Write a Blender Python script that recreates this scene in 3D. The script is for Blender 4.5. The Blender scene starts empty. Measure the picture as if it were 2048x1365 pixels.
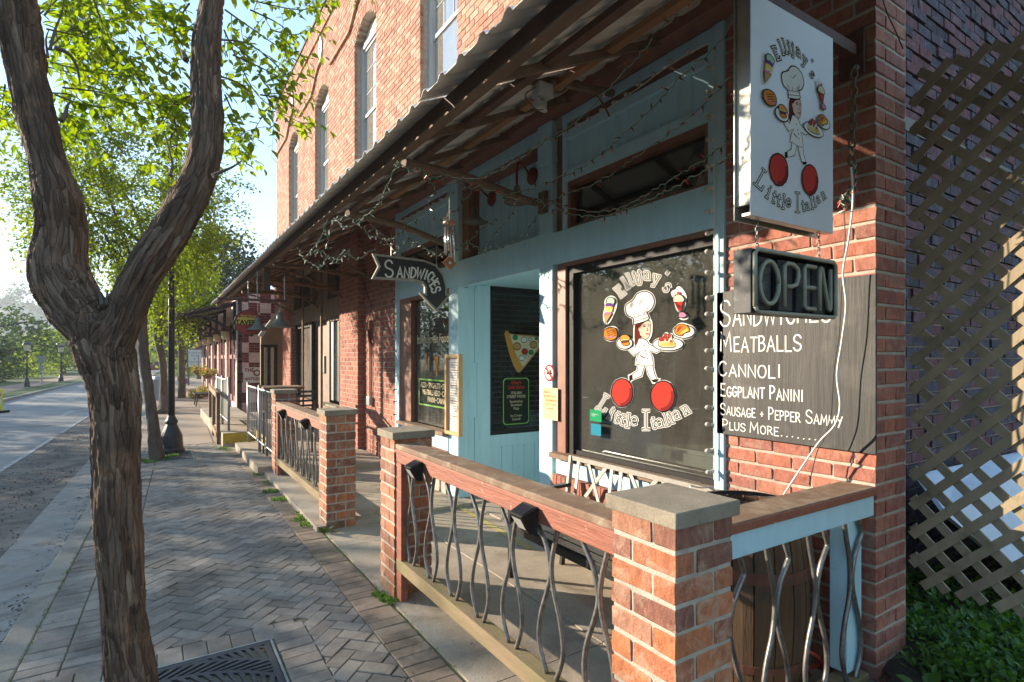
import bpy, math, random
from math import sin, cos, pi, radians, sqrt, atan2, floor
from mathutils import Vector, Matrix, noise
random.seed(7)
SC = bpy.context.scene
# ---------------- camera ----------------
CAMZ = 1.68; FPX = 1108.0; YAW = radians(32.72); HZ = 716.0
cd = bpy.data.cameras.new('camera'); cam = bpy.data.objects.new('camera', cd)
SC.collection.objects.link(cam); SC.camera = cam
cam.location = (0, 0, CAMZ); cam.rotation_euler = (pi/2, 0, -YAW)
cd.sensor_width = 36; cd.lens = 36*FPX/2048; cd.shift_y = (HZ-682.5)/2048
cd.clip_start = .05; cd.clip_end = 3000
# ---------------- light ----------------
SUN = Vector((-1, 1.14, .415)).normalized()          # direction towards the sun
EL = math.asin(SUN.z); AZ = atan2(SUN.x, SUN.y)
W = bpy.data.worlds.new('World'); SC.world = W; W.use_nodes = True
nt = W.node_tree; bg = nt.nodes['Background']
sky = nt.nodes.new('ShaderNodeTexSky'); sky.sky_type = 'NISHITA'; sky.sun_disc = False
sky.sun_elevation = EL; sky.sun_rotation = AZ; sky.altitude = 300
sky.air_density = 1.0; sky.dust_density = .1; sky.ozone_density = 2.2
gm = nt.nodes.new('ShaderNodeGamma'); gm.inputs[1].default_value = .42; hs_ = nt.nodes.new('ShaderNodeHueSaturation'); hs_.inputs['Saturation'].default_value = 1.6; hs_.inputs['Value'].default_value = .94
nt.links.new(sky.outputs[0], gm.inputs[0]); nt.links.new(gm.outputs[0], hs_.inputs['Color']); nt.links.new(hs_.outputs[0], bg.inputs[0]); bg.inputs[1].default_value = .15
sl = bpy.data.lights.new('sun', 'SUN'); so = bpy.data.objects.new('sun', sl); SC.collection.objects.link(so)
sl.energy = 2.15; sl.angle = radians(.55); sl.color = (1, .85, .66)
so.rotation_euler = (-SUN).to_track_quat('-Z', 'Y').to_euler(); so.location = (-20, 22, 12)
SC.view_settings.view_transform = 'Standard'; SC.view_settings.look = 'None'
SC.view_settings.exposure = 2.62; SC.view_settings.gamma = 1; SC.view_settings.use_curve_mapping = False
SC.cycles.max_bounces = 7; SC.cycles.diffuse_bounces = 4; SC.cycles.transparent_max_bounces = 24
SC.cycles.glossy_bounces = 3; SC.cycles.transmission_bounces = 4; SC.cycles.volume_bounces = 1
SC.cycles.caustics_reflective = False; SC.cycles.caustics_refractive = False
SC.cycles.use_denoising = True; SC.cycles.sample_clamp_indirect = 6

# ---------------- measuring: a ray of the photograph meets a plane of the place ----------------
_s, _c = sin(YAW), cos(YAW)
def ray(px, py):
    u = (px-1024)/FPX; v = (HZ-py)/FPX
    return Vector((_s+u*_c, _c-u*_s, v))
def onX(px, py, X): r = ray(px, py); return Vector((X, r.y*X/r.x, CAMZ+r.z*X/r.x))
def onY(px, py, Y): r = ray(px, py); return Vector((r.x*Y/r.y, Y, CAMZ+r.z*Y/r.y))
def onZ(px, py, Z=0.): r = ray(px, py); t = (Z-CAMZ)/r.z; return Vector((r.x*t, r.y*t, Z))
def onD(px, py, d): r = ray(px, py); return Vector((r.x*d, r.y*d, CAMZ+r.z*d))
FX = 2.98
def Yf(px, X=FX): return onX(px, 700, X).y

# ---------------- mesh building ----------------
COL = SC.collection
ORG = {}
def org(o): return ORG.get(o.name, Vector((0, 0, 0))) if o else Vector((0, 0, 0))
def link(o, parent=None):
    COL.objects.link(o)
    if parent: o.parent = parent
    return o
def thing(name, label, cat, loc=(0, 0, 0), group=None):
    o = bpy.data.objects.new(name, None); link(o); o.location = loc; o.empty_display_size = .1
    o['label'] = label; o['category'] = cat
    if group: o['group'] = group
    ORG[o.name] = Vector(loc); return o
def tag(o, label, cat, group=None):
    o['label'] = label; o['category'] = cat
    if group: o['group'] = group
    return o
def structure(o): o['kind'] = 'structure'; return o
def stuff(o): o['kind'] = 'stuff'; return o
class MB:
    def __init__(s): s.v = []; s.f = []; s.m = []; s.r = []; s.mi = 0; s.rr = 0.
    def add(s, vs, fs):
        n = len(s.v); s.v += [tuple(p) for p in vs]
        for f in fs: s.f.append(tuple(i+n for i in f)); s.m.append(s.mi); s.r.append(s.rr)
    def box(s, a, b):
        x0, x1 = sorted((a[0], b[0])); y0, y1 = sorted((a[1], b[1])); z0, z1 = sorted((a[2], b[2]))
        s.add([(x0,y0,z0),(x1,y0,z0),(x1,y1,z0),(x0,y1,z0),(x0,y0,z1),(x1,y0,z1),(x1,y1,z1),(x0,y1,z1)],
              [(0,3,2,1),(4,5,6,7),(0,1,5,4),(1,2,6,5),(2,3,7,6),(3,0,4,7)])
        return s
    def obox(s, c, ax, ay, az):     # centre and three half-axis vectors
        c = Vector(c); P = []
        for k in (-1, 1):
            for i, j in ((-1,-1),(1,-1),(1,1),(-1,1)): P.append(c+ax*i+ay*j+az*k)
        s.add(P, [(0,3,2,1),(4,5,6,7),(0,1,5,4),(1,2,6,5),(2,3,7,6),(3,0,4,7)]); return s
    def beam(s, p, q, w, h, up=(0, 0, 1)):
        p = Vector(p); q = Vector(q); d = q-p; L = d.length; d.normalize(); up = Vector(up)
        if abs(d.dot(up)) > .98: up = Vector((0, 1, 0))
        sd = d.cross(up).normalized(); u2 = sd.cross(d)
        return s.obox((p+q)/2, sd*w/2, d*L/2, u2*h/2)
    def tube(s, pts, r, n=6, cap=True):
        pts = [Vector(p) for p in pts]; N = len(pts); R = r if isinstance(r, (list, tuple)) else [r]*N
        vs = []; up = Vector((0, 0, 1)); fs = []
        t0 = (pts[1]-pts[0]).normalized()
        nrm = t0.cross(up)
        if nrm.length < .1: nrm = t0.cross(Vector((1, 0, 0)))
        nrm.normalize()
        for i, p in enumerate(pts):
            t = ((pts[min(i+1, N-1)]-pts[max(i-1, 0)])).normalized()
            nrm = (nrm-t*nrm.dot(t))
            nrm = nrm.normalized() if nrm.length > 1e-6 else t.orthogonal().normalized()
            b = t.cross(nrm)
            for k in range(n):
                a = 2*pi*k/n; vs.append(p+(nrm*cos(a)+b*sin(a))*R[i])
        for i in range(N-1):
            for k in range(n):
                a = i*n+k; b2 = i*n+(k+1) % n; fs.append((a, b2, b2+n, a+n))
        if cap: fs.append(tuple(range(n-1, -1, -1))); fs.append(tuple((N-1)*n+k for k in range(n)))
        s.add(vs, fs); return s
    def lathe(s, c, prof, n=16, axis=None, cap=True):    # prof: (r, z) pairs
        c = Vector(c); M = Matrix.Identity(3) if axis is None else Vector(axis).to_track_quat('Z', 'Y').to_matrix()
        vs = []; fs = []
        for r, z in prof:
            for k in range(n): vs.append(c+M @ Vector((r*cos(2*pi*k/n), r*sin(2*pi*k/n), z)))
        for i in range(len(prof)-1):
            for k in range(n):
                a = i*n+k; b = i*n+(k+1) % n; fs.append((a, b, b+n, a+n))
        if cap: fs.append(tuple(range(n-1, -1, -1))); fs.append(tuple((len(prof)-1)*n+k for k in range(n)))
        s.add(vs, fs); return s
    def prism(s, poly, d):          # 3D polygon pushed along d
        P = [Vector(p) for p in poly]; n = len(P); d = Vector(d)
        fs = [tuple(range(n)), tuple(range(2*n-1, n-1, -1))]
        for i in range(n): j = (i+1) % n; fs.append((j, i, i+n, j+n))
        s.add(P+[p+d for p in P], fs); return s
    def quad(s, a, b, c, d): s.add([a, b, c, d], [(0, 1, 2, 3)]); return s
    def poly(s, P): s.add(P, [tuple(range(len(P)))]); return s
    def build(s, name, mat, parent=None, smooth=False, bevel=0):
        me = bpy.data.meshes.new(name); o3 = org(parent)
        me.from_pydata([(p[0]-o3.x, p[1]-o3.y, p[2]-o3.z) for p in s.v], [], s.f)
        for mm in (mat if isinstance(mat, (list, tuple)) else [mat]): me.materials.append(mm)
        if any(s.m): me.polygons.foreach_set('material_index', s.m)
        if any(s.r):
            at = me.attributes.new('rnd', 'FLOAT', 'FACE'); at.data.foreach_set('value', s.r)
        if smooth: me.polygons.foreach_set('use_smooth', [True]*len(s.f))
        me.update(); o = bpy.data.objects.new(name, me); link(o, parent); ORG[o.name] = o3
        if bevel:
            b = o.modifiers.new('bevel', 'BEVEL'); b.width = bevel; b.segments = 2; b.limit_method = 'ANGLE'
        return o
def copy_tree(o, parent=None):
    c = o.copy(); link(c)
    if parent: c.parent = parent
    for ch in list(o.children): copy_tree(ch, c)
    return c
def catmull(P, n=6):
    P = [Vector(p) for p in P]; out = []
    for i in range(len(P)-1):
        a, b, c, d = P[max(i-1, 0)], P[i], P[i+1], P[min(i+2, len(P)-1)]
        for k in range(n):
            t = k/n; out.append(.5*((2*b)+(c-a)*t+(2*a-5*b+4*c-d)*t*t+(3*b-a-3*c+d)*t*t*t))
    out.append(P[-1]); return out

# ---------------- materials ----------------
def N(nt, t, **k):
    n = nt.nodes.new(t)
    for a, b in k.items():
        if a.startswith('i_'): n.inputs[a[2:].replace('_', ' ')].default_value = b
        else: setattr(n, a, b)
    return n
def ramp(nt, fac, stops):
    r = nt.nodes.new('ShaderNodeValToRGB'); cr = r.color_ramp
    while len(cr.elements) < len(stops): cr.elements.new(.5)
    for e, (p, c) in zip(cr.elements, stops): e.position = p; e.color = (*c, 1) if len(c) == 3 else c
    if fac is not None: nt.links.new(fac, r.inputs[0])
    return r.outputs[0]
def mix(nt, f, a, b, mode='MIX'):
    m = nt.nodes.new('ShaderNodeMix'); m.data_type = 'RGBA'; m.blend_type = mode
    for sock, val in ((m.inputs[0], f), (m.inputs[6], a), (m.inputs[7], b)):
        if isinstance(val, (int, float)): sock.default_value = val
        elif isinstance(val, tuple): sock.default_value = (*val, 1)
        else: nt.links.new(val, sock)
    return m.outputs[2]
def nz(nt, pos, scale, detail=4, rough=.55, stretch=None, dist=0):
    n = nt.nodes.new('ShaderNodeTexNoise'); n.inputs['Scale'].default_value = scale
    n.inputs['Detail'].default_value = detail; n.inputs['Roughness'].default_value = rough; n.inputs['Distortion'].default_value = dist
    if stretch:
        m = nt.nodes.new('ShaderNodeVectorMath'); m.operation = 'MULTIPLY'; m.inputs[1].default_value = stretch
        nt.links.new(pos, m.inputs[0]); pos = m.outputs[0]
    nt.links.new(pos, n.inputs['Vector']); return n.outputs['Fac']
MATS = {}
def material(name):
    m = bpy.data.materials.new(name); m.use_nodes = True; nt = m.node_tree
    b = nt.nodes['Principled BSDF']; g = nt.nodes.new('ShaderNodeNewGeometry'); MATS[name] = m
    return m, nt, b, g.outputs['Position']
def surf(name, c1, c2=None, scale=8, rough=.75, bump=.2, bscale=None, stretch=None, metal=0, dirt=None, dirt_scale=3, dirt_lo=.55, dirt_hi=.75, fine=None, rvar=0, spec=None, bdist=.004):
    m, nt, b, P = material(name); L = nt.links
    c2 = c2 or tuple(x*.75 for x in c1)
    f = nz(nt, P, scale, 5, .6, stretch)
    col = ramp(nt, f, [(.32, c2), (.68, c1)])
    if dirt:
        d = nz(nt, P, dirt_scale, 6, .65, None, .6)
        col = mix(nt, ramp(nt, d, [(dirt_lo, (0, 0, 0)), (dirt_hi, (1, 1, 1))]), col, dirt)
    if fine:
        d = nz(nt, P, fine, 2, .5); col = mix(nt, .5, col, ramp(nt, d, [(.3, (.55, .55, .55)), (.7, (1, 1, 1))]), 'MULTIPLY')
    if rvar:
        oi = nt.nodes.new('ShaderNodeObjectInfo'); at = N(nt, 'ShaderNodeAttribute', attribute_name='rnd')
        a = N(nt, 'ShaderNodeMath', operation='ADD'); L.new(oi.outputs['Random'], a.inputs[0]); L.new(at.outputs['Fac'], a.inputs[1])
        fr = N(nt, 'ShaderNodeMath', operation='FRACT'); L.new(a.outputs[0], fr.inputs[0])
        col = mix(nt, 1., col, ramp(nt, fr.outputs[0], [(0, (1-rvar,)*3), (1, (1,)*3)]), 'MULTIPLY')
    L.new(col, b.inputs['Base Color']); b.inputs['Roughness'].default_value = rough; b.inputs['Metallic'].default_value = metal
    if spec is not None: b.inputs['Specular IOR Level'].default_value = spec
    if bump:
        bf = nz(nt, P, bscale or scale*4, 6, .65, stretch)
        bn = N(nt, 'ShaderNodeBump'); bn.inputs['Strength'].default_value = bump; bn.inputs['Distance'].default_value = bdist
        L.new(bf, bn.inputs['Height']); L.new(bn.outputs[0], b.inputs['Normal'])
    return m
def brickmat(name, stops, stain=(.5, .42, .34), stain_amt=.5, rough=.88, bump=.5, dark=(.08, .05, .04), dark_amt=.3, moss=False):
    m, nt, b, P = material(name); L = nt.links
    oi = nt.nodes.new('ShaderNodeObjectInfo'); at = N(nt, 'ShaderNodeAttribute', attribute_name='rnd')
    a = N(nt, 'ShaderNodeMath', operation='ADD'); L.new(oi.outputs['Random'], a.inputs[0]); L.new(at.outputs['Fac'], a.inputs[1])
    fr = N(nt, 'ShaderNodeMath', operation='FRACT'); L.new(a.outputs[0], fr.inputs[0])
    n = len(stops); r = ramp(nt, fr.outputs[0], [(i/n, c) for i, c in enumerate(stops)])
    for nn in nt.nodes:
        if nn.type == 'VALTORGB': nn.color_ramp.interpolation = 'CONSTANT'
    f1 = nz(nt, P, 30, 8, .78, (1, 1, .5)); col = mix(nt, 1, r, ramp(nt, f1, [(.32, (.55, .52, .5)), (.66, (1.25, 1.2, 1.16))]), 'MULTIPLY')
    f2 = nz(nt, P, 9, 8, .72, None, .8); f2 = ramp(nt, f2, [(.5, (0, 0, 0)), (.72, (stain_amt,)*3)])
    col = mix(nt, f2, col, stain)
    f3 = nz(nt, P, 3.1, 7, .7); f3 = ramp(nt, f3, [(.55, (0, 0, 0)), (.75, (dark_amt,)*3)]); col = mix(nt, f3, col, dark)
    if moss:
        z = N(nt, 'ShaderNodeSeparateXYZ'); L.new(P, z.inputs[0])
        mr = N(nt, 'ShaderNodeMapRange'); mr.inputs[1].default_value = .45; mr.inputs[2].default_value = .0
        L.new(z.outputs[2], mr.inputs[0]); f4 = nz(nt, P, 14, 6, .7)
        mm = N(nt, 'ShaderNodeMath', operation='MULTIPLY'); L.new(mr.outputs[0], mm.inputs[0]); L.new(f4, mm.inputs[1])
        col = mix(nt, ramp(nt, mm.outputs[0], [(.35, (0, 0, 0)), (.6, (.75, .75, .75))]), col, (.07, .075, .03))
    L.new(col, b.inputs['Base Color']); b.inputs['Roughness'].default_value = rough
    bf = nz(nt, P, 90, 5, .7); bn = N(nt, 'ShaderNodeBump'); bn.inputs['Strength'].default_value = min(1, bump*1.6); bn.inputs['Distance'].default_value = .006
    L.new(bf, bn.inputs['Height']); L.new(bn.outputs[0], b.inputs['Normal'])
    return m
def plain(name, c, rough=.5, metal=0, spec=.5):
    m, nt, b, P = material(name); b.inputs['Base Color'].default_value = (*c, 1)
    b.inputs['Roughness'].default_value = rough; b.inputs['Metallic'].default_value = metal; b.inputs['Specular IOR Level'].default_value = spec
    return m
def glass(name, tint=(1, 1, 1), rough=0., refl=1., dust_and_veil=0.):
    m, nt, b, P = material(name); L = nt.links; nt.nodes.remove(b)
    out = nt.nodes['Material Output']
    t = N(nt, 'ShaderNodeBsdfTransparent'); t.inputs[0].default_value = (*tint, 1)
    g = N(nt, 'ShaderNodeBsdfGlossy'); g.inputs['Roughness'].default_value = rough
    fr = N(nt, 'ShaderNodeFresnel'); fr.inputs[0].default_value = 1.5
    mu = N(nt, 'ShaderNodeMath', operation='MULTIPLY'); mu.inputs[1].default_value = 1.8*refl; mu.use_clamp = True
    L.new(fr.outputs[0], mu.inputs[0]); mx = N(nt, 'ShaderNodeMixShader'); L.new(mu.outputs[0], mx.inputs[0])
    L.new(t.outputs[0], mx.inputs[1]); L.new(g.outputs[0], mx.inputs[2]); last = mx.outputs[0]
    if dust_and_veil:
        d = N(nt, 'ShaderNodeBsdfDiffuse'); d.inputs[0].default_value = (.62, .58, .5, 1)
        f = nz(nt, P, 5, 8, .75, (1, 1, .35)); f = ramp(nt, f, [(.35, (dust_and_veil*.4,)*3), (.8, (dust_and_veil,)*3)])
        v = N(nt, 'ShaderNodeTexVoronoi'); v.inputs['Scale'].default_value = 38; L.new(P, v.inputs['Vector'])
        sp = ramp(nt, v.outputs['Distance'], [(.05, (.3,)*3), (.09, (0,)*3)])
        ad = mix(nt, 1, f, sp, 'ADD')
        m2 = N(nt, 'ShaderNodeMixShader'); L.new(ad, m2.inputs[0]); L.new(last, m2.inputs[1]); L.new(d.outputs[0], m2.inputs[2]); last = m2.outputs[0]
    L.new(last, out.inputs[0]); return m
def leafmat(name, c1, c2, trans=.6, tc=None):
    m, nt, b, P = material(name); L = nt.links; nt.nodes.remove(b); out = nt.nodes['Material Output']
    at = N(nt, 'ShaderNodeAttribute', attribute_name='rnd')
    col = ramp(nt, at.outputs['Fac'], [(0, c1), (1, c2)])
    d = N(nt, 'ShaderNodeBsdfDiffuse'); L.new(col, d.inputs[0])
    t = N(nt, 'ShaderNodeBsdfTranslucent'); tcol = mix(nt, 1., col, tc or (1.9, 1.7, .35), 'MULTIPLY'); L.new(tcol, t.inputs[0])
    mx = N(nt, 'ShaderNodeMixShader'); mx.inputs[0].default_value = trans; L.new(d.outputs[0], mx.inputs[1]); L.new(t.outputs[0], mx.inputs[2])
    g = N(nt, 'ShaderNodeBsdfGlossy'); g.inputs['Roughness'].default_value = .45; g.inputs[0].default_value = (.8, .8, .8, 1)
    m3 = N(nt, 'ShaderNodeMixShader'); m3.inputs[0].default_value = .05; L.new(mx.outputs[0], m3.inputs[1]); L.new(g.outputs[0], m3.inputs[2])
    L.new(m3.outputs[0], out.inputs[0]); return m

M_blue = surf('blue_paint', (.50, .74, .83), (.43, .67, .755), 9, .6, .2, 46, (1.6, 1.6, .22), dirt=(.28, .36, .37), dirt_scale=6.5, dirt_lo=.62, dirt_hi=.88)
M_brown = surf('brown_trim_paint', (.29, .125, .08), (.19, .08, .052), 9, .55, .2, 50)
M_brownd = surf('dull_brown_paint', (.27, .185, .135), (.19, .125, .09), 7, .65, .2, 40)
M_black = surf('black_frame', (.022, .02, .02), (.012, .011, .011), 20, .6, .08, spec=.25)
M_rail = surf('rail_brown_paint', (.33, .105, .055), (.24, .07, .04), 10, .6, .9, 26, (3, .35, 3), dirt=(.55, .42, .36), dirt_scale=26, dirt_lo=.66, dirt_hi=.72)
M_railtop = surf('weathered_rail_top', (.25, .16, .10), (.16, .095, .06), 6, .8, .6, 50, dirt=(.34, .27, .19), dirt_scale=7, dirt_lo=.5, dirt_hi=.7)
M_mossy = surf('mossy_wood', (.27, .19, .115), (.18, .135, .07), 6, .85, .8, 40, (3, .5, 3), dirt=(.17, .16, .055), dirt_scale=6, dirt_lo=.45, dirt_hi=.7)
M_cap = surf('cast_concrete_cap', (.36, .305, .23), (.25, .21, .155), 7, .9, .5, 120, dirt=(.14, .13, .11), dirt_scale=6, dirt_lo=.55, dirt_hi=.8, fine=160)
M_conc = surf('terrace_concrete', (.54, .46, .36), (.40, .34, .26), 3, .92, .6, 90, dirt=(.2, .17, .13), dirt_scale=2.2, dirt_lo=.52, dirt_hi=.75, fine=110, rvar=.12)
M_kerb = surf('kerb_concrete', (.42, .37, .30), (.30, .27, .22), 3, .92, .5, 90, dirt=(.16, .14, .11), dirt_scale=2, fine=120, rvar=.1)
M_gutter = surf('gutter_concrete', (.40, .37, .33), (.26, .245, .22), 2.2, .9, .35, 90, dirt=(.12, .10, .075), dirt_scale=2.2, dirt_lo=.5, dirt_hi=.68, fine=100)
M_asph = surf('asphalt', (.33, .31, .285), (.235, .22, .205), 1.3, .86, .5, 160, dirt=(.075, .07, .065), dirt_scale=.8, dirt_lo=.5, dirt_hi=.8, fine=190)
M_lane = surf('parking_asphalt', (.19, .165, .14), (.10, .088, .075), 3.4, .95, 1, 60, dirt=(.31, .265, .21), dirt_scale=1.3, dirt_lo=.47, dirt_hi=.66, fine=90, bdist=.012)
M_line = surf('road_paint', (.42, .41, .39), (.24, .235, .225), 6, .8, .2)
M_paver = surf('clay_grey_paver', (.44, .385, .325), (.32, .28, .235), 14, .88, .7, 140, dirt=(.10, .085, .065), dirt_scale=1.7, dirt_lo=.46, dirt_hi=.74, fine=170, rvar=.34)
M_paverb = surf('border_paver', (.47, .36, .26), (.34, .25, .18), 14, .88, .7, 140, dirt=(.10, .085, .06), dirt_scale=2.6, dirt_lo=.5, dirt_hi=.75, fine=170, rvar=.3)
M_joint = surf('mossy_joint', (.21, .18, .12), (.12, .11, .065), 6, .95, .8, 80, dirt=(.10, .13, .03), dirt_scale=3, dirt_lo=.5, dirt_hi=.7)
M_mortar = surf('mortar', (.50, .45, .37), (.38, .34, .28), 20, .95, .9, 120, dirt=(.16, .14, .11), dirt_scale=4, dirt_lo=.55, dirt_hi=.8)
M_mortard = surf('dark_mortar', (.48, .40, .32), (.32, .26, .21), 16, .95, .7, 90)
M_steel = surf('worn_dark_steel', (.31, .30, .285), (.15, .145, .14), 30, .42, .2, 60, metal=.75)
M_rust = surf('rusty_steel', (.12, .05, .032), (.065, .032, .024), 8, .7, .3, 60, dirt=(.15, .075, .045), dirt_scale=12)
M_wood = surf('new_joist_wood', (.36, .19, .09), (.24, .12, .055), 5, .7, .4, 30, (1, .2, 1))
M_oldwood = surf('old_dark_wood', (.21, .135, .085), (.12, .08, .055), 7, .85, .6, 40, (1, .3, 1))
M_arm = surf('weathered_arm_wood', (.21, .135, .085), (.12, .075, .05), 12, .8, .7, 50)
M_tin = surf('corrugated_tin', (.82, .80, .76), (.68, .66, .62), 4, .42, .1, 40, (.3, 1, 1), metal=.15, dirt=(.34, .27, .21), dirt_scale=3.5, dirt_lo=.62, dirt_hi=.85)
M_lattice = surf('lattice_wood', (.42, .335, .22), (.29, .23, .15), 9, .85, .6, 40, (1, 1, .4), dirt=(.085, .10, .045), dirt_scale=5, dirt_lo=.55, dirt_hi=.8, rvar=.25)
M_purple = brickmat('painted_purple_brick', [(.095, .06, .08), (.14, .055, .07), (.075, .06, .085), (.15, .05, .055), (.055, .043, .058)], (.30, .24, .29), .5, bump=.8)
M_brickN = brickmat('pillar_brick', [(.44, .16, .08), (.38, .18, .11), (.33, .125, .07), (.27, .12, .085), (.42, .21, .135), (.24, .10, .07), (.50, .18, .075)], (.52, .38, .27), .85, dark_amt=.45, moss=True)
M_brickP = brickmat('pier_brick', [(.42, .15, .10), (.36, .13, .095), (.45, .18, .12), (.31, .12, .095), (.39, .15, .11)], (.50, .34, .26), .55, dark_amt=.5)
M_brickU = brickmat('upper_brick', [(.43, .19, .12), (.47, .225, .145), (.39, .165, .105), (.47, .28, .20), (.34, .15, .10), (.50, .31, .22)], (.52, .42, .34), .7, dark_amt=.35)
M_glass = glass('window_glass', (.72, .78, .76), 0, .5, .03)
M_glassd = glass('shop_glass', (.82, .86, .84), 0, .4, .10)  # grey film on the glass, raised to paint brightness over the dark interior
M_leaf = leafmat('near_leaves', (.085, .17, .010), (.20, .29, .012), .66)
M_leaf2 = leafmat('street_leaves', (.095, .16, .010), (.18, .255, .012), .64)
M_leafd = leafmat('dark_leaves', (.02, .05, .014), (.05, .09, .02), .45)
M_leafp = leafmat('pine_needles', (.015, .035, .018), (.03, .06, .026), .25)
M_leafg = leafmat('ground_leaves', (.04, .13, .016), (.11, .24, .03), .45)
M_bark2 = surf('grey_bark', (.15, .115, .085), (.075, .058, .045), 14, .95, 1, 40, (1, 1, .25), bdist=.02)
M_white = plain('white_print', (.66, .65, .62), .85, spec=.15)
M_ink = plain('black_print', (.012, .011, .013), .9, spec=.08)
M_post = surf('lamp_post_iron', (.028, .032, .04), (.018, .02, .026), 20, .45, .1)
M_galv = surf('galvanised_steel', (.40, .42, .43), (.28, .30, .31), 20, .4, .1, metal=.55)

def barkmat(name):
    m, nt, b, P = material(name); L = nt.links; at = N(nt, 'ShaderNodeAttribute', attribute_name='bark'); V = at.outputs['Vector']
    wv = N(nt, 'ShaderNodeTexNoise'); wv.inputs['Scale'].default_value = 9; wv.inputs['Detail'].default_value = 3
    ms = N(nt, 'ShaderNodeVectorMath', operation='MULTIPLY'); ms.inputs[1].default_value = (1, 1, .16); L.new(V, ms.inputs[0]); L.new(ms.outputs[0], wv.inputs['Vector'])
    sc = N(nt, 'ShaderNodeVectorMath', operation='SCALE'); sc.inputs['Scale'].default_value = .045; L.new(wv.outputs['Color'], sc.inputs[0])
    ad = N(nt, 'ShaderNodeVectorMath', operation='ADD'); L.new(ms.outputs[0], ad.inputs[0]); L.new(sc.outputs[0], ad.inputs[1])
    vo = N(nt, 'ShaderNodeTexVoronoi', feature='DISTANCE_TO_EDGE'); vo.inputs['Scale'].default_value = 58; L.new(ad.outputs[0], vo.inputs['Vector'])
    h1 = ramp(nt, vo.outputs['Distance'], [(0, (0, 0, 0)), (.12, (.7, .7, .7)), (.4, (1, 1, 1))])
    vc = N(nt, 'ShaderNodeTexVoronoi'); vc.inputs['Scale'].default_value = 58; L.new(ad.outputs[0], vc.inputs['Vector'])
    n1 = nz(nt, ad.outputs[0], 120, 6, .7, (1, 1, .6)); hh = mix(nt, .42, h1, n1)
    sep = N(nt, 'ShaderNodeSeparateColor'); L.new(vc.outputs['Color'], sep.inputs[0])
    col = ramp(nt, sep.outputs[0], [(0, (.10, .066, .048)), (.3, (.175, .118, .082)), (.55, (.24, .165, .118)), (.8, (.14, .095, .07)), (1, (.31, .225, .165))])
    f = nz(nt, ad.outputs[0], 60, 6, .75, (1, 1, .5)); col = mix(nt, 1, col, ramp(nt, f, [(.3, (.45, .42, .4)), (.7, (1.35, 1.3, 1.25))]), 'MULTIPLY')
    f = nz(nt, P, 3.2, 5, .6); col = mix(nt, ramp(nt, f, [(.45, (0, 0, 0)), (.7, (.6, .6, .6))]), col, (.05, .036, .03))
    f = nz(nt, P, 5.5, 5, .6); col = mix(nt, ramp(nt, f, [(.58, (0, 0, 0)), (.72, (.55, .55, .55))]), col, (.36, .20, .12))
    L.new(col, b.inputs['Base Color']); b.inputs['Roughness'].default_value = .95; b.inputs['Specular IOR Level'].default_value = .2
    bn = N(nt, 'ShaderNodeBump'); bn.inputs['Strength'].default_value = 1; bn.inputs['Distance'].default_value = .014; L.new(hh, bn.inputs['Height']); L.new(bn.outputs[0], b.inputs['Normal']); return m
# ================= ground, road, sidewalk =================
# road runs slightly clockwise of the facade
RA = .033
def R(x, y, z=0): return Vector((x+RA*(y-4.8), y, z))       # road-frame point
def strip(name, x0, x1, y0, y1, z, mat, n=1, gapz=None):
    m = MB(); m.quad(R(x0, y0, z), R(x1, y0, z), R(x1, y1, z), R(x0, y1, z))
    return m.build(name, mat)
M_grass = surf('lawn_grass', (.10, .14, .03), (.05, .085, .02), 1.2, .95, 1, 40, fine=30, bdist=.03)
M_dirt = surf('ground_soil', (.07, .05, .035), (.035, .028, .02), 9, .97, 1, 50, bdist=.03)
m = MB(); S = 640; m.quad((-S, -S, -.16), (S, -S, -.16), (S, S, -.16), (-S, S, -.16)); structure(m.build('ground', M_grass))
structure(strip('road', -6.0, -2.32, -15, 140, -.125, M_asph))
structure(strip('parking_lane', -2.33, -1.24, -15, 60, -.128, M_lane))
o = strip('gutter', -1.24, -.76, -15, 60, -.122, M_gutter); structure(o)
g = MB()
for x0, x1, y0, y1 in ((-4.08, -4.0, 28, 60), (-3.92, -3.84, 28, 60), (-2.36, -2.28, 9, 16), (-2.36, -2.28, 17, 27), (-5.92, -5.84, 20, 60), (-3.1, -2.95, 22, 24), (-4.6, -4.5, 19, 21)):
    g.quad(R(x0, y0, -.12), R(x1, y0, -.12), R(x1, y1, -.12), R(x0, y1, -.12))
structure(g.build('road_markings', M_line))
# kerb stones
kb = thing('kerb', 'x', 'kerb'); del kb['label']; del kb['category']; kb['kind'] = 'structure'
y = -6.0
while y < 34:
    L = random.uniform(1.35, 1.6); a = MB()
    P = [R(-.755, y+.006), R(-.605, y+.006), R(-.605, y+L-.006), R(-.755, y+L-.006)]
    a.prism([Vector((p.x, p.y, -.2)) for p in P][::-1], (0, 0, .2+random.uniform(-.003, .003))); a.build('kerb_stone', M_kerb, kb, bevel=.012 if y < 14 else 0); y += L
# far kerb, verge, far pavement
k2 = MB()
P = [R(-6.16, 8), R(-6.0, 8), R(-6.0, 140), R(-6.16, 140)]; k2.prism([Vector((p.x, p.y, -.2)) for p in P][::-1], (0, 0, .2)); structure(k2.build('far_kerb', M_kerb))
structure(strip('verge', -7.3, -6.16, 8, 140, -.03, M_grass)); structure(strip('far_pavement', -9.0, -7.3, 8, 140, -.026, surf('far_pavement_brick', (.30, .19, .14), (.22, .15, .11), 2, .9, .2)))
structure(strip('park_lawn', -400, -9.0, -60, 300, -.03, M_grass))
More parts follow.
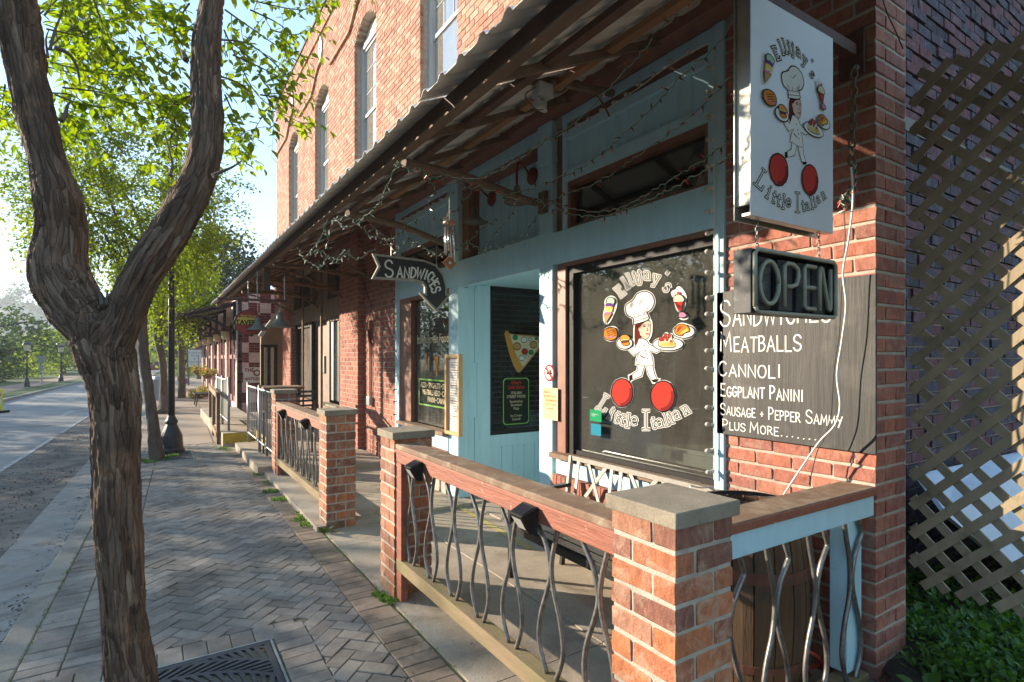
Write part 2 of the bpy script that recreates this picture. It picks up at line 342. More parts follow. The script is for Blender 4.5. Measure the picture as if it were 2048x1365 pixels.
# sidewalk bed and the pavers laid on it
sw = thing('sidewalk', 'x', 'x'); del sw['label']; del sw['category']; sw['kind'] = 'structure'
bed = MB(); bed.quad(R(-.61, -6, -.010), (1.4, -6, -.010), (1.4, 12.4, -.010), R(-.61, 12.4, -.010)); bed.build('paving_bed', M_joint, sw)
fs = MB()
for i in range(14):
    y0 = 12.41+i*1.5
    fs.rr = random.random(); fs.prism([R(-.6, y0+.01, -.05), R(-.6, y0+1.49, -.05), R(.7, y0+1.49, -.05), R(.7, y0+.01, -.05)], (0, 0, .05))
    fs.rr = random.random(); fs.prism([R(.715, y0+.01, -.05), R(.715, y0+1.49, -.05), R(2.05, y0+1.49, -.05), R(2.05, y0+.01, -.05)], (0, 0, .05))
M_slab = surf('sidewalk_concrete', (.42, .33, .25), (.33, .26, .20), 1.5, .9, .3, 60, dirt=(.22, .18, .14), dirt_scale=1, fine=60, rvar=.1)
fs.build('concrete_slab', M_slab, sw)
PV = []      # (centre, half-length vec, half-width vec, kind)
GX0, GX1, GY0, GY1 = -.61, .585, 1.82, 3.56          # hole of the tree grate
def clip_poly(P, inside):   # convex clip by list of half-planes (a,b,c): a*x+b*y<=c
    for a, b, c in inside:
        Q = []
        for i in range(len(P)):
            p, q = P[i], P[(i+1) % len(P)]; dp = a*p[0]+b*p[1]-c; dq = a*q[0]+b*q[1]-c
            if dp <= 0: Q.append(p)
            if dp*dq < 0: t = dp/(dp-dq); Q.append((p[0]+(q[0]-p[0])*t, p[1]+(q[1]-p[1])*t))
        P = Q
        if len(P) < 3: return []
    return P
def area(P): return abs(sum(P[i][0]*P[(i+1) % len(P)][1]-P[(i+1) % len(P)][0]*P[i][1] for i in range(len(P)))/2)
pave = []
A = .0985; LW = .197; j = .0026
kx = lambda y: -.605+RA*(y-4.8)
left = (-1, RA, -(kx(0)+.405)); right = (1, 0, 1.118)
c45 = sqrt(.5)
def hb():        # herringbone cells of 2 x 1
    for n in range(-110, 110):
        for t in range(-45, 45):
            yield (n+4*t, n, 2, 1); yield (n+2+4*t, n-1, 1, 2)
for (gx, gy, w, h) in hb():
    P = [(gx*A+j, gy*A+j), ((gx+w)*A-j, gy*A+j), ((gx+w)*A-j, (gy+h)*A-j), (gx*A+j, (gy+h)*A-j)]
    P = [((a-b)*c45, (a+b)*c45+4.) for a, b in P]
    cx = sum(p[0] for p in P)/4; cy = sum(p[1] for p in P)/4
    if not (-1.2 < cx < 1.4 and -1 < cy < 12.5): continue
    P = clip_poly(P, [left, right, (0, 1, 12.39), (0, -1, .9)])
    if not P: continue
    # keep clear of the grate frame
    if GX0-.21 < cx < GX1+.21 and GY0-.21 < cy < GY1+.21:
        if GX0-.13 < cx < GX1+.13 and GY0-.13 < cy < GY1+.13: continue
        if cy > GY1+.1: P = clip_poly(P, [(0, -1, -(GY1+.208))])
        elif cx > GX1+.1: P = clip_poly(P, [(-1, 0, -(GX1+.208))])
        elif cy < GY0-.1: P = clip_poly(P, [(0, 1, GY0-.208)])
    if not P or area(P) < .0012: continue
    pave.append((P, 0))
# soldier courses by the terrace, by the kerb and round the grate
y = -.9
while y < 12.35:
    if not (y < -9): pave.append(([(1.124, y+j), (1.345, y+j), (1.345, y+A-j), (1.124, y+A-j)], 1))
    kk = kx(y)
    if not (GY0-.1 < y < GY1+.1): pave.append(([(kk+.006, y+j), (kk+.2, y+j), (kk+.2, y+A-j), (kk+.006, y+A-j)], 0)); pave.append(([(kk+.207, y+j), (kk+.398, y+j), (kk+.398, y+A-j), (kk+.207, y+A-j)], 0))
    y += A
x = GX0
while x < GX1+.1:
    pave.append(([(x+j, GY1+.006), (x+A*1.25-j, GY1+.006), (x+A*1.25-j, GY1+.2), (x+j, GY1+.2)], 0)); x += A*1.25
y = 1.0
while y < GY1+.1:
    pave.append(([(GX1+.008, y+j), (GX1+.2, y+j), (GX1+.2, y+A*1.1-j), (GX1+.008, y+A*1.1-j)], 0)); y += A*1.1
def sdist(P):
    x = sum(p[0] for p in P)/len(P); y = sum(p[1] for p in P)/len(P); d = x*_s+y*_c; l = x*_c-y*_s
    vis = d > .8 and -1.02 < l/d < 1.02 and CAMZ/d < .66 and not(-.2 > x and 2.4 > y)
    return (0 if vis else 50)+sqrt(x*x+y*y)
pave.sort(key=lambda t: sdist(t[0]))
small = {0: MB(), 1: MB()}
for n, (P, kd) in enumerate(pave):
    dz = random.uniform(-.0032, .0022); tl = [random.uniform(-.0024, .0024) for _ in range(2)]
    cx = sum(p[0] for p in P)/len(P); cy = sum(p[1] for p in P)/len(P)
    c = .0045
    def top(p, s, zz): return Vector((cx+(p[0]-cx)*s, cy+(p[1]-cy)*s, zz+dz+(p[0]-cx)*tl[0]*9+(p[1]-cy)*tl[1]*9))
    hw = sqrt(area(P)); sc = 1-c/hw*1.6; q = len(P)
    V = [Vector((p[0], p[1], -.03)) for p in P]+[top(p, 1, -.004) for p in P]+[top(p, sc, 0) for p in P]
    if area([(v.x, v.y) for v in V[:q]]) < 1e-5: continue
    sgn = sum(P[i][0]*P[(i+1) % q][1]-P[(i+1) % q][0]*P[i][1] for i in range(q)) > 0
    Fc = [tuple(2*q+i for i in range(q))]+[(i, (i+1) % q, q+(i+1) % q, q+i) for i in range(q)]+[(q+i, q+(i+1) % q, 2*q+(i+1) % q, 2*q+i) for i in range(q)]
    if not sgn: Fc = [f[::-1] for f in Fc]
    if n < 290:
        b = MB(); b.add(V, Fc); b.build('paver', M_paverb if kd else M_paver, sw)
    else:
        b = small[kd]; b.rr = random.random(); b.add(V, Fc)
stuff(small[0].build('herringbone_pavers', M_paver, sw)); stuff(small[1].build('soldier_pavers', M_paverb, sw))
# terrace floor
tf = thing('terrace', 'x', 'x'); del tf['label']; del tf['category']; tf['kind'] = 'structure'
ys = [-4, -1.6, .3, 2.45, 4.95, 6.9]
for i in range(len(ys)-1):
    for x0, x1 in ((1.36, 2.2), (2.2, 4.6)):
        a = MB(); a.box((x0+.004, ys[i]+.004, -.2), (x1-.004, ys[i+1]-.004, .0+(.012 if x0 > 2 else .004))); a.build('floor_slab', M_conc, tf)
a = MB(); a.box((1.30, 5.5, -.2), (3.6, 8.6, .05)); a.build('floor_slab', M_conc, tf)
a = MB(); a.box((1.22, 8.6, -.2), (3.4, 11.3, .12)); a.build('floor_slab', M_conc, tf)
a = MB(); a.box((1.62, 8.0, -.2), (2.92, 17.3, .135)); a.build('floor_slab', M_conc, tf)
M_yel = surf('yellow_safety_paint', (.55, .40, .03), (.40, .28, .03), 12, .7, .3, dirt=(.2, .17, .1), dirt_scale=9)
st = tag(MB().box((1.10, 11.31, -.2), (1.62, 11.75, -.0)).build('entrance_steps', M_conc), 'low concrete steps with a yellow painted riser beside the ramp wall', 'steps')
st2 = thing('ramp_landing', 'raised concrete landing with a yellow painted edge before the chequered wall', 'landing', (1.2, 12, 0))
MB().box((1.06, 11.75, -.2), (1.95, 18.0, .25)).build('landing_block', M_conc, st2)
MB().box((1.07, 11.735, .06), (1.6, 11.749, .245)).build('painted_edge', M_yel, st2)
MB().box((1.6, 10.3, .136), (1.615, 11.7, .3)).build('painted_edge', M_yel, st2)
# painted yellow line worn on terrace
yl = MB(); a = onZ(920, 1015, .017); b2 = onZ(1062, 1098, .017); d = (b2-a).normalized(); s2 = Vector((-d.y, d.x, 0))*.035
yl.quad(a-s2, b2-s2, b2+s2, a+s2)
M_yw = surf('worn_yellow_line', (.55, .42, .08), (.40, .33, .20), 30, .85, .2); structure(yl.build('yellow_line', M_yw))
# soil bed on the right
so2 = MB(); nn = 26
for i in range(nn):
    for k in range(nn):
        f = lambda a, b: Vector((3.0-1.6+a*6/nn, (1.27 if a*6/nn < 1.65 else 1.80)-b*6/nn, .05+.13*min(1, max(0, (a*6/nn-1.0)))+.05*noise.noise(Vector((a*.9, b*.9, 0)))))
        so2.add([f(i, k), f(i+1, k), f(i+1, k+1), f(i, k+1)], [(3, 2, 1, 0)])
structure(so2.build('soil_bed', M_dirt, smooth=True))
# ================= bricks =================
BM = {}
def brick_mesh(L, D, H, mat, v):
    key = (round(L, 3), round(D, 3), round(H, 3), mat.name, v)
    if key in BM: return BM[key]
    r = random.Random(hash(key[:3]) % 999+v); c = .0048; e = lambda: r.uniform(-.0021, .0021)
    vs = []; fs = []
    for z, s in ((-H/2, c), (-H/2+c, 0), (H/2-c, 0), (H/2, c)):
        for x, y in ((-1, -1), (1, -1), (1, 1), (-1, 1)):
            for cc in ((1, 0), (0, 1)):
                pass
            vs.append((x*(L/2-s)+e(), y*(D/2-s)+e(), z+e()))
    for k in range(3):
        for i in range(4): a = k*4+i; b = k*4+(i+1) % 4; fs.append((a, b, b+4, a+4))
    fs += [(3, 2, 1, 0), (12, 13, 14, 15)]
    me = bpy.data.meshes.new('brick'); me.from_pydata(vs, [], fs); me.materials.append(mat); BM[key] = me; return me
def put_brick(c, L, D, H, mat, parent, rot=0, name='brick'):
    o = bpy.data.objects.new(name, brick_mesh(L, D, H, mat, random.randrange(3))); link(o, parent)
    o.location = Vector(c)-org(parent); o.rotation_euler = (random.uniform(-.006, .006), random.uniform(-.006, .006), rot+random.uniform(-.006, .006)); return o
CH = .086
def pillar(x, y, z0, n, label, w=.285, lip=.018, group=None):
    """brick pillar: corner (x, y) nearest to the street and the camera, n courses of four pinwheel bricks and a cast cap"""
    t = thing('brick_pillar', label, 'pillar', (x+w/2, y+w/2, z0), group)
    b = .090; L = w-b-.013; H = CH-.014; cx = x+w/2; cy = y+w/2
    MB().box((x+.0045, y+.0045, z0-.05), (x+w-.0045, y+w-.0045, z0+n*CH)).build('mortar', M_mortar, t)
    for k in range(n):
        z = z0+k*CH+CH/2+.004; f = 1 if k % 2 else -1
        for q in range(4):
            a = q*pi/2; c = Vector((f*(w/2-L/2), -(w/2-b/2), 0)); c.rotate(Matrix.Rotation(a, 3, 'Z'))
            jit = Vector((random.uniform(-.0015, .0015), random.uniform(-.0015, .0015), random.uniform(-.0012, .0012)))
            put_brick(Vector((cx, cy, z))+c+jit, L, b, H, M_brickN, t, a)
    zt = z0+n*CH
    MB().box((x-lip, y-lip, zt-.002), (x+w+lip, y+w+lip, zt+.05)).build('cap', M_cap, t, bevel=.0045)
    return t
P1 = pillar(1.365, 1.18, .03, 13, 'brick pillar nearest the camera with a flat concrete cap half in shade', group='brick pillars along the terrace')
P2 = pillar(1.40, 3.70, -.01, 13, 'brick pillar at the left end of the near brown railing beside the entrance gap', group='brick pillars along the terrace')
P3 = pillar(1.385, 5.48, .0, 13, 'brick pillar on the far side of the entrance gap with dark patched lower bricks', group='brick pillars along the terrace')
P4 = pillar(1.40, 8.30, .06, 13, 'brick pillar farthest away joined to the galvanised ramp railing', w=.28, group='brick pillars along the terrace')

def cut_at(p, q, z, cuts):
    out = [(p, q)]
    for c0, c1 in (cuts(z) if cuts else ()):
        o2 = []
        for a, b in out:
            if b <= c0 or a >= c1: o2.append((a, b)); continue
            if a < c0: o2.append((a, c0))
            if b > c1: o2.append((c1, b))
        out = o2
    return [(a, b) for a, b in out if b-a > .02]
def wall_bricks(mb, plane, a0, a1, z0, z1, face, cuts=None, L=.205, H=.08, j=.014, D=.05, rough=.002, collect=None, off=0):
    """running-bond face: plane 'X' (face looks to -X, a runs in Y) or 'Y' (face looks to -Y, a runs in X)"""
    k = 0; z = z0
    while z < z1-.02:
        h = min(H-j, z1-z); a = a0-(L/2 if (k+off) % 2 else 0)
        if k % 6 == 5: pass
        while a < a1-.01:
            for p, q in cut_at(max(a, a0), min(a+L-j, a1), z+h/2, cuts):
                e = random.uniform(-rough, rough)*1.3
                lo, hi = ((face+e, p, z), (face+D, q, z+h)) if plane == 'X' else ((p, face+e, z), (q, face+D, z+h))
                if collect is not None: collect.append((lo, hi))
                else: mb.rr = random.random(); mb.box(lo, hi)
            a += L
        z += H; k += 1
# ================= the brick building =================
B = thing('brick_building', 'two storey red brick building with arched upper windows and shopfronts under a tin awning', 'building', (FX, 9, 0))
YA, YB = 1.325, 17.45
WIN = [(5.84, 6.92), (8.69, 9.84), (11.62, 12.76), (14.52, 15.66)]
ZS, ZSP, RISE = 4.55, 7.24, .24
def archz(y, w): c = (w[0]+w[1])/2; t = (y-c)/((w[1]-w[0])/2); return ZSP+RISE*(1-t*t)
def cuts_up(z):
    out = []
    for w in WIN:
        if ZS < z < ZSP+.06: out.append((w[0], w[1]))
        elif ZSP+.06 <= z < ZSP+RISE+.2:
            t = sqrt(max(0, 1-(z-.2-ZSP)/RISE)) if z-.2 > ZSP else 1.06; c = (w[0]+w[1])/2; hw_ = (w[1]-w[0])/2*min(1.06, t+.05); out.append((c-hw_, c+hw_))
    return out
# solid wall behind the brick faces (pieces round the openings)
core = MB(); X0, X1 = FX+.007, FX+.35
ed = [YA]+[v for w in WIN for v in w]+[YB]
for i in range(0, len(ed), 2): core.box((X0, ed[i]+(0 if i == 0 else .004), 3.7), (X1, ed[i+1]-.004, 7.9))
for w in WIN:
    core.box((X0, w[0]-.004, 3.7), (X1, w[1]+.004, ZS-.04))
    nn = 10
    for i in range(nn):
        ya = w[0]+(w[1]-w[0])*i/nn; yb = w[0]+(w[1]-w[0])*(i+1)/nn
        core.box((X0, ya, max(archz(ya, w), archz(yb, w)) if 0 else (archz((ya+yb)/2, w)+.004)), (X1, yb, 7.9))
core.box((X0, YA, 7.9), (X1, YB, 9.1)); core.box((X0, YA+.013, -.1), (X1, 2.18, 3.7)); core.box((X0, 7.80, -.1), (X1, 9.25, 3.7))
core.box((X0-.11, 9.31, -.1), (X1, 10.40, 3.7)); core.box((X0, 14.95, -.1), (X1, YB, 3.7))
core.box((X1, YB-.3, -.1), (X1+6, YB, 9.1)); core.box((X1, YA+.5, 3.7), (X1+6, YA+.8, 9.1))
core.build('mortar', M_mortard, B)
up = MB(); wall_bricks(up, 'X', YA, YB, 3.95, 8.62, FX, cuts_up)
wall_bricks(up, 'X', YA, YB, 8.62, 8.70, FX-.035); wall_bricks(up, 'X', YA, YB, 8.70, 9.06, FX-.012)
for w in WIN:       # rowlock rings
    c = (w[0]+w[1])/2; n = 17
    for i in range(n):
        t = -1+2*(i+.5)/n; y = c+t*(w[1]-w[0])/2*1.04; z = archz(min(max(y, w[0]), w[1]), w)
        up.rr = random.random(); sl_ = -2*RISE*t/((w[1]-w[0])/2); d = Vector((0, -sl_, 1)).normalized(); s2 = Vector((0, 1, sl_)).normalized()
        up.obox(Vector((FX+.022, y, z))+d*.105, Vector((.027, 0, 0)), s2*.028, d*.098)
up.rr = .3
stuff(up.build('upper_wall_bricks', M_brickU, B))
# label moulding: raised course that rises over each arch
lab = MB(); pts = []; y = YA
while y < YB:
    z = 7.62
    for w in WIN:
        c = (w[0]+w[1])/2; t = abs(y-c)/.82
        if t < 1: z = 7.62+.40*(.5+.5*cos(pi*t))**.6
    pts.append(Vector((FX-.022, y, z))); y += .08
for i in range(len(pts)-1): lab.rr = random.random(); lab.beam(pts[i], pts[i+1], .05, .07)
lab.rr = 0; lab.build('label_moulding', M_brickU, B)
M_coping = surf('coping_dark', (.10, .09, .08), (.05, .045, .04), 6, .8, .2)
MB().box((FX-.03, YA-.02, 9.10), (X1+.02, YB+.02, 9.16)).build('coping', M_coping, B)
M_winfr = surf('grey_window_paint', (.52, .52, .50), (.40, .41, .42), 5, .55, .2, 40, (1, 1, .3), dirt=(.25, .2, .16), dirt_scale=6, dirt_lo=.62, dirt_hi=.7)
M_panel = plain('pale_arch_panel', (.66, .63, .57), .6)
M_blind = surf('window_blind', (.52, .48, .36), (.42, .38, .28), 8, .8, .2)
M_winback = plain('dark_room_backing', (.05, .05, .055), .9)  # dark sheet behind panes; the room's dimness is in this colour
M_glassu = glass('upper_glass', (.7, .75, .78), .0, 2.6, .34)  # diffuse film puts the sky's pale reflection into the pane colour
M_dia = plain('white_anchor_paint', (.72, .70, .64), .6)
for w in WIN:
    y0, y1 = w; xf = FX+.12
    f = MB()
    for ya, yb in ((y0+.004, y0+.085), (y1-.085, y1-.004)): f.box((xf, ya, ZS), (xf+.12, yb, ZSP))
    f.box((xf-.04, y0+.005, ZS-.05), (xf+.14, y1-.005, ZS+.03)); f.box((xf+.001, y0+.085, ZSP-.09), (xf+.12, y1-.085, ZSP-.001))
    f = f.build('window', M_winfr, B)
    n = 12; arc = [Vector((xf+.03, y0+.01+(y1-y0-.02)*i/n, archz(y0+(y1-y0)*i/n, w)-.012)) for i in range(n+1)]
    MB().prism([Vector((xf+.03, y0+.01, ZSP)), Vector((xf+.03, y1-.01, ZSP))]+arc[::-1][1:-1], (.05, 0, 0)).build('arch_panel', M_panel, f)
    bt = MB()
    for i in range(n): bt.beam(arc[i], arc[i+1], .05, .035)
    zm = 5.93; s = MB()
    for za, zb, xx in ((zm, ZSP-.09, xf+.03), (ZS+.03, zm, xf+.065)):
        s.box((xx, y0+.09, zb-.045), (xx+.03, y1-.09, zb)); s.box((xx, y0+.09, za), (xx+.03, y1-.09, za+.055))
        s.box((xx+.001, y0+.09, za+.055), (xx+.029, y0+.135, zb-.045)); s.box((xx+.001, y1-.135, za+.055), (xx+.029, y1-.09, zb-.045))
        for k in (1, 2): yy = y0+.135+(y1-y0-.27)*k/3; s.box((xx+.012, yy-.004, za+.05), (xx+.02, yy+.004, zb-.04))
        for k in (1, 2): z2 = za+(zb-za)*k/3; s.box((xx+.0125, y0+.13, z2-.004), (xx+.0195, y1-.13, z2+.004))
    s.build('sash', M_winfr, f)
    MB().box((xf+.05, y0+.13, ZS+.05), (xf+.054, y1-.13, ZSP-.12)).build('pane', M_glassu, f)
    MB().box((xf+.16, y1-.48, ZS+.05), (xf+.165, y1-.1, ZSP-.1)).build('blind', M_blind, f)
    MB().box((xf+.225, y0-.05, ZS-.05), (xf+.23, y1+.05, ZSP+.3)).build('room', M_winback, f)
for yc in (12.2, 15.15, 9.3, 6.4):
    a = MB(); h = .27; q = .12
    a.prism([Vector((FX-.03, yc, 8.3+h)), Vector((FX-.03, yc-q, 8.3+.1)), Vector((FX-.03, yc-q, 8.3-.1)), Vector((FX-.03, yc, 8.3-h)), Vector((FX-.03, yc+q, 8.3-.1)), Vector((FX-.03, yc+q, 8.3+.1))], (.022, 0, 0))
    a.lathe((FX-.03, yc, 8.3), [(.025, 0), (.02, .03)], 6, (-1, 0, 0)); a.build('wall_anchor_plate', M_dia, B)
# --- the near pier: individual bricks ---
col1 = []; col2 = []
wall_bricks(None, 'X', YA, 2.175, .0, 3.76, FX, L=.215, H=.0813, collect=col1, D=.07)
wall_bricks(None, 'Y', FX+.0, FX+.335, .0, 3.76, YA, L=.225, H=.0813, collect=col2, D=.07)
pb = []
for k in range(46):
    z = .0+k*.0813+.035
    # front face from the corner: stretcher / header alternate
    if k % 2: row = [(YA, YA+.203), (YA+.217, YA+.423), (YA+.437, YA+.643), (YA+.657, 2.175)]
    else: row = [(YA, YA+.096), (YA+.11, YA+.316), (YA+.33, YA+.536), (YA+.55, YA+.756), (YA+.77, 2.175)]
    for p, q in row:
        if q-p > .03: pb.append(((p+q)/2, z, q-p, 'X'))
    # side face
    x0 = FX+.1 if k % 2 else FX+.215
    if k % 2: row = [(x0, x0+.205)]
    else: row = [(x0+.0, FX+.31)]
    pb.append((None, z, None, ('side', k % 2)))
H = .0813-.015
for (a, z, L, kind) in pb:
    if kind == 'X': put_brick((FX+.045+random.uniform(-.0015, .0015), a, z), L, .09, H, M_brickP, B, pi/2)
    else:
        if kind[1]: put_brick((FX+.10+.109, YA+.045, z), .212, .09, H, M_brickP, B, 0)
        else:
            put_brick((FX+.105, YA+.0447, z), .205, .089, H, M_brickP, B, 0); put_brick((FX+.264, YA+.045, z), .098, .09, H, M_brickP, B, 0)
core2 = MB().box((FX+.006, YA+.006, -.1), (FX+.311, YA+.4, 3.76)).build('mortar', M_mortar, B)
lo = MB()
wall_bricks(lo, 'X', 7.80, 9.30, 0.1, 3.76, FX, L=.205); wall_bricks(lo, 'X', 9.30, 10.41, 0.1, 3.76, FX-.11, L=.205)
wall_bricks(lo, 'Y', FX-.11+.02, FX, .1, 3.76, 9.30, L=.22)
wall_bricks(lo, 'X', 14.93, YB, .1, 3.95, FX-.06, L=.205); wall_bricks(lo, 'Y', FX-.04, FX+.4, .1, 3.95, 14.93, L=.205)
stuff(lo.build('ground_floor_bricks', M_brickP, B))
MB().box((FX-.045, 14.945, -.1), (FX+.3, YB, 3.95)).build('mortar', M_mortard, B)
# side wall, painted, set back, with its white anchor
pw = MB(); wall_bricks(pw, 'Y', FX+.32, 7.0, -.1, 7.5, 1.80, L=.215, H=.085, rough=.008, j=.014)
pwt = tag(stuff(pw.build('painted_side_wall', M_purple)), 'flaking purple and red painted brick side wall behind the lattice', 'wall'); 
del pwt['kind']
MB().box((FX+.3, 1.822, -.2), (7.2, 2.1, 7.6)).build('mortar', M_mortard, pwt)
# ================= shopfront =================
def BX(name, mat, lo_, hi_, parent=B, bevel=.004): return MB().box(lo_, hi_).build(name, mat, parent, bevel=bevel)
yL, yR = 7.78, 2.19
# near window bay
y_p1a, y_p1b = Yf(1110), Yf(1084)      # pilaster right of the door
y_p2a, y_p2b = Yf(921), Yf(902)
yw1 = Yf(1117)                          # brown frame edge of the large window
BX('corner_post', M_blue, (FX-.02, 2.18, -.0), (FX+.06, 2.25, 3.78))
BX('post', M_blue, (FX-.03, y_p1a, 0), (FX+.10, y_p1b, 2.50)); BX('post', M_blue, (FX-.03, y_p2a, 0), (FX+.10, y_p2b, 2.50))
BX('header_board', M_blue, (FX-.022, 2.25, 2.5), (FX+.05, y_p1a-.0, 2.785)); BX('header_board', M_blue, (FX-.0225, y_p1a, 2.5), (FX+.05, y_p2b, 2.805)); BX('header_board', M_blue, (FX-.022, y_p2b, 2.52), (FX+.05, yL-.03, 2.785))
for ya, yb in ((y_p1a, y_p1b), (y_p2a, y_p2b)):
    a = MB(); a.box((FX-.03, ya, 2.806), (FX+.1, yb, 3.42)); a.box((FX-.05, ya-.012, 3.42), (FX+.1, yb+.012, 3.47)); a.box((FX-.045, ya-.008, 3.471), (FX+.1, yb+.008, 3.78)); a.build('pilaster_head', M_blue, B, bevel=.004)
ys_ = Yf(1126)
BX('brown_strip', M_brown, (FX+.02, ys_, 2.786), (FX+.1, y_p1a-.002, 3.78)); BX('brown_strip', M_brown, (FX+.02, y_p2a-.16, 2.806), (FX+.22, y_p2a-.002, 3.78))  # recessed strips of brown trim beside the pilaster heads
def transom(y0, y1, zz=2.79):
    # blue frame boards round a brown-framed transom and the beadboard panel over it
    BX('frame_board', M_blue, (FX-.01, y0, zz), (FX+.05, y0+.055, 3.78)); BX('frame_board', M_blue, (FX-.01, y1-.06, zz), (FX+.05, y1, 3.78))
    BX('frame_board', M_blue, (FX-.0105, y0+.055, 3.195), (FX+.05, y1-.06, 3.295)); BX('frame_board', M_blue, (FX-.0105, y0+.055, 3.555), (FX+.05, y1-.06, 3.635))
    BX('dark_slot', M_brown, (FX+.01, y0+.055, 3.636), (FX+.06, y1-.06, 3.70)); BX('frame_board', M_blue, (FX-.0105, y0+.055, 3.70), (FX+.05, y1-.06, 3.78))
    a, b = y0+.055, y1-.06; n = max(3, int((b-a)/.135))
    for i in range(n): BX('beadboard', M_blue, (FX+.018, a+(b-a)*i/n+.003, 3.296), (FX+.03, a+(b-a)*(i+1)/n-.003, 3.554), bevel=.002)
    w = MB(); w.box((FX+.005, a, zz), (FX+.1, a+.035, 3.194)); w.box((FX+.005, b-.035, zz), (FX+.1, b, 3.194)); w.box((FX+.006, a+.035, 3.15), (FX+.1, b-.035, 3.194)); w.box((FX+.006, a+.035, zz), (FX+.1, b-.035, zz+.02))
    w = w.build('window', M_brown, B); MB().box((FX+.07, a+.034, zz+.02), (FX+.075, b-.034, 3.151)).build('pane', M_glass, w)
transom(2.251, ys_-.001); transom(y_p2b+.001, yL-.03)
# big window
zs, zt = .86, 2.50
f = MB(); f.box((FX-.012, yw1-.115, zs-.1), (FX+.11, yw1, zt)); f.box((FX-.011, 2.25, zt-.035), (FX+.11, yw1-.115, zt)); fr = f.build('window', M_brown, B, bevel=.004)
f = MB(); f.box((FX+.012, yw1-.19, zs), (FX+.09, yw1-.116, zt-.036)); f.box((FX+.012, 2.26, zt-.10), (FX+.09, yw1-.19, zt-.036)); f.box((FX+.03, 2.26, zs), (FX+.09, yw1-.19, zs+.035)); f.box((FX+.03, 2.26, zs+.035), (FX+.09, 2.29, zt-.1)); f.build('frame', M_black, fr)
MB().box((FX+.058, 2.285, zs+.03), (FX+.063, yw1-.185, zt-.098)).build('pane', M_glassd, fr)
BX('window_sill', M_railtop, (FX-.10, 2.26, zs-.045), (FX+.03, yw1+.01, zs-.002)); BX('apron_board', M_blue, (FX-.03, 2.26, zs-.19), (FX+.02, yw1, zs-.046))
ap = MB(); n = 26
for i in range(n): 
    ya = 2.26+(yw1-2.26)*i/n; ap.rr = random.random(); ap.box((FX-.07, ya+.004, zs-.40), (FX+.02, ya+(yw1-2.26)/n-.005, zs-.195))
wall_bricks(ap, 'X', 2.26, y_p1a-.01, 0, zs-.41, FX-.0, L=.205)
stuff(ap.build('apron_bricks', M_brickP, B)); BX('mortar', M_mortar, (FX-.055, 2.25, 0), (FX+.3, y_p1a-.005, zs-.198), bevel=0)
# far window bay
yw2a, yw2b = Yf(903), Yf(801)
f = MB(); f.box((FX-.012, yw2b-.42, .8), (FX+.05, yw2b, 2.52)); f.box((FX-.011, yw2a, 2.47), (FX+.05, yw2b-.42, 2.52)); fr2 = f.build('window', M_brown, B)
BX('corner_post', M_blue, (FX-.02, yw2b+.002, 0), (FX+.06, yL+.01, 3.78))
f = MB(); f.box((FX+.066, yw2b-.60, .8), (FX+.10, yw2b-.421, 2.469)); f.box((FX+.066, yw2a, .8), (FX+.1, yw2b-.60, .83)); f.build('frame', M_black, fr2)
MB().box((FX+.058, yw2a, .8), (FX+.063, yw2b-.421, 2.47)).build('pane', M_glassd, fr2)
BX('window_sill', M_railtop, (FX-.11, y_p2b+.01, .745), (FX+.05, yw2b-.1, .79)); BX('apron_board', M_blue, (FX-.04, y_p2b, .56), (FX+.02, yw2b, .744))
ap = MB(); n = 18
for i in range(n):
    ya = y_p2b+(yw2b-y_p2b)*i/n; ap.rr = random.random(); ap.box((FX-.09, ya+.004, .36), (FX+.02, ya+(yw2b-y_p2b)/n-.005, .555))
wall_bricks(ap, 'X', y_p2b, yw2b, 0, .35, FX, L=.205); stuff(ap.build('apron_bricks', M_brickP, B)); BX('mortar', M_mortar, (FX-.07, y_p2b, 0), (FX+.3, yw2b, .55), bevel=0)
# recessed entry: side wall with a glazed window, ceiling, door
Yv = y_p2a; X9 = 4.75
BX('entry_floor', M_conc, (FX-.0, y_p1a, -.05), (X9, Yv, .03), bevel=0)
BX('entry_ceiling', M_blue, (FX+.05, y_p1a, 2.545), (X9, Yv, 2.60), bevel=0)
sx = [FX+.10, 3.16, 3.20, 3.38, 4.70]
BX('entry_panel', M_blue, (sx[0], Yv-.0, 0), (sx[1], Yv+.05, 2.545)); BX('entry_panel', M_blue, (sx[2], Yv-.004, 0), (sx[3], Yv+.05, 2.545))
BX('hinge_strip', M_blue, (sx[1]+.003, Yv-.014, 1.62), (sx[2]-.003, Yv+.02, 2.50)); BX('hinge_strip', M_blue, (sx[1]+.003, Yv-.014, 0), (sx[2]-.003, Yv+.02, .98)); BX('entry_panel', M_blue, (sx[1], Yv+.004, 0), (sx[2], Yv+.05, 2.545))
zb = .745
BX('entry_panel', M_blue, (sx[3], Yv-.003, .6), (sx[4], Yv+.05, zb)); 
n = 8
for i in range(n): BX('beadboard', M_blue, (sx[3]+.165*i+.002, Yv+.006, .03), (sx[3]+.165*(i+1)-.003, Yv+.03, .6), bevel=.002)
f = MB(); f.box((sx[3]+.001, Yv+.0, zb), (sx[3]+.03, Yv+.05, 2.50)); f.box((sx[3]+.03, Yv+.001, zb), (sx[4], Yv+.05, zb+.06)); f.box((sx[3]+.03, Yv+.001, 2.49), (sx[4], Yv+.05, 2.544)); fr3 = f.build('window', M_black, B)
MB().box((sx[3]+.03, Yv+.02, zb+.06), (sx[4], Yv+.025, 2.49)).build('pane', M_glass, fr3)
BX('entry_panel', M_blue, (FX+.1, y_p1b-.06, 0), (4.7, y_p1b-.012, 2.545)); dr = BX('door', M_blue, (4.68, y_p1b+.0, .03), (4.72, Yv-.02, 2.52))
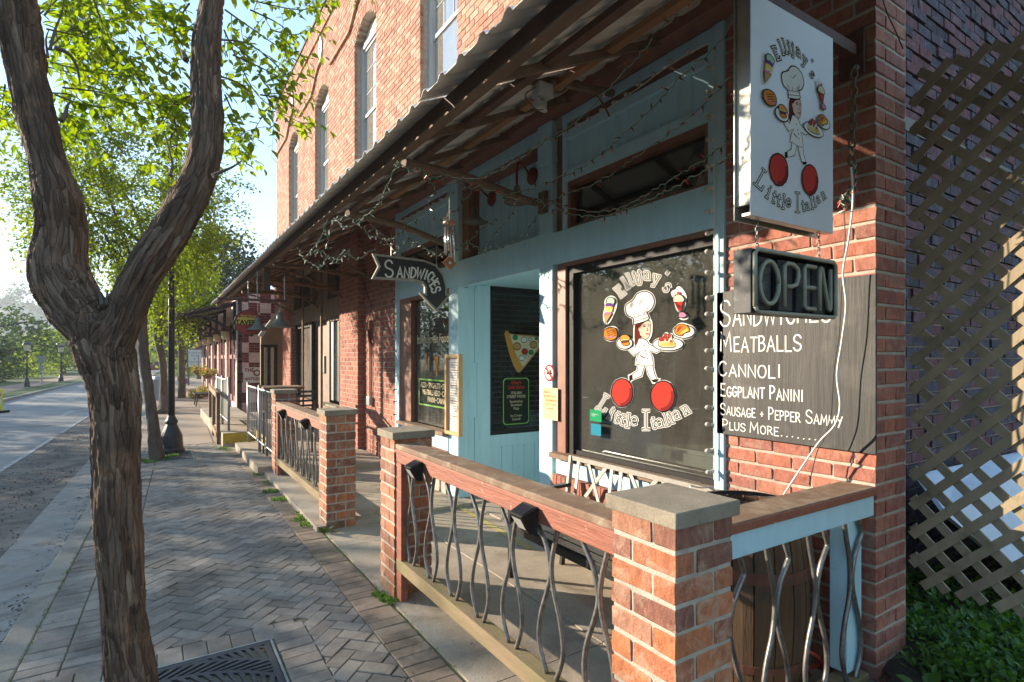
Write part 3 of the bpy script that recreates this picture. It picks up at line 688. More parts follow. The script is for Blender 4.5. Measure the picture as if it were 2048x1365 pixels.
MB().box((4.675, y_p1b+.2, .9), (4.679, Yv-.25, 2.2)).build('pane', M_black, dr)
# upper recess over the entry with beadboard back
ya, yb = y_p1b+.001, y_p2a-.16; n = 9
for i in range(n): BX('beadboard', M_blue, (FX+.16, ya+(yb-ya)*i/n+.003, 2.806), (FX+.175, ya+(yb-ya)*(i+1)/n-.003, 3.66), bevel=.002)
BX('recess_wall', M_blue, (FX+.176, ya, 2.806), (FX+.2, yb, 3.7), bevel=0)
BX('frame_board', M_blue, (FX-.012, ya, 3.67), (FX+.05, yb, 3.78)); BX('dark_slot', M_brown, (FX+.03, ya, 3.60), (FX+.155, yb, 3.669))
# ledger
BX('ledger', M_brown, (FX-.16, YA+.0, 3.785), (FX-.004, YB, 3.93), bevel=.006)
# rooms behind the glass
M_roomwall = surf('dim_plaster', (.26, .24, .20), (.17, .16, .14), 2, .9, .1); M_floorin = plain('dark_floor', (.06, .045, .035), .5)
rm = MB(); rm.box((FX+.35, 1.9, .04), (7.2, 5.6, .05)); rm.box((FX+.36, 6.0, .04), (7.2, 7.8, .05)); rm.build('room_floor', M_floorin, B)
rw = MB(); rw.box((7.2, 1.7, 0), (7.3, 9.3, 3.7)); rw.box((FX+.34, 2.15, 0), (7.2, 2.2, 3.7)); rw.box((FX+.2, 1.8, 3.3), (7.2, 9.3, 3.4)); rw.box((4.8, y_p1b+.01, 2.6), (4.9, Yv, 3.3)); rw.build('room_wall', M_roomwall, B)
ib = MB(); wall_bricks(ib, 'Y', 3.3, 7.1, .1, 3.2, 7.80, L=.2, H=.085, D=.05); stuff(ib.build('interior_bricks', brickmat('interior_brick', [(.09, .045, .04), (.07, .04, .035), (.12, .055, .045)], dark_amt=.5), B)); BX('mortar', M_mortard, (3.3, 7.815, 0), (7.1, 7.9, 3.3), bevel=0)
# service counter with white front seen low in the big window
M_cream = plain('counter_white', (.60, .58, .52), .5)
ct = thing('service_counter', 'white fronted service counter inside the shop behind the big window', 'counter', (4.3, 3, 0))
MB().box((3.42, 2.3, .95), (3.95, 4.0, .98)).build('counter_top', M_cream, ct); MB().box((3.50, 2.32, .05), (3.94, 3.95, .80)).build('counter_base', M_roomwall, ct); MB().box((3.40, 2.31, .86), (3.43, 3.98, .949)).build('counter_edge', M_cream, ct); MB().box((3.43, 2.31, .80), (3.45, 3.98, .859)).build('counter_lip', M_black, ct)
M_paper = plain('paper_sheet', (.66, .66, .62), .7)
tag(MB().box((3.46, 2.75, .45), (3.466, 3.05, .79)).build('notice_sheet', M_paper), 'pale notice sheet standing inside behind the lower part of the big window', 'notice')
for q_, (yy, lb) in enumerate(((2.5, 'tall grey cabinet with shelves inside the shop seen right of the chef decal'), (4.7, 'dark shelf unit inside the shop behind the chef decal'))):
    sh_ = thing('shelf_unit', lb, 'shelf', (5.6, yy, .05)); MB().box((5.9, yy, .05), (5.95, yy+1.0, 2.1)).build('back_panel', M_galv if q_ == 0 else M_brownd, sh_)
    for zz in (.1, .6, 1.1, 1.6, 2.06): MB().box((5.5, yy, zz), (5.9, yy+1.0, zz+.04)).build('shelf', M_wood, sh_)
    for k in range(9): MB().box((5.55, yy+.06+.1*k, .64+.5*(k % 3)), (5.75, yy+.13+.1*k, .82+.5*(k % 3)+.05*(k % 2))).build('packet', [M_cream, M_blue, M_brown][k % 3], sh_)
tag(MB().box((4.9, 4.35, .05), (5.0, 4.45, 3.2)).build('inner_post', M_blue), 'slim blue post inside the shop seen through the big window', 'post')
for (xx, yy) in ((4.3, 6.9), (5.3, 6.7)):
    t = thing('cafe_table', 'small cafe table inside the shop by the left wall' if xx < 5 else 'second cafe table deeper inside behind the entry glass', 'table', (xx, yy, .05))
    MB().box((xx-.35, yy-.3, .78), (xx+.35, yy+.3, .82)).build('table_top', M_wood, t); MB().lathe((xx, yy, .05), [(.22, 0), (.04, .04), (.03, .7)], 12).build('pedestal', M_black, t)
# ================= the brown shopfront =================
yS0, yS1 = 10.41, 14.93
BX('header_board', M_brownd, (FX-.06, yS0, 2.5), (FX+.05, yS1, 2.86)); BX('dark_slot', M_black, (FX+.12, yS0, 2.861), (FX+.16, yS1, 3.78), bevel=0)
for ya, yb in ((yS0, 10.55), (11.5, 11.68), (12.9, 13.0), (14.78, yS1)): BX('post', M_brownd, (FX-.05, ya, 2.861), (FX+.11, yb, 3.78))
f = MB(); f.box((FX+.02, yS0+.03, 2.95), (FX+.08, 11.45, 3.0)); f.box((FX+.02, yS0+.03, 3.4), (FX+.08, 11.45, 3.45)); f.build('frame_board', M_brownd, B)
BX('transom_blind', M_blind, (FX+.1, 10.56, 3.0), (FX+.11, 11.0, 3.42))
for i in range(7): BX('beadboard', M_brownd, (FX+.05, 11.7+i*.17, 2.87), (FX+.07, 11.7+i*.17+.163, 3.6), bevel=.002)
# big window of the brown shopfront
f = MB(); f.box((FX+.0, 11.55, .7), (FX+.1, 11.75, 2.5)); f.box((FX+.0, yS0+.01, 2.42), (FX+.1, 11.55, 2.499)); f.box((FX+.001, yS0+.01, .7), (FX+.1, yS0+.09, 2.42)); w2 = f.build('window', M_brownd, B)
f = MB(); f.box((FX+.03, 11.35, .82), (FX+.09, 11.549, 2.42)); f.box((FX+.035, 11.0, .82), (FX+.085, 11.06, 2.42)); f.build('frame', M_galv, w2)
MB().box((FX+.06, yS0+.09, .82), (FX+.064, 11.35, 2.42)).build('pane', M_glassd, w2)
for k in range(5): MB().box((FX+.2, 10.5, .95+.29*k), (FX+.25, 11.0, .95+.29*k+.22)).build('shelf_pack', [M_paper, M_blue, M_yel, M_winfr, M_galv][k], w2)
BX('window_sill', M_cap, (FX-.16, yS0+.01, .72), (FX+.0, 11.8, .77)); BX('apron_board', M_brown, (FX-.04, yS0, .14), (FX+.05, 11.75, .715))
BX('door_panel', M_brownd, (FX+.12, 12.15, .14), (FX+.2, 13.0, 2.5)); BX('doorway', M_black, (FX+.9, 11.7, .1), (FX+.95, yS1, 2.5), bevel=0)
BX('entry_side', M_brownd, (FX+.1, 11.76, .14), (FX+.9, 11.82, 2.5)); BX('entry_side', M_brownd, (FX+.2, 12.99, .14), (FX+.9, 13.05, 2.5))
dd = BX('door', M_winfr, (FX+.35, 11.85, .14), (FX+.38, 12.12, 2.4))
BX('mail_box', M_galv, (FX+.08, 12.3, 1.35), (FX+.12, 12.6, 1.72)); 
f = MB(); f.box((FX+.0, 13.1, .7), (FX+.1, 13.25, 2.5)); f.box((FX, 14.6, .7), (FX+.1, 14.78, 2.5)); f.box((FX, 13.25, 2.4), (FX+.1, 14.6, 2.499)); w3 = f.build('window', M_black, B)
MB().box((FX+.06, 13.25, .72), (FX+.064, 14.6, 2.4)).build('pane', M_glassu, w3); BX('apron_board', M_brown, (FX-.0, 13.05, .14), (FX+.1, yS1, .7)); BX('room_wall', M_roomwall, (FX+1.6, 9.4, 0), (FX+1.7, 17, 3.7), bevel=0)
# slim steel posts in front of the brown shopfront
for px in (606, 643):
    p = onX(px, 700, FX-.2); tag(MB().box((p.x-.02, p.y-.025, .12), (p.x+.02, p.y+.025, 3.78)).build('steel_post', M_arm), ('slim steel awning post left of the brown door panel' if px == 606 else 'slim steel awning post right of the brown door panel'), 'post')
# side entrance panel at the far end
se = thing('side_porch', 'small tan side porch with a sloping white trim and dark framed screen', 'porch', (2.4, 17.0, 0))
M_tan = surf('tan_board', (.42, .27, .17), (.34, .22, .14), 4, .8, .2)
p0 = onY(522, 700, 15.2); p1 = onY(556, 700, 15.2)
a = MB(); z1 = onY(533, 690, 15.2).z
MB().prism([Vector((p0.x, 15.22, .14)), Vector((p1.x+.12, 15.22, .14)), Vector((p1.x+.12, 15.22, 3.0)), Vector((p0.x, 15.22, 2.2))][::-1], (0, .12, 0)).build('wall', M_tan, se)
MB().beam((p0.x-.03, 15.16, 2.22), (p1.x+.15, 15.16, 3.05), .1, .09).build('trim', M_white, se)
pa, pb2 = onY(521, 795, 15.2), onY(553, 690, 15.2)
f = MB()
xs = [pa.x, (pa.x+pb2.x)/2-.03, pb2.x-.06]
for x in xs: f.box((x, 15.14, pa.z), (x+.07, 15.2, pb2.z))
f.box((pa.x, 15.139, pb2.z-.07), (pb2.x+.01, 15.2, pb2.z+.001)); f.box((pa.x, 15.139, pa.z), (pb2.x+.01, 15.2, pa.z+.08)); f = f.build('window', M_black, se)
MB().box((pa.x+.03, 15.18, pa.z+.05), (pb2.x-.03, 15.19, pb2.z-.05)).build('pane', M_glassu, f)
MB().box((pa.x+.02, 15.205, pa.z+.05), (pb2.x-.02, 15.215, pb2.z-.05)).build('blind', M_winfr, f)
# ================= awning =================
AW = thing('tin_awning', 'long corrugated tin awning on a rusty steel edge beam over the shopfronts', 'awning', (1.3, 9, 3)); XA = 1.45; XE = 1.26; AY0, AY1 = -2.2, 17.42; SL = .46
rz = lambda x: 3.134+SL*(x-XE)
MB().box((XA-.03, AY0, 3.105), (XA+.03, AY1, 3.205)).build('edge_beam', M_rust, AW, bevel=.006)
MB().box((XA-.035, AY0, 3.09), (XA+.03, AY1, 3.104)).build('edge_angle', M_oldwood, AW)
y = AY0; sw_ = .86
while y < AY1:
    y2 = min(y+sw_, AY1); a = MB(); n = int(round((y2-y)/.0215)); vs = []; dx = random.uniform(-.012, .012); dz = random.uniform(0, .006)
    def prof(t):    # ribbed profile: broad rib each .215 m with flats
        q = (t/.215) % 1
        return .030*max(0, min(1, (.17-abs(q-.5))/.09+.0)) if abs(q-.5) < .17 else .0
    for i in range(n+1):
        yy = y+(y2-y)*i/n; h = prof(yy-y)+dz
        vs += [(XE+dx, yy, rz(XE)+h), (FX+.0, yy, rz(FX)+h)]
    a.add(vs, [(2*i, 2*i+2, 2*i+3, 2*i+1) for i in range(n)]); o = a.build('roof_sheet', M_tin, AW)
    md = o.modifiers.new('thick', 'SOLIDIFY'); md.thickness = .0025
    y = y2-.0
yy = AY0+.1; k = 0
while yy < AY1:
    MB().beam((XA+.03, yy, rz(XA+.03)-.06), (FX-.01, yy, rz(FX-.01)-.06), .04, .05).build('rafter', M_oldwood if k % 3 else M_arm, AW); yy += .92+.05*(k % 2); k += 1
for x, mt in ((XA+.45, M_oldwood), (XA+.93, M_wood)):
    segs = 5
    for i in range(segs):
        ya, yb = AY0+(AY1-AY0)*i/segs, AY0+(AY1-AY0)*(i+1)/segs
        MB().beam((x, ya+.01, rz(x)-.048), (x, yb-.01, rz(x)-.048+.0), .06, .04).build('purlin', mt if (i+int(x*2)) % 2 or mt == M_wood else M_rust, AW)
# tie arms from the beam to the wall
arms = [(3.65, 4.04, 3.04), (5.0, 5.88, 2.98), (8.74, 9.2, 3.04), (10.75, 10.9, 3.04), (12.3, 12.4, 3.0), (-.6, -.3, 3.1)]
for i, (ya, yb, z) in enumerate(arms[:5]):
    a = MB(); pts = catmull([(XA, ya, z), (XA+.6, ya+(yb-ya)*.3, z+.02), (XA+1.2, ya+(yb-ya)*.7, z-.01), (FX-.06, yb, z+.03)], 5); a.tube(pts, [.034, .037, .035, .032]*4 if 0 else .035, 8)
    a.box((FX-.07, yb-.05, z-.06), (FX-.03, yb+.05, z+.13)); a.build('tie_arm', M_arm, AW, smooth=False)
# gusset brackets near the far end
for ya in (8.2, 10.2, 12.2, 14.6):
    MB().tube(catmull([(FX-.05, ya, 2.75), (FX-.5, ya, 3.0), (XA+.4, ya, 3.2), (XA+.05, ya, 3.12)], 4), .022, 6).build('curved_brace', M_oldwood, AW)

# nail heads in the painted boards
nl = MB(); rr_ = random.Random(2)
for ya, yb, zz, xx in ((2.27, y_p1a, 2.53, FX-.0225), (2.27, y_p1a, 2.75, FX-.0225), (y_p1a, y_p2b, 2.53, FX-.023), (y_p1a, y_p2b, 2.77, FX-.023), (y_p2b, yL-.05, 2.55, FX-.0225)):
    y = ya+.06
    while y < yb-.03: nl.lathe((xx, y+rr_.uniform(-.03, .03), zz+rr_.uniform(-.012, .012)), [(.0042, 0), (.003, .0012)], 6, (-1, 0, 0)); y += .40
for ya, yb in ((y_p1a, y_p1b), (y_p2a, y_p2b)):
    for k in range(6): nl.lathe((FX-.0305, ya+.03, .25+k*.42), [(.0042, 0), (.003, .0012)], 6, (-1, 0, 0)); nl.lathe((FX-.0305, yb-.03, .27+k*.42), [(.0042, 0), (.003, .0012)], 6, (-1, 0, 0))
stuff(nl.build('nail_heads', M_rust, B))
# ================= railings =================
PA = [(0, -.074), (.13, -.048), (.27, -.016), (.38, -.006), (.50, -.024), (.64, -.066), (.78, -.088), (.88, -.076), (1, -.036)]
PB = [(0, .052), (.06, .070), (.125, .094), (.16, .080), (.24, .034), (.34, .008), (.42, .006), (.52, .030), (.66, .072), (.79, .090), (.89, .076), (1, .030)]
def wavy(mb, base, along, z0, z1, prof, flip=1, r=.0115):
    h = z1-z0; P = catmull([Vector(base)+Vector(along)*(o*flip)+Vector((0, 0, z1-t*h)) for t, o in prof], 4); mb.tube(P, r, 5)
def railing(name, label, X, y0, y1, zt, lamps, yl, first_kink=True, group=None):
    t = thing(name, label, 'railing', (X, y0, .2), group)
    MB().box((X-.005, y0, zt-.035), (X+.145, y1, zt)).build('handrail', M_railtop, t, bevel=.006)
    MB().box((X, y0, zt-.125), (X+.04, y1, zt-.0355)).build('fascia_board', M_rail, t, bevel=.004)
    MB().box((X-.006, y0, zt-.06), (X-.0005, y1, zt-.036)).build('trim_strip', M_rail, t, bevel=.003)
    MB().box((X+.002, y1-.095, .0), (X+.05, y1-.005, zt-.126)).build('end_post', M_rail, t)
    MB().box((X-.0, y0, .20), (X+.085, y1-.0, .285)).build('bottom_rail', M_mossy, t, bevel=.006)
    n = int((y1-y0)/.157); 
    for i in range(n):
        yc = y1-.10-(i//2)*.314-.079; k = i % 2
        a = MB(); pr = PB if k == 0 else PA
        base = Vector((X+.045, yc, 0))
        if yc-.08 < y0+.02: continue
        # bar on the far side kinks outwards, its partner mirrors it
        wavy(a, base, (0, 1, 0), .285, zt-.05, pr, 1); a.build('baluster', M_steel, t, smooth=True)
    for k, (yy, lb) in enumerate(yl):
        s = thing('rail_light', lb, 'light', (X-.03, yy, zt-.1), 'wedge lights screwed to the railings')
        a = MB(); x1 = X-.008; q = .058
        P = [Vector((x1, yy-q, zt-.05)), Vector((x1, yy+q, zt-.05)), Vector((x1, yy+q, zt-.17)), Vector((x1, yy-q, zt-.17)),
             Vector((x1-.085, yy-q*.9, zt-.085)), Vector((x1-.085, yy+q*.9, zt-.085)), Vector((x1-.028, yy+q*.5, zt-.175)), Vector((x1-.028, yy-q*.5, zt-.175))]
        a.add(P, [(0, 1, 2, 3), (4, 7, 6, 5), (0, 4, 5, 1), (3, 2, 6, 7), (1, 5, 6, 2), (0, 3, 7, 4)]); a.build('housing', M_black, s, bevel=.004)
        b = MB(); e = Vector((-.003, 0, .003)); b.quad(P[0].lerp(P[4], .12)+Vector((0, .008, .003)), P[0].lerp(P[4], .88)+Vector((0, .008, .003)), P[1].lerp(P[5], .88)+Vector((0, -.008, .003)), P[1].lerp(P[5], .12)+Vector((0, -.008, .003)))
        b.build('solar_panel', M_solar, s)
        b = MB(); d = Vector((-.002, 0, -.001)); b.quad(P[4]*.85+P[7]*.15+Vector((0, .012, 0))+d, P[5]*.85+P[6]*.15+Vector((0, -.012, 0))+d, P[5]*.25+P[6]*.75+Vector((0, -.006, 0))+d, P[4]*.25+P[7]*.75+Vector((0, .006, 0))+d); b.build('lens', M_lens, s)
    return t
M_solar = plain('solar_cell', (.02, .022, .03), .15); M_lens = plain('dull_lens', (.40, .40, .38), .35)
railing('railing', 'near brown wooden railing with wavy steel bars and two wedge lights', 1.41, 1.472, 3.698, 1.08, 2, [(3.27, 'black wedge light at the left end of the near brown railing'), (2.03, 'black wedge light in the middle of the near brown railing')], group='brown railings with wavy bars')
railing('railing', 'brown railing with wavy bars between the two middle brick pillars beyond the gap', 1.41, 5.772, 8.298, 1.065, 2, [(7.65, 'wedge light at the far end of the railing beyond the gap'), (6.35, 'wedge light at the near end of the railing beyond the gap')], group='brown railings with wavy bars')
# return railing with the blue board
t = thing('return_railing', 'short pale blue railing with brown top board from the near pillar to the wall', 'railing', (2.2, 1.4, .1))
MB().box((1.66, 1.30, 1.015), (2.93, 1.465, 1.055)).build('handrail', M_railtop, t, bevel=.006); MB().box((1.66, 1.293, 1.018), (2.93, 1.2995, 1.052)).build('trim_strip', M_rail, t, bevel=.003)
MB().box((1.66, 1.312, .915), (2.93, 1.336, 1.0145)).build('fascia_board', M_blue, t, bevel=.003)
MB().box((2.79, 1.368, .16), (2.93, 1.45, 1.0)).build('post', M_blue, t, bevel=.003)
MB().box((1.66, 1.33, .06), (2.93, 1.44, .14)).build('bottom_rail', M_mossy, t, bevel=.006)
for i in range(7):
    xc = 2.80-(i//2)*.31; a = MB()
    if i % 2 == 0: wavy(a, (xc, 1.352, 0), (1, 0, 0), .13, .93, PB, 1, .0118)
    else: wavy(a, (xc, 1.352, 0), (1, 0, 0), .13, .93, PA, 1, .0118)
    a.build('baluster', M_steel, t, smooth=True)
tag(MB().box((1.75, 1.12, -.02), (2.75, 1.24, .10)).build('timber_edging', M_mossy, bevel=.01), 'mossy timber edging lying below the blue railing', 'timber')
for k, (x, y, r) in enumerate(((2.84, 1.15, .09), (2.62, 1.0, .07), (3.02, .98, .08))):
    a = MB(); a.lathe((x, y, .06), [(r*.8, 0), (r, .05), (r*.85, .1), (r*.3, .13)], 7); tag(a.build('stone', M_cap, bevel=.01), ['grey rounded stone at the foot of the blue post', 'dark stone beside the timber edging', 'rough stone at the foot of the brick pier'][k], 'stone')
# galvanised railings
def galv(label, X, y0, y1, zb, zt, mesh):
    t = thing('galvanised_railing', label, 'railing', (X, y0, zb), 'galvanised pipe railings by the ramp')
    for y in ((y0, (y0+y1)/2, y1)): MB().tube([(X, y, zb-.05), (X, y, zt+.05)], .024, 8).build('post', M_galv, t, smooth=True)
    MB().tube([(X, y0, zt-.02), (X, y1, zt-.02)], .02, 8).build('handrail', M_galv, t, smooth=True); MB().tube([(X, y0, zb+.18), (X, y1, zb+.18)], .014, 6).build('bottom_rail', M_galv, t)
    n = int((y1-y0)/.185)
    for i in range(1, n):
        y = y0+(y1-y0)*i/n; MB().box((X-.012, y-.006, zb+.18), (X+.0, y+.006, zt-.03)).build('baluster', M_galv, t)
    if mesh: MB().box((X+.012, y0, zb+.2), (X+.018, y1, zt-.04)).build('mesh_panel', surf('galvanised_mesh', (.52, .50, .42), (.34, .33, .27), 60, .7, .5), t)
galv('galvanised railing with upright bars joined to the farthest brick pillar', 1.44, 8.62, 11.3, .12, 1.18, False)
galv('galvanised railing with mesh infill standing on the concrete landing', 1.20, 12.15, 14.6, .25, 1.25, True)
t = thing('wooden_gate', 'low brown wooden gate rail at the far side of the landing', 'fence', (1.05, 15, 0))
pa, pb_ = onZ(443, 903, 0), onZ(417, 868, 0)
for yy, xx in ((12.2, 1.02), (13.6, 1.05), (15.2, 1.1)): MB().box((xx-.03, yy-.05, -.05), (xx+.03, yy+.05, 1.0)).build('post', M_arm, t)
for z in (.18, .96): MB().beam((1.0, 12.2, z), (1.10, 15.2, z), .05, .1).build('rail', M_wood, t)
# ================= bench =================
M_alu = surf('champagne_metal', (.42, .39, .35), (.32, .30, .27), 20, .42, .1, metal=.45); M_bblk = surf('bench_dark_metal', (.05, .048, .045), (.03, .03, .03), 20, .4, .1, metal=.5)
t = thing('bench', 'metal bench with crossed strap back under the large painted window', 'bench', (2.5, 2.9, 0)); y0, y1 = 2.0, 3.55
for y in (y0, y1):
    MB().beam((2.80, y, .42), (2.86, y, .88), .035, .025).build('back_post', M_alu, t); MB().beam((2.76, y, .0), (2.80, y, .42), .035, .03).build('leg', M_bblk, t); MB().beam((2.27, y, 0), (2.27, y, .62), .035, .03).build('leg', M_bblk, t)
    MB().beam((2.24, y, .63), (2.84, y, .65), .045, .025).build('arm_rest', M_bblk, t)
MB().beam((2.862, y0, .865), (2.862, y1, .865), .025, .035).build('top_rail', M_alu, t); MB().beam((2.81, y0, .50), (2.81, y1, .50), .025, .03).build('lower_rail', M_alu, t)
P = lambda f, z: Vector((2.81+(z-.5)/.365*.052, y1-(y1-y0)*f, z))
segs = [(.06, .865, .06, .5), (.13, .865, .27, .5), (.27, .865, .09, .5), (.31, .865, .31, .5), (.37, .865, .37, .5), (.42, .865, .6, .5), (.6, .865, .40, .5), (.63, .865, .63, .5), (.69, .865, .69, .5), (.73, .865, .92, .5), (.92, .865, .72, .5), (.95, .865, .95, .5)]
for i, (a, b, c, d) in enumerate(segs): MB().beam(P(a, b)+Vector((.004*(i % 3), 0, 0)), P(c, d)+Vector((.004*(i % 3), 0, 0)), .03, .010, (1, 0, 0)).build('strap', M_alu, t)
for k in range(6): MB().box((2.26+k*.09, y0, .425), (2.26+k*.09+.075, y1, .44)).build('seat_slat', M_bblk, t)
MB().box((2.25, y0, .37), (2.275, y1, .4245)).build('front_rail', M_bblk, t)
# ================= barrel =================
M_barrel = surf('barrel_oak', (.14, .075, .034), (.07, .038, .02), 5, .8, .7, 40, (4, 4, .25), dirt=(.07, .045, .03), dirt_scale=4, dirt_lo=.5, dirt_hi=.7); M_hoop = surf('rusty_hoop', (.17, .06, .035), (.10, .04, .028), 20, .75, .4, 80)
bx, by = 2.60, 1.77; t = thing('barrel', 'old oak barrel with rusty hoops standing between the near pillar and the wall', 'barrel', (bx, by, 0))
br = lambda z: .235+.05*(1-((z-.47)/.47)**2)
nst = 18
for i in range(nst):
    a0, a1 = 2*pi*i/nst+.012, 2*pi*(i+1)/nst-.012; vs = []; zz = [0.02+.885*k/7 for k in range(8)]
    for z in zz:
        r = br(z)+(i % 3)*.0015
        for a in (a0, (a0+a1)/2, a1): vs.append((bx+r*cos(a), by+r*sin(a), z))
        vs.append((bx+(r-.02)*cos(a1), by+(r-.02)*sin(a1), z)); vs.append((bx+(r-.02)*cos(a0), by+(r-.02)*sin(a0), z))
    fs = []
    for k in range(7):
        for q in range(5): a = k*5+q; b = k*5+(q+1) % 5; fs.append((a, b, b+5, a+5))
    fs += [(4, 3, 2, 1, 0), (35, 36, 37, 38, 39)]; a = MB(); a.add(vs, fs); a.build('stave', M_barrel, t)
for z0, z1 in ((.0, .05), (.17, .21), (.60, .655), (.845, .89)):
    MB().lathe((bx, by, 0), [(br(z0)+.003, z0), (br(z0)+.008, z0), (br(z1)+.008, z1), (br(z1)+.003, z1)], 36, cap=False).build('hoop', M_hoop, t, smooth=False)
MB().lathe((bx, by, .86), [(.225, 0), (.225, .012)], 30).build('barrel_head', M_railtop, t)
MB().lathe((bx, by, .907), [(.236, 0), (.262, .002), (.262, .02), (.236, .022)], 30, cap=False).build('top_rim', M_coping, t)
c = thing('cable_coil', 'coil of thin cable lying on top of the barrel', 'cable', (bx, by, .92)); a = MB()
for k in range(3): a.tube([(bx-.02+(.09+.012*k)*cos(q*.5), by+.02+(.085+.01*k)*sin(q*.5), .885+.006*k+.003*sin(q*2.3)) for q in range(14)], .004, 5)
a.build('coil', M_bblk, c); a = MB(); a.tube(catmull([(bx-.1, by+.02, .92), (bx-.16, by+.15, .93), (bx-.05, by+.33, .95), (bx+.15, by+.42, .90), (bx+.3, by+.44, .88)], 5), .005, 5); a.build('tail', M_white, c)
red = plain('orange_cord', (.55, .06, .03), .5)
a = MB(); a.tube(catmull([(2.72+.10*cos(k*1.1)+.03*(k % 3), 1.56+.06*sin(k*1.1), .05+.22*abs(sin(k*.55))) for k in range(16)], 5), .006, 5); tag(a.build('extension_cord', red, smooth=True), 'red extension cord tangled on the floor beside the barrel', 'cord')
# ================= tree grates =================
def grate(cx, cy, hx, hy, label, z=.003, hole=.2):
    t = thing('tree_grate', label, 'grate', (cx, cy, z), 'cast iron tree grates')
    M_ir = MATS.get('grate_iron') or surf('grate_iron', (.075, .08, .09), (.045, .05, .058), 9, .55, .3, 90, metal=.4)
    a = MB(); th = .02; rings = [hole, hole+.02]; r = hole+.02; RM = sqrt(hx*hx+hy*hy)
    while r < RM: rings += [r+.10, r+.125]; r += .125
    hx2, hy2 = hx-.03, hy-.03
    for ri in range(len(rings)-1):
        r0, r1 = rings[ri], rings[ri+1]; solid = ri % 2 == 0
        N_ = max(24, int(2*pi*r1/.058)); N_ -= N_ % 4
        for k in range(N_):
            a0, a1 = 2*pi*k/N_, 2*pi*(k+(1 if solid else .52))/N_; sk = 0 if solid else .11/r1*(1 if (ri//2) % 2 else -1)
            q = [(r0*cos(a0), r0*sin(a0)), (r0*cos(a1), r0*sin(a1)), (r1*cos(a1+sk), r1*sin(a1+sk)), (r1*cos(a0+sk), r1*sin(a0+sk))]
            q = clip_poly(q, [(1, 0, hx2), (-1, 0, hx2), (0, 1, hy2), (0, -1, hy2)])
            if len(q) < 3 or area(q) < 2e-6: continue
            a.prism([Vector((cx+p[0], cy+p[1], z-th)) for p in q][::-1], (0, 0, th+.0004*(ri % 2)))
    for s_ in (-1, 1):
        a.box((cx-hx, cy+s_*hy, z-th), (cx+hx, cy+s_*hy2, z+.001)); a.box((cx+s_*hx, cy-hy2, z-th), (cx+s_*hx2, cy+hy2, z+.001))
    a.build('grate_plate', M_ir, t); b = MB(); wx, wy = hx+.012, hy+.012
    for s_ in (-1, 1): b.box((cx-wx, cy+s_*wy-.006, z-.03), (cx+wx, cy+s_*wy+.006, z+.004)); b.box((cx+s_*wx-.006, cy-wy, z-.03), (cx+s_*wx+.006, cy+wy, z+.0035))
    b.build('frame', M_galv, t); MB().box((cx-hx, cy-hy, z-.10), (cx+hx, cy+hy, z-.06)).build('soil', M_dirt, t)
grate(-.013, 2.69, .575, .85, 'dark iron tree grate with curved slots at the foot of the near tree')
grate(.02, 11.1, .5, .5, 'small tree grate at the foot of the second street tree', .004)
tag(MB().box((-.1, 10.0, -.01), (.45, 10.2, .006)).build('utility_cover', M_kerb), 'narrow concrete utility cover in the paving before the second tree', 'cover')
# ================= lattice =================
t = thing('lattice_fence', 'weathered diagonal wooden lattice fixed beside the brick pier', 'lattice', (3.3, 1.3, .5)); XL = 3.33; yA, yB_, zA, zB = 1.31, -1.6, .50, 3.17; pitch = .150
def slat(c0, dirn, x):
    # line z = c0 + dirn*(yA-y); clip to the panel
    pts = []
    for y in (yA, yB_):
        z = c0+dirn*(yA-y)
        if zA <= z <= zB: pts.append((y, z))
    for z in (zA, zB):
        y = yA-(z-c0)/dirn
        if yB_ < y < yA: pts.append((y, z))
    if len(pts) < 2: return
    (ya, za), (yb, zb_) = pts[:2]
    if abs(ya-yb) < .06: return
    MB().beam((x, ya, za), (x, yb, zb_), .011, .043, (0, -dirn, 1)).build('lattice_slat', M_lattice, t)
c0 = -3
while c0 < 3.3: slat(c0, 1, XL); c0 += pitch
c0 = .5
while c0 < 6.5: slat(c0, -1, XL+.013); c0 += pitch
tag(MB().beam((XL+.08, -.35, -.1), (XL+.08, -.35, 3.2), .09, .09).build('post', M_oldwood), 'dark timber post behind the lattice', 'post')
# leaning white sheet behind the lattice, pipes on the purple wall
wp = thing('white_sheet', 'blue white panel leaning against the side wall behind the lattice', 'panel', (4, 1.3, .5))
q = [onY(1838, 952, 1.55), onY(1905, 938, 1.6), onY(2048, 905, 1.6), onY(2048, 1160, 1.1), onY(1900, 1035, 1.3)]
ext = [onY(2200, 880, 1.6), onY(2200, 1290, 1.0)]
M_pale = surf('pale_blue_sheet', (.50, .56, .66), (.42, .48, .58), 8, .5, .3, 60)
MB().prism([q[0], q[4], q[3], ext[1], ext[0], q[2], q[1]], (.0, .03, 0)).build('sheet', M_pale, wp)
pp = thing('drain_pipe', 'grey metal downpipe on the purple side wall', 'pipe', (3.7, 1.7, 0)); a = MB(); a.box((3.62, 1.68, 0), (3.72, 1.79, 7)); a.build('pipe', M_galv, pp); MB().tube([(3.52, 1.72, .5), (3.53, 1.72, 6)], .014, 6).build('conduit', M_galv, pp)
a = MB(); a.lathe((4.3, 1.795, 3.25), [(.07, 0), (.07, .02), (.02, .03), (.02, .06)], 6, (0, -1, 0)); tag(a.build('anchor_bolt', M_rust), 'rusty anchor bolt plate on the purple side wall', 'bolt')
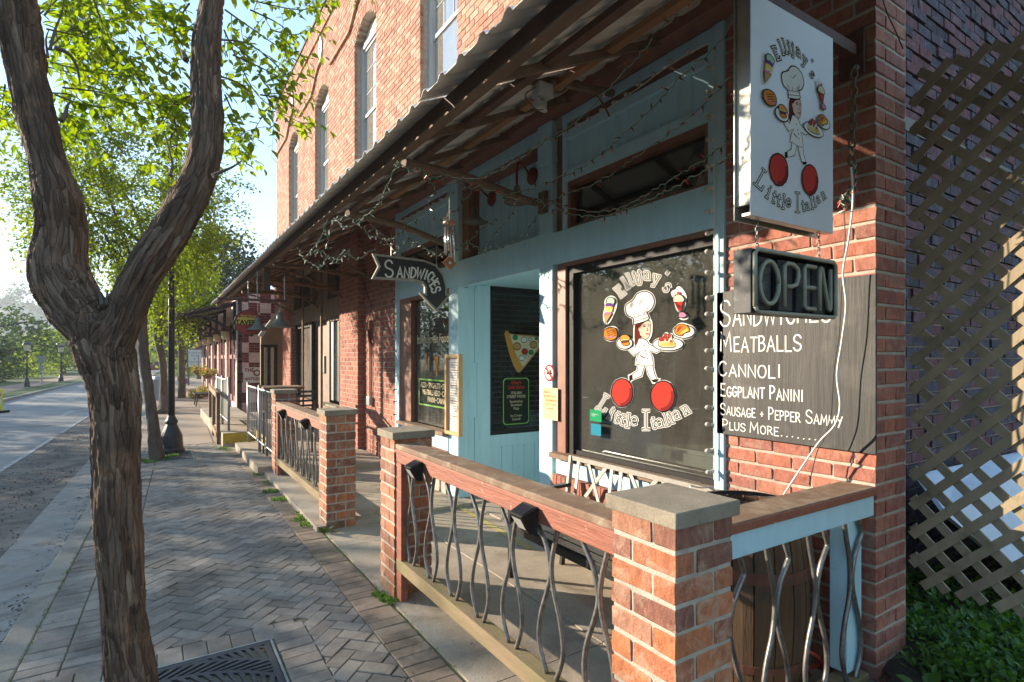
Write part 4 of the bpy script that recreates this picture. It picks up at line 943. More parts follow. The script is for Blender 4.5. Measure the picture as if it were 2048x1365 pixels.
# ================= lettering =================
# stroke letters: (width, [polylines]); S = smoothed
def CV(*p): return ('s', p)
G = {
'S': (.62, [CV((.58,.82),(.45,.98),(.2,.99),(.05,.82),(.1,.6),(.32,.5),(.55,.38),(.58,.17),(.42,.01),(.18,.02),(.02,.18))]),
'A': (.66, [[(0,0),(.32,1),(.64,0)], [(.12,.34),(.52,.34)]]), 'N': (.62, [[(.02,0),(.02,1),(.58,0),(.58,1)]]),
'D': (.6, [[(.03,0),(.03,1)], CV((.0,1),(.3,.96),(.56,.7),(.56,.3),(.3,.04),(.0,0))]), 'W': (.9, [[(0,1),(.2,0),(.42,.8),(.64,0),(.86,1)]]),
'I': (.3, [[(.15,0),(.15,1)]]), 'C': (.6, [CV((.56,.82),(.42,.98),(.2,.95),(.03,.62),(.06,.25),(.25,.02),(.45,.03),(.58,.2))]),
'H': (.62, [[(.03,0),(.03,1)], [(.58,0),(.58,1)], [(.03,.5),(.58,.5)]]), 'E': (.54, [[(.5,1),(.04,1),(.04,0),(.52,0)], [(.04,.52),(.42,.52)]]),
'M': (.8, [[(.02,0),(.08,1),(.38,.3),(.68,1),(.76,0)]]), 'T': (.58, [[(0,1),(.58,1)], [(.29,1),(.29,0)]]), 'B': (.58, [[(.04,0),(.04,1)], CV((.0,1),(.35,.98),(.48,.78),(.35,.55),(.05,.53)), CV((.05,.53),(.42,.5),(.54,.27),(.38,.02),(.0,0))]),
'L': (.5, [[(.04,1),(.04,0),(.5,0)]]), 'O': (.66, [CV((.32,1),(.1,.88),(.02,.5),(.1,.12),(.32,0),(.54,.12),(.62,.5),(.54,.88),(.32,1))]),
'G': (.64, [CV((.58,.85),(.4,.99),(.15,.9),(.03,.5),(.15,.08),(.4,.01),(.58,.18),(.6,.42)), [(.34,.44),(.62,.44)]]), 'P': (.54, [[(.04,0),(.04,1)], CV((.0,1),(.35,.98),(.5,.75),(.36,.5),(.05,.46))]),
'R': (.6, [[(.04,0),(.04,1)], CV((.0,1),(.35,.98),(.5,.75),(.36,.54),(.05,.5)), [(.25,.5),(.58,0)]]), 'U': (.6, [CV((.03,1),(.03,.3),(.15,.03),(.42,.03),(.56,.3),(.56,1))]), 'Y': (.6, [[(0,1),(.3,.5)], [(.62,1),(.18,-.1)]]),
'V': (.6, [[(0,1),(.3,0),(.6,1)]]), 'Z': (.55, [[(0,1),(.52,1),(0,0),(.55,0)]]), '+': (.5, [[(.05,.45),(.45,.45)], [(.25,.2),(.25,.72)]]), '.': (.28, [[(.08,.02),(.14,.06)]]), ' ': (.34, []), "'": (.2, [[(.1,1),(.06,.75)]]),
'e': (.5, [CV((.05,.3),(.45,.32),(.42,.52),(.24,.6),(.06,.45),(.05,.2),(.2,.02),(.44,.1))]), 'l': (.3, [[(.15,1),(.15,0)], [(.03,1),(.15,1)], [(.02,0),(.28,0)]]),
'i': (.3, [[(.15,.62),(.15,0)], [(.03,.62),(.15,.62)], [(.02,0),(.28,0)], [(.13,.85),(.17,.88)]]), 'j': (.3, [CV((.18,.62),(.18,-.1),(.1,-.28),(-.04,-.26)), [(.05,.62),(.18,.62)], [(.16,.85),(.2,.88)]]),
'a': (.52, [CV((.06,.52),(.22,.62),(.4,.52),(.42,.3),(.42,.02)), CV((.42,.36),(.2,.36),(.06,.22),(.1,.05),(.26,.02),(.42,.16)), [(.42,.02),(.5,.02)]]),
'y': (.52, [[(.04,.62),(.26,.04)], [(.48,.62),(.2,-.25),(.06,-.27)], [(-.02,.62),(.14,.62)], [(.38,.62),(.54,.62)]]), 's': (.42, [CV((.36,.52),(.2,.62),(.05,.5),(.14,.36),(.3,.28),(.37,.13),(.22,.0),(.04,.1))]),
't': (.36, [CV((.16,.85),(.16,.15),(.24,.02),(.36,.06)), [(.02,.6),(.34,.6)]]), 'n': (.54, [[(.1,.62),(.1,0)], CV((.1,.45),(.28,.62),(.42,.5),(.44,0)), [(0,0),(.2,0)], [(.35,0),(.54,0)], [(0,.62),(.1,.62)]]),
}
G['LS'] = (.62, [[(.16,1),(.16,0),(.6,0),(.6,.25)], [(.02,1),(.32,1)], [(.02,0),(.16,0)]]); G['ES'] = (.6, [[(.55,.82),(.55,1),(.14,1),(.14,0),(.58,0),(.58,.2)], [(.02,1),(.14,1)], [(.02,0),(.14,0)], [(.14,.52),(.4,.52)]]); G['IS'] = (.36, [[(.18,1),(.18,0)], [(.02,1),(.34,1)], [(.02,0),(.34,0)]])
def ribbon(mb, pts2, w, T, lift):
    """flat mitred stroke in the plane given by T(u, v, lift)"""
    P = [Vector(p) for p in pts2]; n = len(P); Lf = []; Rt = []
    if n > 1:
        P[0] = P[0]-(P[1]-P[0]).normalized()*w*.35; P[-1] = P[-1]+(P[-1]-P[-2]).normalized()*w*.35
    for i in range(n):
        d0 = (P[i]-P[i-1]).normalized() if i else (P[1]-P[0]).normalized(); d1 = (P[i+1]-P[i]).normalized() if i < n-1 else d0
        d = d0+d1; d = d.normalized() if d.length > .1 else d1; nn = Vector((-d.y, d.x)); k = w/2/max(.45, nn.dot(Vector((-d1.y, d1.x))))
        Lf.append(P[i]+nn*k); Rt.append(P[i]-nn*k)
    vs = [T(p.x, p.y, lift) for p in Lf]+[T(p.x, p.y, lift) for p in Rt]
    mb.add(vs, [(i+n, i+n+1, i+1, i) for i in range(n-1)])
def glyph(mb, g, T0, w, T, lift):
    for k, st in enumerate(G[g][1]):
        P = [Vector(p) for p in st[1]] if st[0] == 's' else [Vector(p) for p in st]
        if st[0] == 's': P = catmull(P, 3)
        ribbon(mb, [T0(p.x, p.y) for p in P], w, T, lift+k*.0001)
def scribble(mb, text, x, y, h, w, T, lift, wob=.03, adv=1.0, small=.72):
    """hand painted capitals: first letter of each word large"""
    big = True
    for ch in text:
        if ch == ' ': x += h*.34; big = True; continue
        hh = h if big and ch.isalpha() else h*small; big = False
        if ch == '.': hh = h
        sx = hh*adv; a = random.uniform(-.04, .04); dy = random.uniform(-.03, .03)*h
        T0 = lambda p, q, x=x, sx=sx, hh=hh, a=a, dy=dy: Vector((x+(p-q*a*.6)*sx, y+dy+q*hh+p*a*sx))
        glyph(mb, ch, T0, w, T, lift); x += (G[ch][0]+.17)*sx
    return x
def text_mesh(txt, size, T, lift, name, mat, parent, align='CENTER', depth=0, bold=0, sx=1):
    cu = bpy.data.curves.new('txt', 'FONT'); cu.body = txt; cu.size = size; cu.align_x = align; cu.offset = bold; cu.resolution_u = 3; cu.space_line = .95
    ob = bpy.data.objects.new('txt', cu); COL.objects.link(ob); dg = bpy.context.evaluated_depsgraph_get(); me = bpy.data.meshes.new_from_object(ob.evaluated_get(dg)); COL.objects.unlink(ob); bpy.data.objects.remove(ob)
    m = MB(); m.add([T(v.co.x*sx, v.co.y, lift) for v in me.vertices], [tuple(p.vertices) for p in me.polygons]); return m.build(name, mat, parent)
def plane_T(O, U, V, Nn):
    O, U, V, Nn = Vector(O), Vector(U), Vector(V), Vector(Nn); return lambda u, v, l: O+U*u+V*v+Nn*l
# colours of print
INKS = {k: plain('print_'+k, tuple(q*.85 for q in c), .85, spec=.1) for k, c in dict(red=(.52, .045, .03), darkred=(.22, .02, .02), skin=(.72, .50, .40), hair=(.13, .018, .014), orange=(.62, .22, .03), yellow=(.75, .52, .12), bun=(.62, .28, .06), cream=(.72, .62, .42), green=(.25, .50, .14), mint=(.42, .60, .45), purple=(.14, .05, .25), pink=(.65, .22, .35), brown=(.14, .05, .02), lime=(.55, .62, .2), teal=(.03, .25, .36), dgreen=(.02, .30, .12), board=(.02, .03, .022), tan=(.52, .30, .12), grey=(.35, .35, .36)).items()}
INKS['white'] = M_white; INKS['black'] = M_ink
# ---- the chef design, traced in a frame of 948 x 1365 ----
def ell(cx, cy, rx, ry, n=22, a0=0, a1=2*pi, rot=0):
    out = []
    for k in range(n):
        a = a0+(a1-a0)*k/(n if a1-a0 > 6.2 else n-1); x, y = rx*cos(a), ry*sin(a); out.append((cx+x*cos(rot)-y*sin(rot), cy+x*sin(rot)+y*cos(rot)))
    return out
def wob(P, a, s=1):
    r = random.Random(s); return [(x+r.uniform(-a, a), y+r.uniform(-a, a)) for x, y in P]
SHAPES = []       # (ink, polygon) in painting order
def sh(ink, P, grow=0):
    if grow:
        cx = sum(p[0] for p in P)/len(P); cy = sum(p[1] for p in P)/len(P); n = len(P); Q = []
        ar = sum(P[i][0]*P[(i+1) % n][1]-P[(i+1) % n][0]*P[i][1] for i in range(n)); sg = 1 if ar > 0 else -1
        for i in range(n):
            a, b, c = Vector(P[i-1]), Vector(P[i]), Vector(P[(i+1) % n]); d = ((b-a).normalized()+(c-b).normalized()); d = d.normalized() if d.length > .2 else (c-b).normalized()
            Q.append((b.x+d.y*grow*sg, b.y-d.x*grow*sg))
        P = Q
    SHAPES.append((ink, P))
sm = lambda P, n=4: [(p.x, p.y) for p in catmull([Vector(q) for q in P]+[Vector(P[0])], n)[:-1]]
hat = sm([(335, 488), (330, 440), (285, 415), (277, 350), (330, 308), (362, 262), (420, 243), (470, 270), (485, 325), (462, 375), (432, 400), (443, 452)])
jacket = [(372, 600), (400, 598), (432, 615), (445, 640), (500, 668), (548, 682), (505, 700), (455, 690), (472, 745), (480, 800), (440, 806), (350, 792), (362, 735), (388, 690), (335, 722), (278, 668), (305, 655), (345, 668), (366, 620)]
legA = [(368, 795), (362, 845), (322, 870), (322, 908), (390, 880), (412, 806)]; legB = [(430, 806), (446, 865), (472, 915), (508, 905), (488, 865), (476, 806)]
footA = [(324, 868), (298, 880), (300, 925), (326, 905)]; footB = [(470, 912), (492, 905), (528, 905), (505, 928), (480, 930)]
head = sm([(345, 650), (342, 560), (350, 490), (400, 465), (452, 455), (462, 520), (452, 580), (430, 604), (400, 596), (375, 620)])
mb1, mb2 = ell(246, 1008, 76, 102, 26), ell(556, 1034, 86, 112, 26); mb1, mb2 = wob(mb1, 2.5, 1), wob(mb2, 2.5, 2)
ice = sm([(120, 480), (112, 420), (125, 360), (125, 310), (160, 285), (192, 305), (190, 360), (168, 415), (140, 470)]); shake = sm([(690, 440), (700, 400), (665, 370), (645, 290), (628, 250), (660, 235), (670, 215), (690, 225), (720, 275), (715, 330), (702, 400), (738, 430), (715, 445)])
panini = sm([(112, 580), (115, 540), (150, 518), (195, 522), (212, 560), (200, 595), (160, 608), (130, 600)]); plB = ell(268, 632, 56, 42); plP = ell(597, 640, 112, 46); plS = ell(716, 545, 80, 46)
pasta = sm([(528, 650), (530, 610), (560, 590), (578, 562), (600, 575), (622, 570), (632, 610), (655, 640), (640, 660), (560, 662)]); sand = sm([(650, 545), (665, 505), (700, 490), (745, 505), (760, 540), (720, 555), (700, 575), (665, 565)])
for P in (hat, head, jacket, legA, legB, footA, footB, mb1, mb2, ice, shake, panini, plB, plP, plS, pasta, sand): sh('white', P, 13)
def oc(ink, P, o=3.5): sh('black', P, o*2); sh(ink, P, 0)
oc('hair', sm([(345, 648), (342, 560), (350, 495), (395, 470), (440, 462), (452, 470), (405, 495), (385, 530), (388, 590), (372, 620)]), 2); oc('skin', sm([(378, 540), (388, 500), (412, 478), (450, 465), (458, 515), (452, 565), (442, 592), (425, 600), (400, 585), (382, 570)]), 2); sh('skin', [(398, 580), (425, 598), (428, 618), (405, 602)]); sh('skin', ell(378, 528, 8, 16, 10))
oc('white', hat, 4); oc('white', jacket, 3); oc('white', legA, 3); oc('white', legB, 3); sh('black', footA); sh('black', footB)
for x, y in ((412, 652), (422, 690), (432, 715), (437, 748)): sh('black', ell(x, y, 5, 6, 8))
sh('black', [(380, 722), (420, 742), (419, 750), (379, 730)]); sh('black', ell(415, 505, 11, 4.5, 10)); sh('black', ell(446, 502, 8, 4, 10)); sh('black', [(403, 494), (428, 490), (428, 494), (404, 499)]); sh('black', [(438, 489), (454, 487), (454, 491), (438, 493)]); sh('red', ell(437, 562, 14, 5, 10)); sh('black', [(436, 515), (444, 538), (432, 541), (433, 537), (439, 536), (433, 516)])
for a, b, c, d in ((330, 440, 443, 405), (333, 468, 446, 432)): sh('black', [(a, b), (c, d), (c, d+3.5), (a, b+3.5)])
for x, y, x2, y2 in ((340, 435, 320, 400), (372, 425, 368, 400), (410, 412, 420, 375), (425, 405, 440, 360), (345, 330, 372, 340), (372, 340, 400, 300)): sh('black', [(x, y), (x2, y2), (x2+3, y2+1), (x+4, y)])
for P, r in ((mb1, 1), (mb2, 2)):
    oc('red', P, 5); cx = sum(p[0] for p in P)/len(P); cy = sum(p[1] for p in P)/len(P); rx = 76 if r == 1 else 86; ry = 102 if r == 1 else 112; rr = random.Random(r)
    o_ = [(cx+rx*cos(a), cy+ry*sin(a)) for a in [(-20+k*10)*pi/180 for k in range(13)]]; i_ = [(cx-rx*.13+rx*.86*cos(a), cy-ry*.1+ry*.88*sin(a)) for a in [(-18+k*9.6)*pi/180 for k in range(13)]]; sh('darkred', o_+i_[::-1])
    for k in range(26): a = rr.uniform(0, 6.28); q = rr.uniform(.1, .85); sh('black', ell(cx+rx*q*cos(a), cy+ry*q*sin(a), 2.6, 2, 5))
for P in (plB, plP, plS): oc('white', P, 3.5)
sh('grey', ell(597, 640, 90, 34)); sh('white', ell(597, 637, 86, 31)); sh('white', ell(268, 628, 44, 30))
oc('cream', pasta, 2.5)
for x, y in ((577, 575), (607, 577), (560, 600), (590, 600), (622, 628), (543, 602)): oc('red', ell(x, y, 9, 16, 9), 2)
for k in range(14): a = 535+k*8; sh('yellow', [(a, 655), (a+9, 625), (a+13, 627), (a+5, 657)])
oc('bun', sm([(238, 612), (240, 582), (270, 570), (300, 582), (303, 605)]), 3); sh('brown', [(240, 612), (303, 605), (303, 628), (243, 634)]); sh('lime', [(242, 606), (303, 600), (303, 606), (242, 613)]); oc('orange', sm([(246, 634), (302, 627), (298, 645), (265, 652)]), 2)
oc('orange', panini, 3.5)
for k in range(4): sh('brown', [(132+k*4, 546+k*14), (190+k*4, 528+k*14), (192+k*4, 533+k*14), (135+k*4, 552+k*14)])
sh('pink', [(122, 578), (202, 585), (200, 592), (125, 586)]); oc('orange', sand, 3); sh('red', [(665, 530), (690, 498), (700, 505), (680, 545)]); sh('yellow', [(690, 560), (740, 520), (755, 535), (715, 560)]); sh('brown', [(662, 545), (715, 500), (718, 505), (668, 550)])
oc('mint', ell(163, 315, 30, 28), 3); sh('purple', ell(155, 345, 33, 17)); sh('yellow', ell(151, 368, 31, 15)); sh('lime', ell(148, 386, 30, 13)); sh('pink', ell(143, 408, 29, 13)); oc('tan', [(117, 418), (168, 414), (125, 482)], 2.5)
oc('cream', sm([(640, 320), (645, 285), (680, 265), (712, 285), (715, 315)]), 3); oc('red', [(655, 325), (712, 320), (700, 388), (685, 392)], 3); oc('pink', sm([(682, 432), (688, 405), (715, 400), (736, 418), (730, 432), (700, 438)]), 3); sh('red', ell(678, 252, 11, 11, 10)); sh('pink', [(628, 248), (634, 244), (650, 282), (643, 285)])
# letters: glyph, centre x, centre y, height, tilt in degrees (counter-clockwise)
LET = [('ES', 225, 240, 76, 38), ('l', 268, 178, 82, 30), ('l', 302, 150, 84, 22), ('i', 340, 128, 84, 14), ('j', 376, 118, 84, 6), ('a', 432, 120, 92, 0), ('y', 500, 148, 92, -14), ("'", 578, 120, 60, -30), ('s', 585, 212, 92, -38),
       ('LS', 108, 1090, 120, -32), ('i', 165, 1160, 92, -26), ('t', 208, 1188, 92, -20), ('t', 248, 1205, 92, -14), ('l', 290, 1218, 96, -9), ('e', 335, 1222, 92, -4), ('IS', 425, 1215, 140, 0), ('t', 482, 1232, 92, 4), ('a', 530, 1238, 88, 9), ('l', 577, 1208, 96, 14), ('i', 612, 1192, 92, 18), ('a', 658, 1178, 88, 22), ('n', 728, 1140, 92, 28)]
def chef(T, parent, unit, mirror_blue=None):
    """T(u, v, lift) maps the 948 x 1365 frame onto a plane; unit = metres per frame unit"""
    groups = {}; k = 0
    for ink, P in SHAPES:
        m = groups.setdefault(ink, MB()); k += 1
        V_ = [T(x, y, .0006+k*.00006) for x, y in P]; cen = T(sum(p[0] for p in P)/len(P), sum(p[1] for p in P)/len(P), .0006+k*.00006)
        m.poly(V_)
    for w, ink, l in ((30, 'white', .0004), (19, 'black', .0012), (6.0, 'white', .0020)):
        m = groups.setdefault(ink, MB())
        for g, cx, cy, h, tl in LET:
            a = radians(tl); gw = G[g][0]; hh = .62 if g in 'aeysn' and len(g) == 1 else 1
            def T0(p, q):
                x = (p-gw/2)*h*.95; y = (q-hh/2)*h; return Vector((cx+x*cos(a)-y*sin(a), -(-cy+x*sin(a)+y*cos(a))))
            for kk, st in enumerate(G[g][1]):
                P = catmull([Vector(p) for p in st[1]], 3) if st[0] == 's' else [Vector(p) for p in st]
                ribbon(m, [T0(p.x, p.y) for p in P], w, T, l+kk*.00012)
    for ink, m in groups.items(): stuff(m.build(ink+'_print', INKS[ink], parent))
# reference frame: measured on the glass of the near window
XG = FX+.056
def gl(u, v): return onX(1180+u/3.792, 520+v/3.792, XG)
dec = thing('window_decal', 'large sticker of a striding chef in a tall hat on the big window', 'decal', (XG, 2.9, 1.7))
chef(lambda u, v, l: gl(u, v)+Vector((-l, 0, 0)), dec, .001)
# ---- hanging sign ----
YS = 1.385; XS0, XS1 = 2.055, 2.695; ZS0, ZS1 = 2.268, 3.19
hs = thing('hanging_sign', 'white double sided box sign showing the chef on two meatballs hung from a rusty beam', 'sign', (2.4, YS, ZS0))
M_signw = surf('white_sign_face', (.60, .61, .63), (.56, .57, .60), 6, .42, .03); M_alum = surf('aluminium_edge', (.52, .50, .44), (.42, .40, .35), 20, .35, .05, metal=.6)
MB().box((XS0, YS, ZS0), (XS1, YS+.004, ZS1)).build('face_panel', M_signw, hs); MB().box((XS0-.0, YS+.075, ZS0-.01), (XS1, YS+.08, ZS1)).build('face_panel', M_alum, hs)
MB().box((XS0+.012, YS+.005, ZS0+.05), (XS0+.03, YS+.074, ZS1)).build('edge_channel', M_alum, hs); MB().box((XS0, YS+.005, ZS0+.0), (XS1, YS+.04, ZS0+.012)).build('edge_channel', M_alum, hs); MB().box((XS1-.03, YS+.005, ZS0+.013), (XS1-.01, YS+.074, ZS1)).build('edge_channel', M_alum, hs)
# unwarp: use true plane coordinates of the window version, normalised
A0, A1 = gl(60, 60), gl(800, 60)
def norm(u, v):
    p = gl(u, v); q0 = gl(75, 700); q1 = gl(795, 700); zt = gl(430, 55).z; zb_ = gl(430, 1300).z
    return (q0.y-p.y)/(q0.y-q1.y), (p.z-zb_)/(zt-zb_)
def sT(u, v, l):
    a, b = norm(u, v); return Vector((XS0+.045+a*(XS1-XS0-.085), YS-.0003-l*.7, ZS0+.05+b*.76))
chef(sT, hs, .001)
# beam and chains
bm = thing('sign_bracket', 'rusty steel beam fixed to the brick pier carrying the hanging sign', 'bracket', (2.4, 1.4, 3.2))
MB().box((1.6, 1.40, 3.195), (2.95, 1.455, 3.25)).build('beam', M_rust, bm); MB().box((2.955, 1.37, 3.10), (2.978, 1.49, 3.32)).build('wall_plate', M_rust, bm); MB().lathe((2.953, 1.40, 3.13), [(.014, 0), (.014, .015)], 6, (-1, 0, 0)).build('bolt', M_galv, bm)
def chain(name, label, p, q, r=.0022, ll=.022, sag=0, mat=None, group=None, loc=None):
    p, q = Vector(p), Vector(q); L = (q-p).length; n = max(3, int(L/(ll*.78))); a = MB()
    for i in range(n):
        c = p.lerp(q, (i+.5)/n)+Vector((0, 0, -sag*sin(pi*(i+.5)/n))); d = (q-p).normalized(); s1 = d.orthogonal().normalized(); s2 = d.cross(s1)
        u = s1 if i % 2 else s2
        P = [c+d*(ll/2*cos(2*pi*k/8))+u*(ll*.3*sin(2*pi*k/8)) for k in range(9)]; a.tube(P, r, 4)
    return tag(a.build(name, mat or M_steel), label, 'chain', group)
pc0 = onY(1514, 430, YS+.03); pc1 = onY(1637, 458, YS+.03)
chain('chain', 'left short chain holding the open sign below the hanging sign', (pc0.x, YS+.03, ZS0), (pc0.x, YS+.03, 2.13)); chain('chain', 'right short chain holding the open sign below the hanging sign', (pc1.x, YS+.03, ZS0), (pc1.x, YS+.03, 2.13))
c1 = onX(1708, 140, 2.9); c2 = onX(1692, 395, 2.88)
chain('chain', 'heavy dark chain hanging down the brick pier from the beam end', c1, onX(1703, 330, 2.9), .006, .05, mat=M_oldwood)
# ---- OPEN sign ----
M_tray = surf('worn_sign_tray', (.06, .062, .064), (.03, .032, .034), 12, .6, .1, metal=.0, dirt=(.22, .21, .18), dirt_scale=9); M_tube = surf('neon_tube_off', (.34, .34, .27), (.28, .28, .21), 20, .35, .05)
os_ = thing('open_sign', 'unlit neon open sign in a black tray hanging before the menu board', 'sign', (2.34, 1.36, 1.86))
ox0, ox1, oz0, oz1, oy = 2.022, 2.668, 1.862, 2.125, 1.352
b = MB(); b.box((ox0+.006, oy+.078, oz0+.006), (ox1-.006, oy+.084, oz1-.006)); b.build('back_plate', M_tray, os_)
b = MB()
for q, r_ in (((ox0, oy+.01, oz0), (ox0+.008, oy+.09, oz1)), ((ox1-.008, oy+.01, oz0), (ox1, oy+.09, oz1)), ((ox0+.008, oy+.011, oz0), (ox1-.008, oy+.09, oz0+.008)), ((ox0+.008, oy+.011, oz1-.008), (ox1-.008, oy+.09, oz1))): b.box(q, r_)
b.build('tray_side', M_tray, os_, bevel=.002)
def tb(P, name='neon_tube', r=.010): MB().tube([Vector((ox0+x*(ox1-ox0), oy+d, oz0+z*(oz1-oz0))) for x, z, d in P], r, 8).build(name, M_tube, os_, smooth=True)
rc = [(.02, .10), (.02, .92), (.05, .985), (.95, .985), (.98, .92), (.98, .06), (.95, .015), (.05, .015), (.02, .10)]
tb([(x, z, .0) for x, z in rc], 'border_tube', .0095)
o_ = [(.20+.105*cos(a), .50+.34*sin(a), .012) for a in [2*pi*k/20 for k in range(21)]]; tb(o_)
tb([(.37, .14, .012), (.37, .80, .012), (.40, .85, .012), (.47, .85, .012), (.525, .78, .012), (.535, .66, .012), (.51, .52, .012), (.45, .475, .012), (.395, .475, .012)])
tb([(.745, .86, .012), (.63, .86, .012), (.608, .82, .012), (.608, .18, .012), (.63, .14, .012), (.745, .14, .012)]); tb([(.62, .5, .012), (.735, .5, .012)])
tb([(.80, .12, .012), (.80, .83, .012), (.815, .86, .012), (.83, .83, .012), (.915, .16, .012), (.93, .14, .012), (.942, .17, .012), (.942, .86, .012)])
b = MB()
for x in (.2, .45, .67, .87): b.box((ox0+(x-.09)*(ox1-ox0), oy+.035, oz0+.02), (ox0+(x+.08)*(ox1-ox0), oy+.07, oz1-.02))
b.build('letter_tray', M_tray, os_, bevel=.006)
# ---- black menu board on the pier ----
M_board = surf('black_board_ply', (.050, .047, .044), (.032, .030, .029), 8, .62, .8, 40, (1, 1, .08), dirt=(.10, .095, .085), dirt_scale=3, dirt_lo=.5, dirt_hi=.75)
XB = FX-.02; by0, by1 = onX(1433, 700, XB).y, onX(1752, 700, XB).y
mbd = thing('menu_board', 'black plywood menu board with white hand painted menu on the brick pier', 'sign', (XB, 1.8, 1.2)); MB().box((XB, by1, 1.205), (XB+.014, by0, 2.09)).build('board', M_board, mbd, bevel=.003)
Tb = plane_T((XB-.0006, by0, 1.205), (0, -1, 0), (0, 0, 1), (-1, 0, 0)); M_paint = surf('board_white_paint', (.80, .79, .75), (.70, .69, .65), 60, .6, .2)
def line(txt, x_px, y_px, h_px, x1_px, w=.0085, small=.72):
    p = onX(x_px, y_px, XB); p2 = onX(x_px, y_px-h_px, XB); q = onX(x1_px, y_px, XB); h = p2.z-p.z
    a = MB(); st = random.getstate(); xe = scribble(a, txt, 0, 0, h, .01, lambda u, v, l: Vector((0, 0, 0)), 0, adv=1, small=small); random.setstate(st)
    L = (p.y-q.y); adv = L/xe; a = MB(); scribble(a, txt, by0-p.y, p.z-1.205, h, w, Tb, 0, adv=adv, small=small); a.build('lettering', M_paint, mbd)
line('SANDWICHES', 1440, 654, 50, 1668, .0095); line('MEATBALLS', 1441, 704, 38, 1607, .0085); line('CANNOLI', 1437, 752, 28, 1567, .008, .8); line('EGGPLANT PANINI', 1442, 792, 24, 1608, .0075, .8); line('SAUSAGE + PEPPER SAMMY', 1441, 829, 22, 1682, .006, .75); line('PLUS MORE.......', 1445, 858, 20, 1641, .0055, .75)
# cords over the board
def cordpx(name, label, pts, X, r, mat, cat='cord', grp=None):
    P = [onX(a, b, X[i] if isinstance(X, (list, tuple)) else X) for i, (a, b) in enumerate(pts)]; a = MB(); a.tube(catmull(P, 6), r, 5); return tag(a.build(name, mat, smooth=True), label, cat, grp)
M_cordw = plain('white_cord', (.70, .68, .62), .5); M_cordb = plain('dark_cord', (.03, .028, .028), .5)
cordpx('power_cord', 'loose white power cord looping down in front of the menu board', [(1702, 335), (1706, 400), (1697, 480), (1686, 545), (1692, 610), (1684, 680), (1674, 750), (1680, 810), (1670, 850), (1638, 885), (1600, 940), (1566, 992)], 2.84, .0048, M_cordw)
cordpx('thin_cord', 'thin dark cord hanging beside the white cord over the menu board', [(1688, 425), (1690, 480), (1684, 560), (1679, 660), (1668, 740), (1662, 830), (1648, 878), (1634, 905), (1618, 970)], 2.88, .0025, M_cordb)
cordpx('thin_cord', 'brown cord at the upper corner of the brick pier', [(1755, -40), (1772, 20), (1790, 60), (1806, 98)], 2.96, .003, M_rust)
# ---- arrow sign ----
YAr = 5.35; ar = thing('arrow_sign', 'black arrow shaped sign with chalky lettering curving down under the awning', 'sign', (2.2, YAr, 2.2))
opx = [(745, 507), (848, 520), (873, 530), (888, 550), (894, 575), (894, 588), (903, 588), (873, 624), (838, 585), (850, 587), (850, 574), (845, 567), (828, 562), (744, 558), (757, 533)]
P3 = [onY(a, b, YAr) for a, b in opx]; cen = sum(P3, Vector())/len(P3)
M_frame = surf('sign_pale_edge', (.38, .36, .30), (.28, .26, .22), 20, .5, .1); M_blk = plain('sign_black', (.018, .018, .02), .4)
MB().prism(P3[::-1], (0, .035, 0)).build('rim', M_frame, ar)
n = len(P3); inn = []
for i in range(n):
    a, b, c = P3[i-1], P3[i], P3[(i+1) % n]; d0 = (b-a).normalized(); d1 = (c-b).normalized(); d = (d0+d1).normalized(); nn = Vector((d.z, 0, -d.x)); k = .022/max(.5, nn.dot(Vector((d1.z, 0, -d1.x)))); inn.append(b+nn*k)
MB().prism([p+Vector((0, -.002, 0)) for p in inn][::-1], (0, .006, 0)).build('panel', M_blk, ar)
lt = [('S', 778, 538, 33, 3), ('A', 800, 545, 20, -2), ('N', 814, 546, 20, -4), ('D', 827, 546, 20, -8), ('W', 841, 547, 20, -12), ('I', 852, 550, 18, -18), ('C', 861, 553, 18, -26), ('H', 866, 561, 18, -45), ('E', 869, 570, 18, -62), ('S', 872, 580, 18, -70)]
a = MB()
for i, (g, cx, cy, h, tl) in enumerate(lt):
    al = radians(tl); gw = G[g][0]
    T0 = lambda p, q: Vector((cx+((p-gw/2)*h*.8)*cos(al)-((q-.5)*h)*sin(al), cy-((p-gw/2)*h*.8)*sin(al)-((q-.5)*h)*cos(al)))
    for kk, st_ in enumerate(G[g][1]):
        P = catmull([Vector(p) for p in st_[1]], 3) if st_[0] == 's' else [Vector(p) for p in st_]
        ribbon(a, [T0(p.x, p.y) for p in P], 3.4 if g != 'I' else 3.2, lambda u, v, l: onY(u, v, YAr-.0045-l), kk*.0002)
a.build('lettering', M_paint, ar)
MB().tube([(2.0, YAr+.02, 2.69), (2.0, YAr+.02, 2.98)], .006, 5).build('hanger', M_steel, ar); MB().tube([(2.5, YAr+.02, 2.6), (2.5, YAr+.02, 2.98)], .006, 5).build('hanger', M_steel, ar)
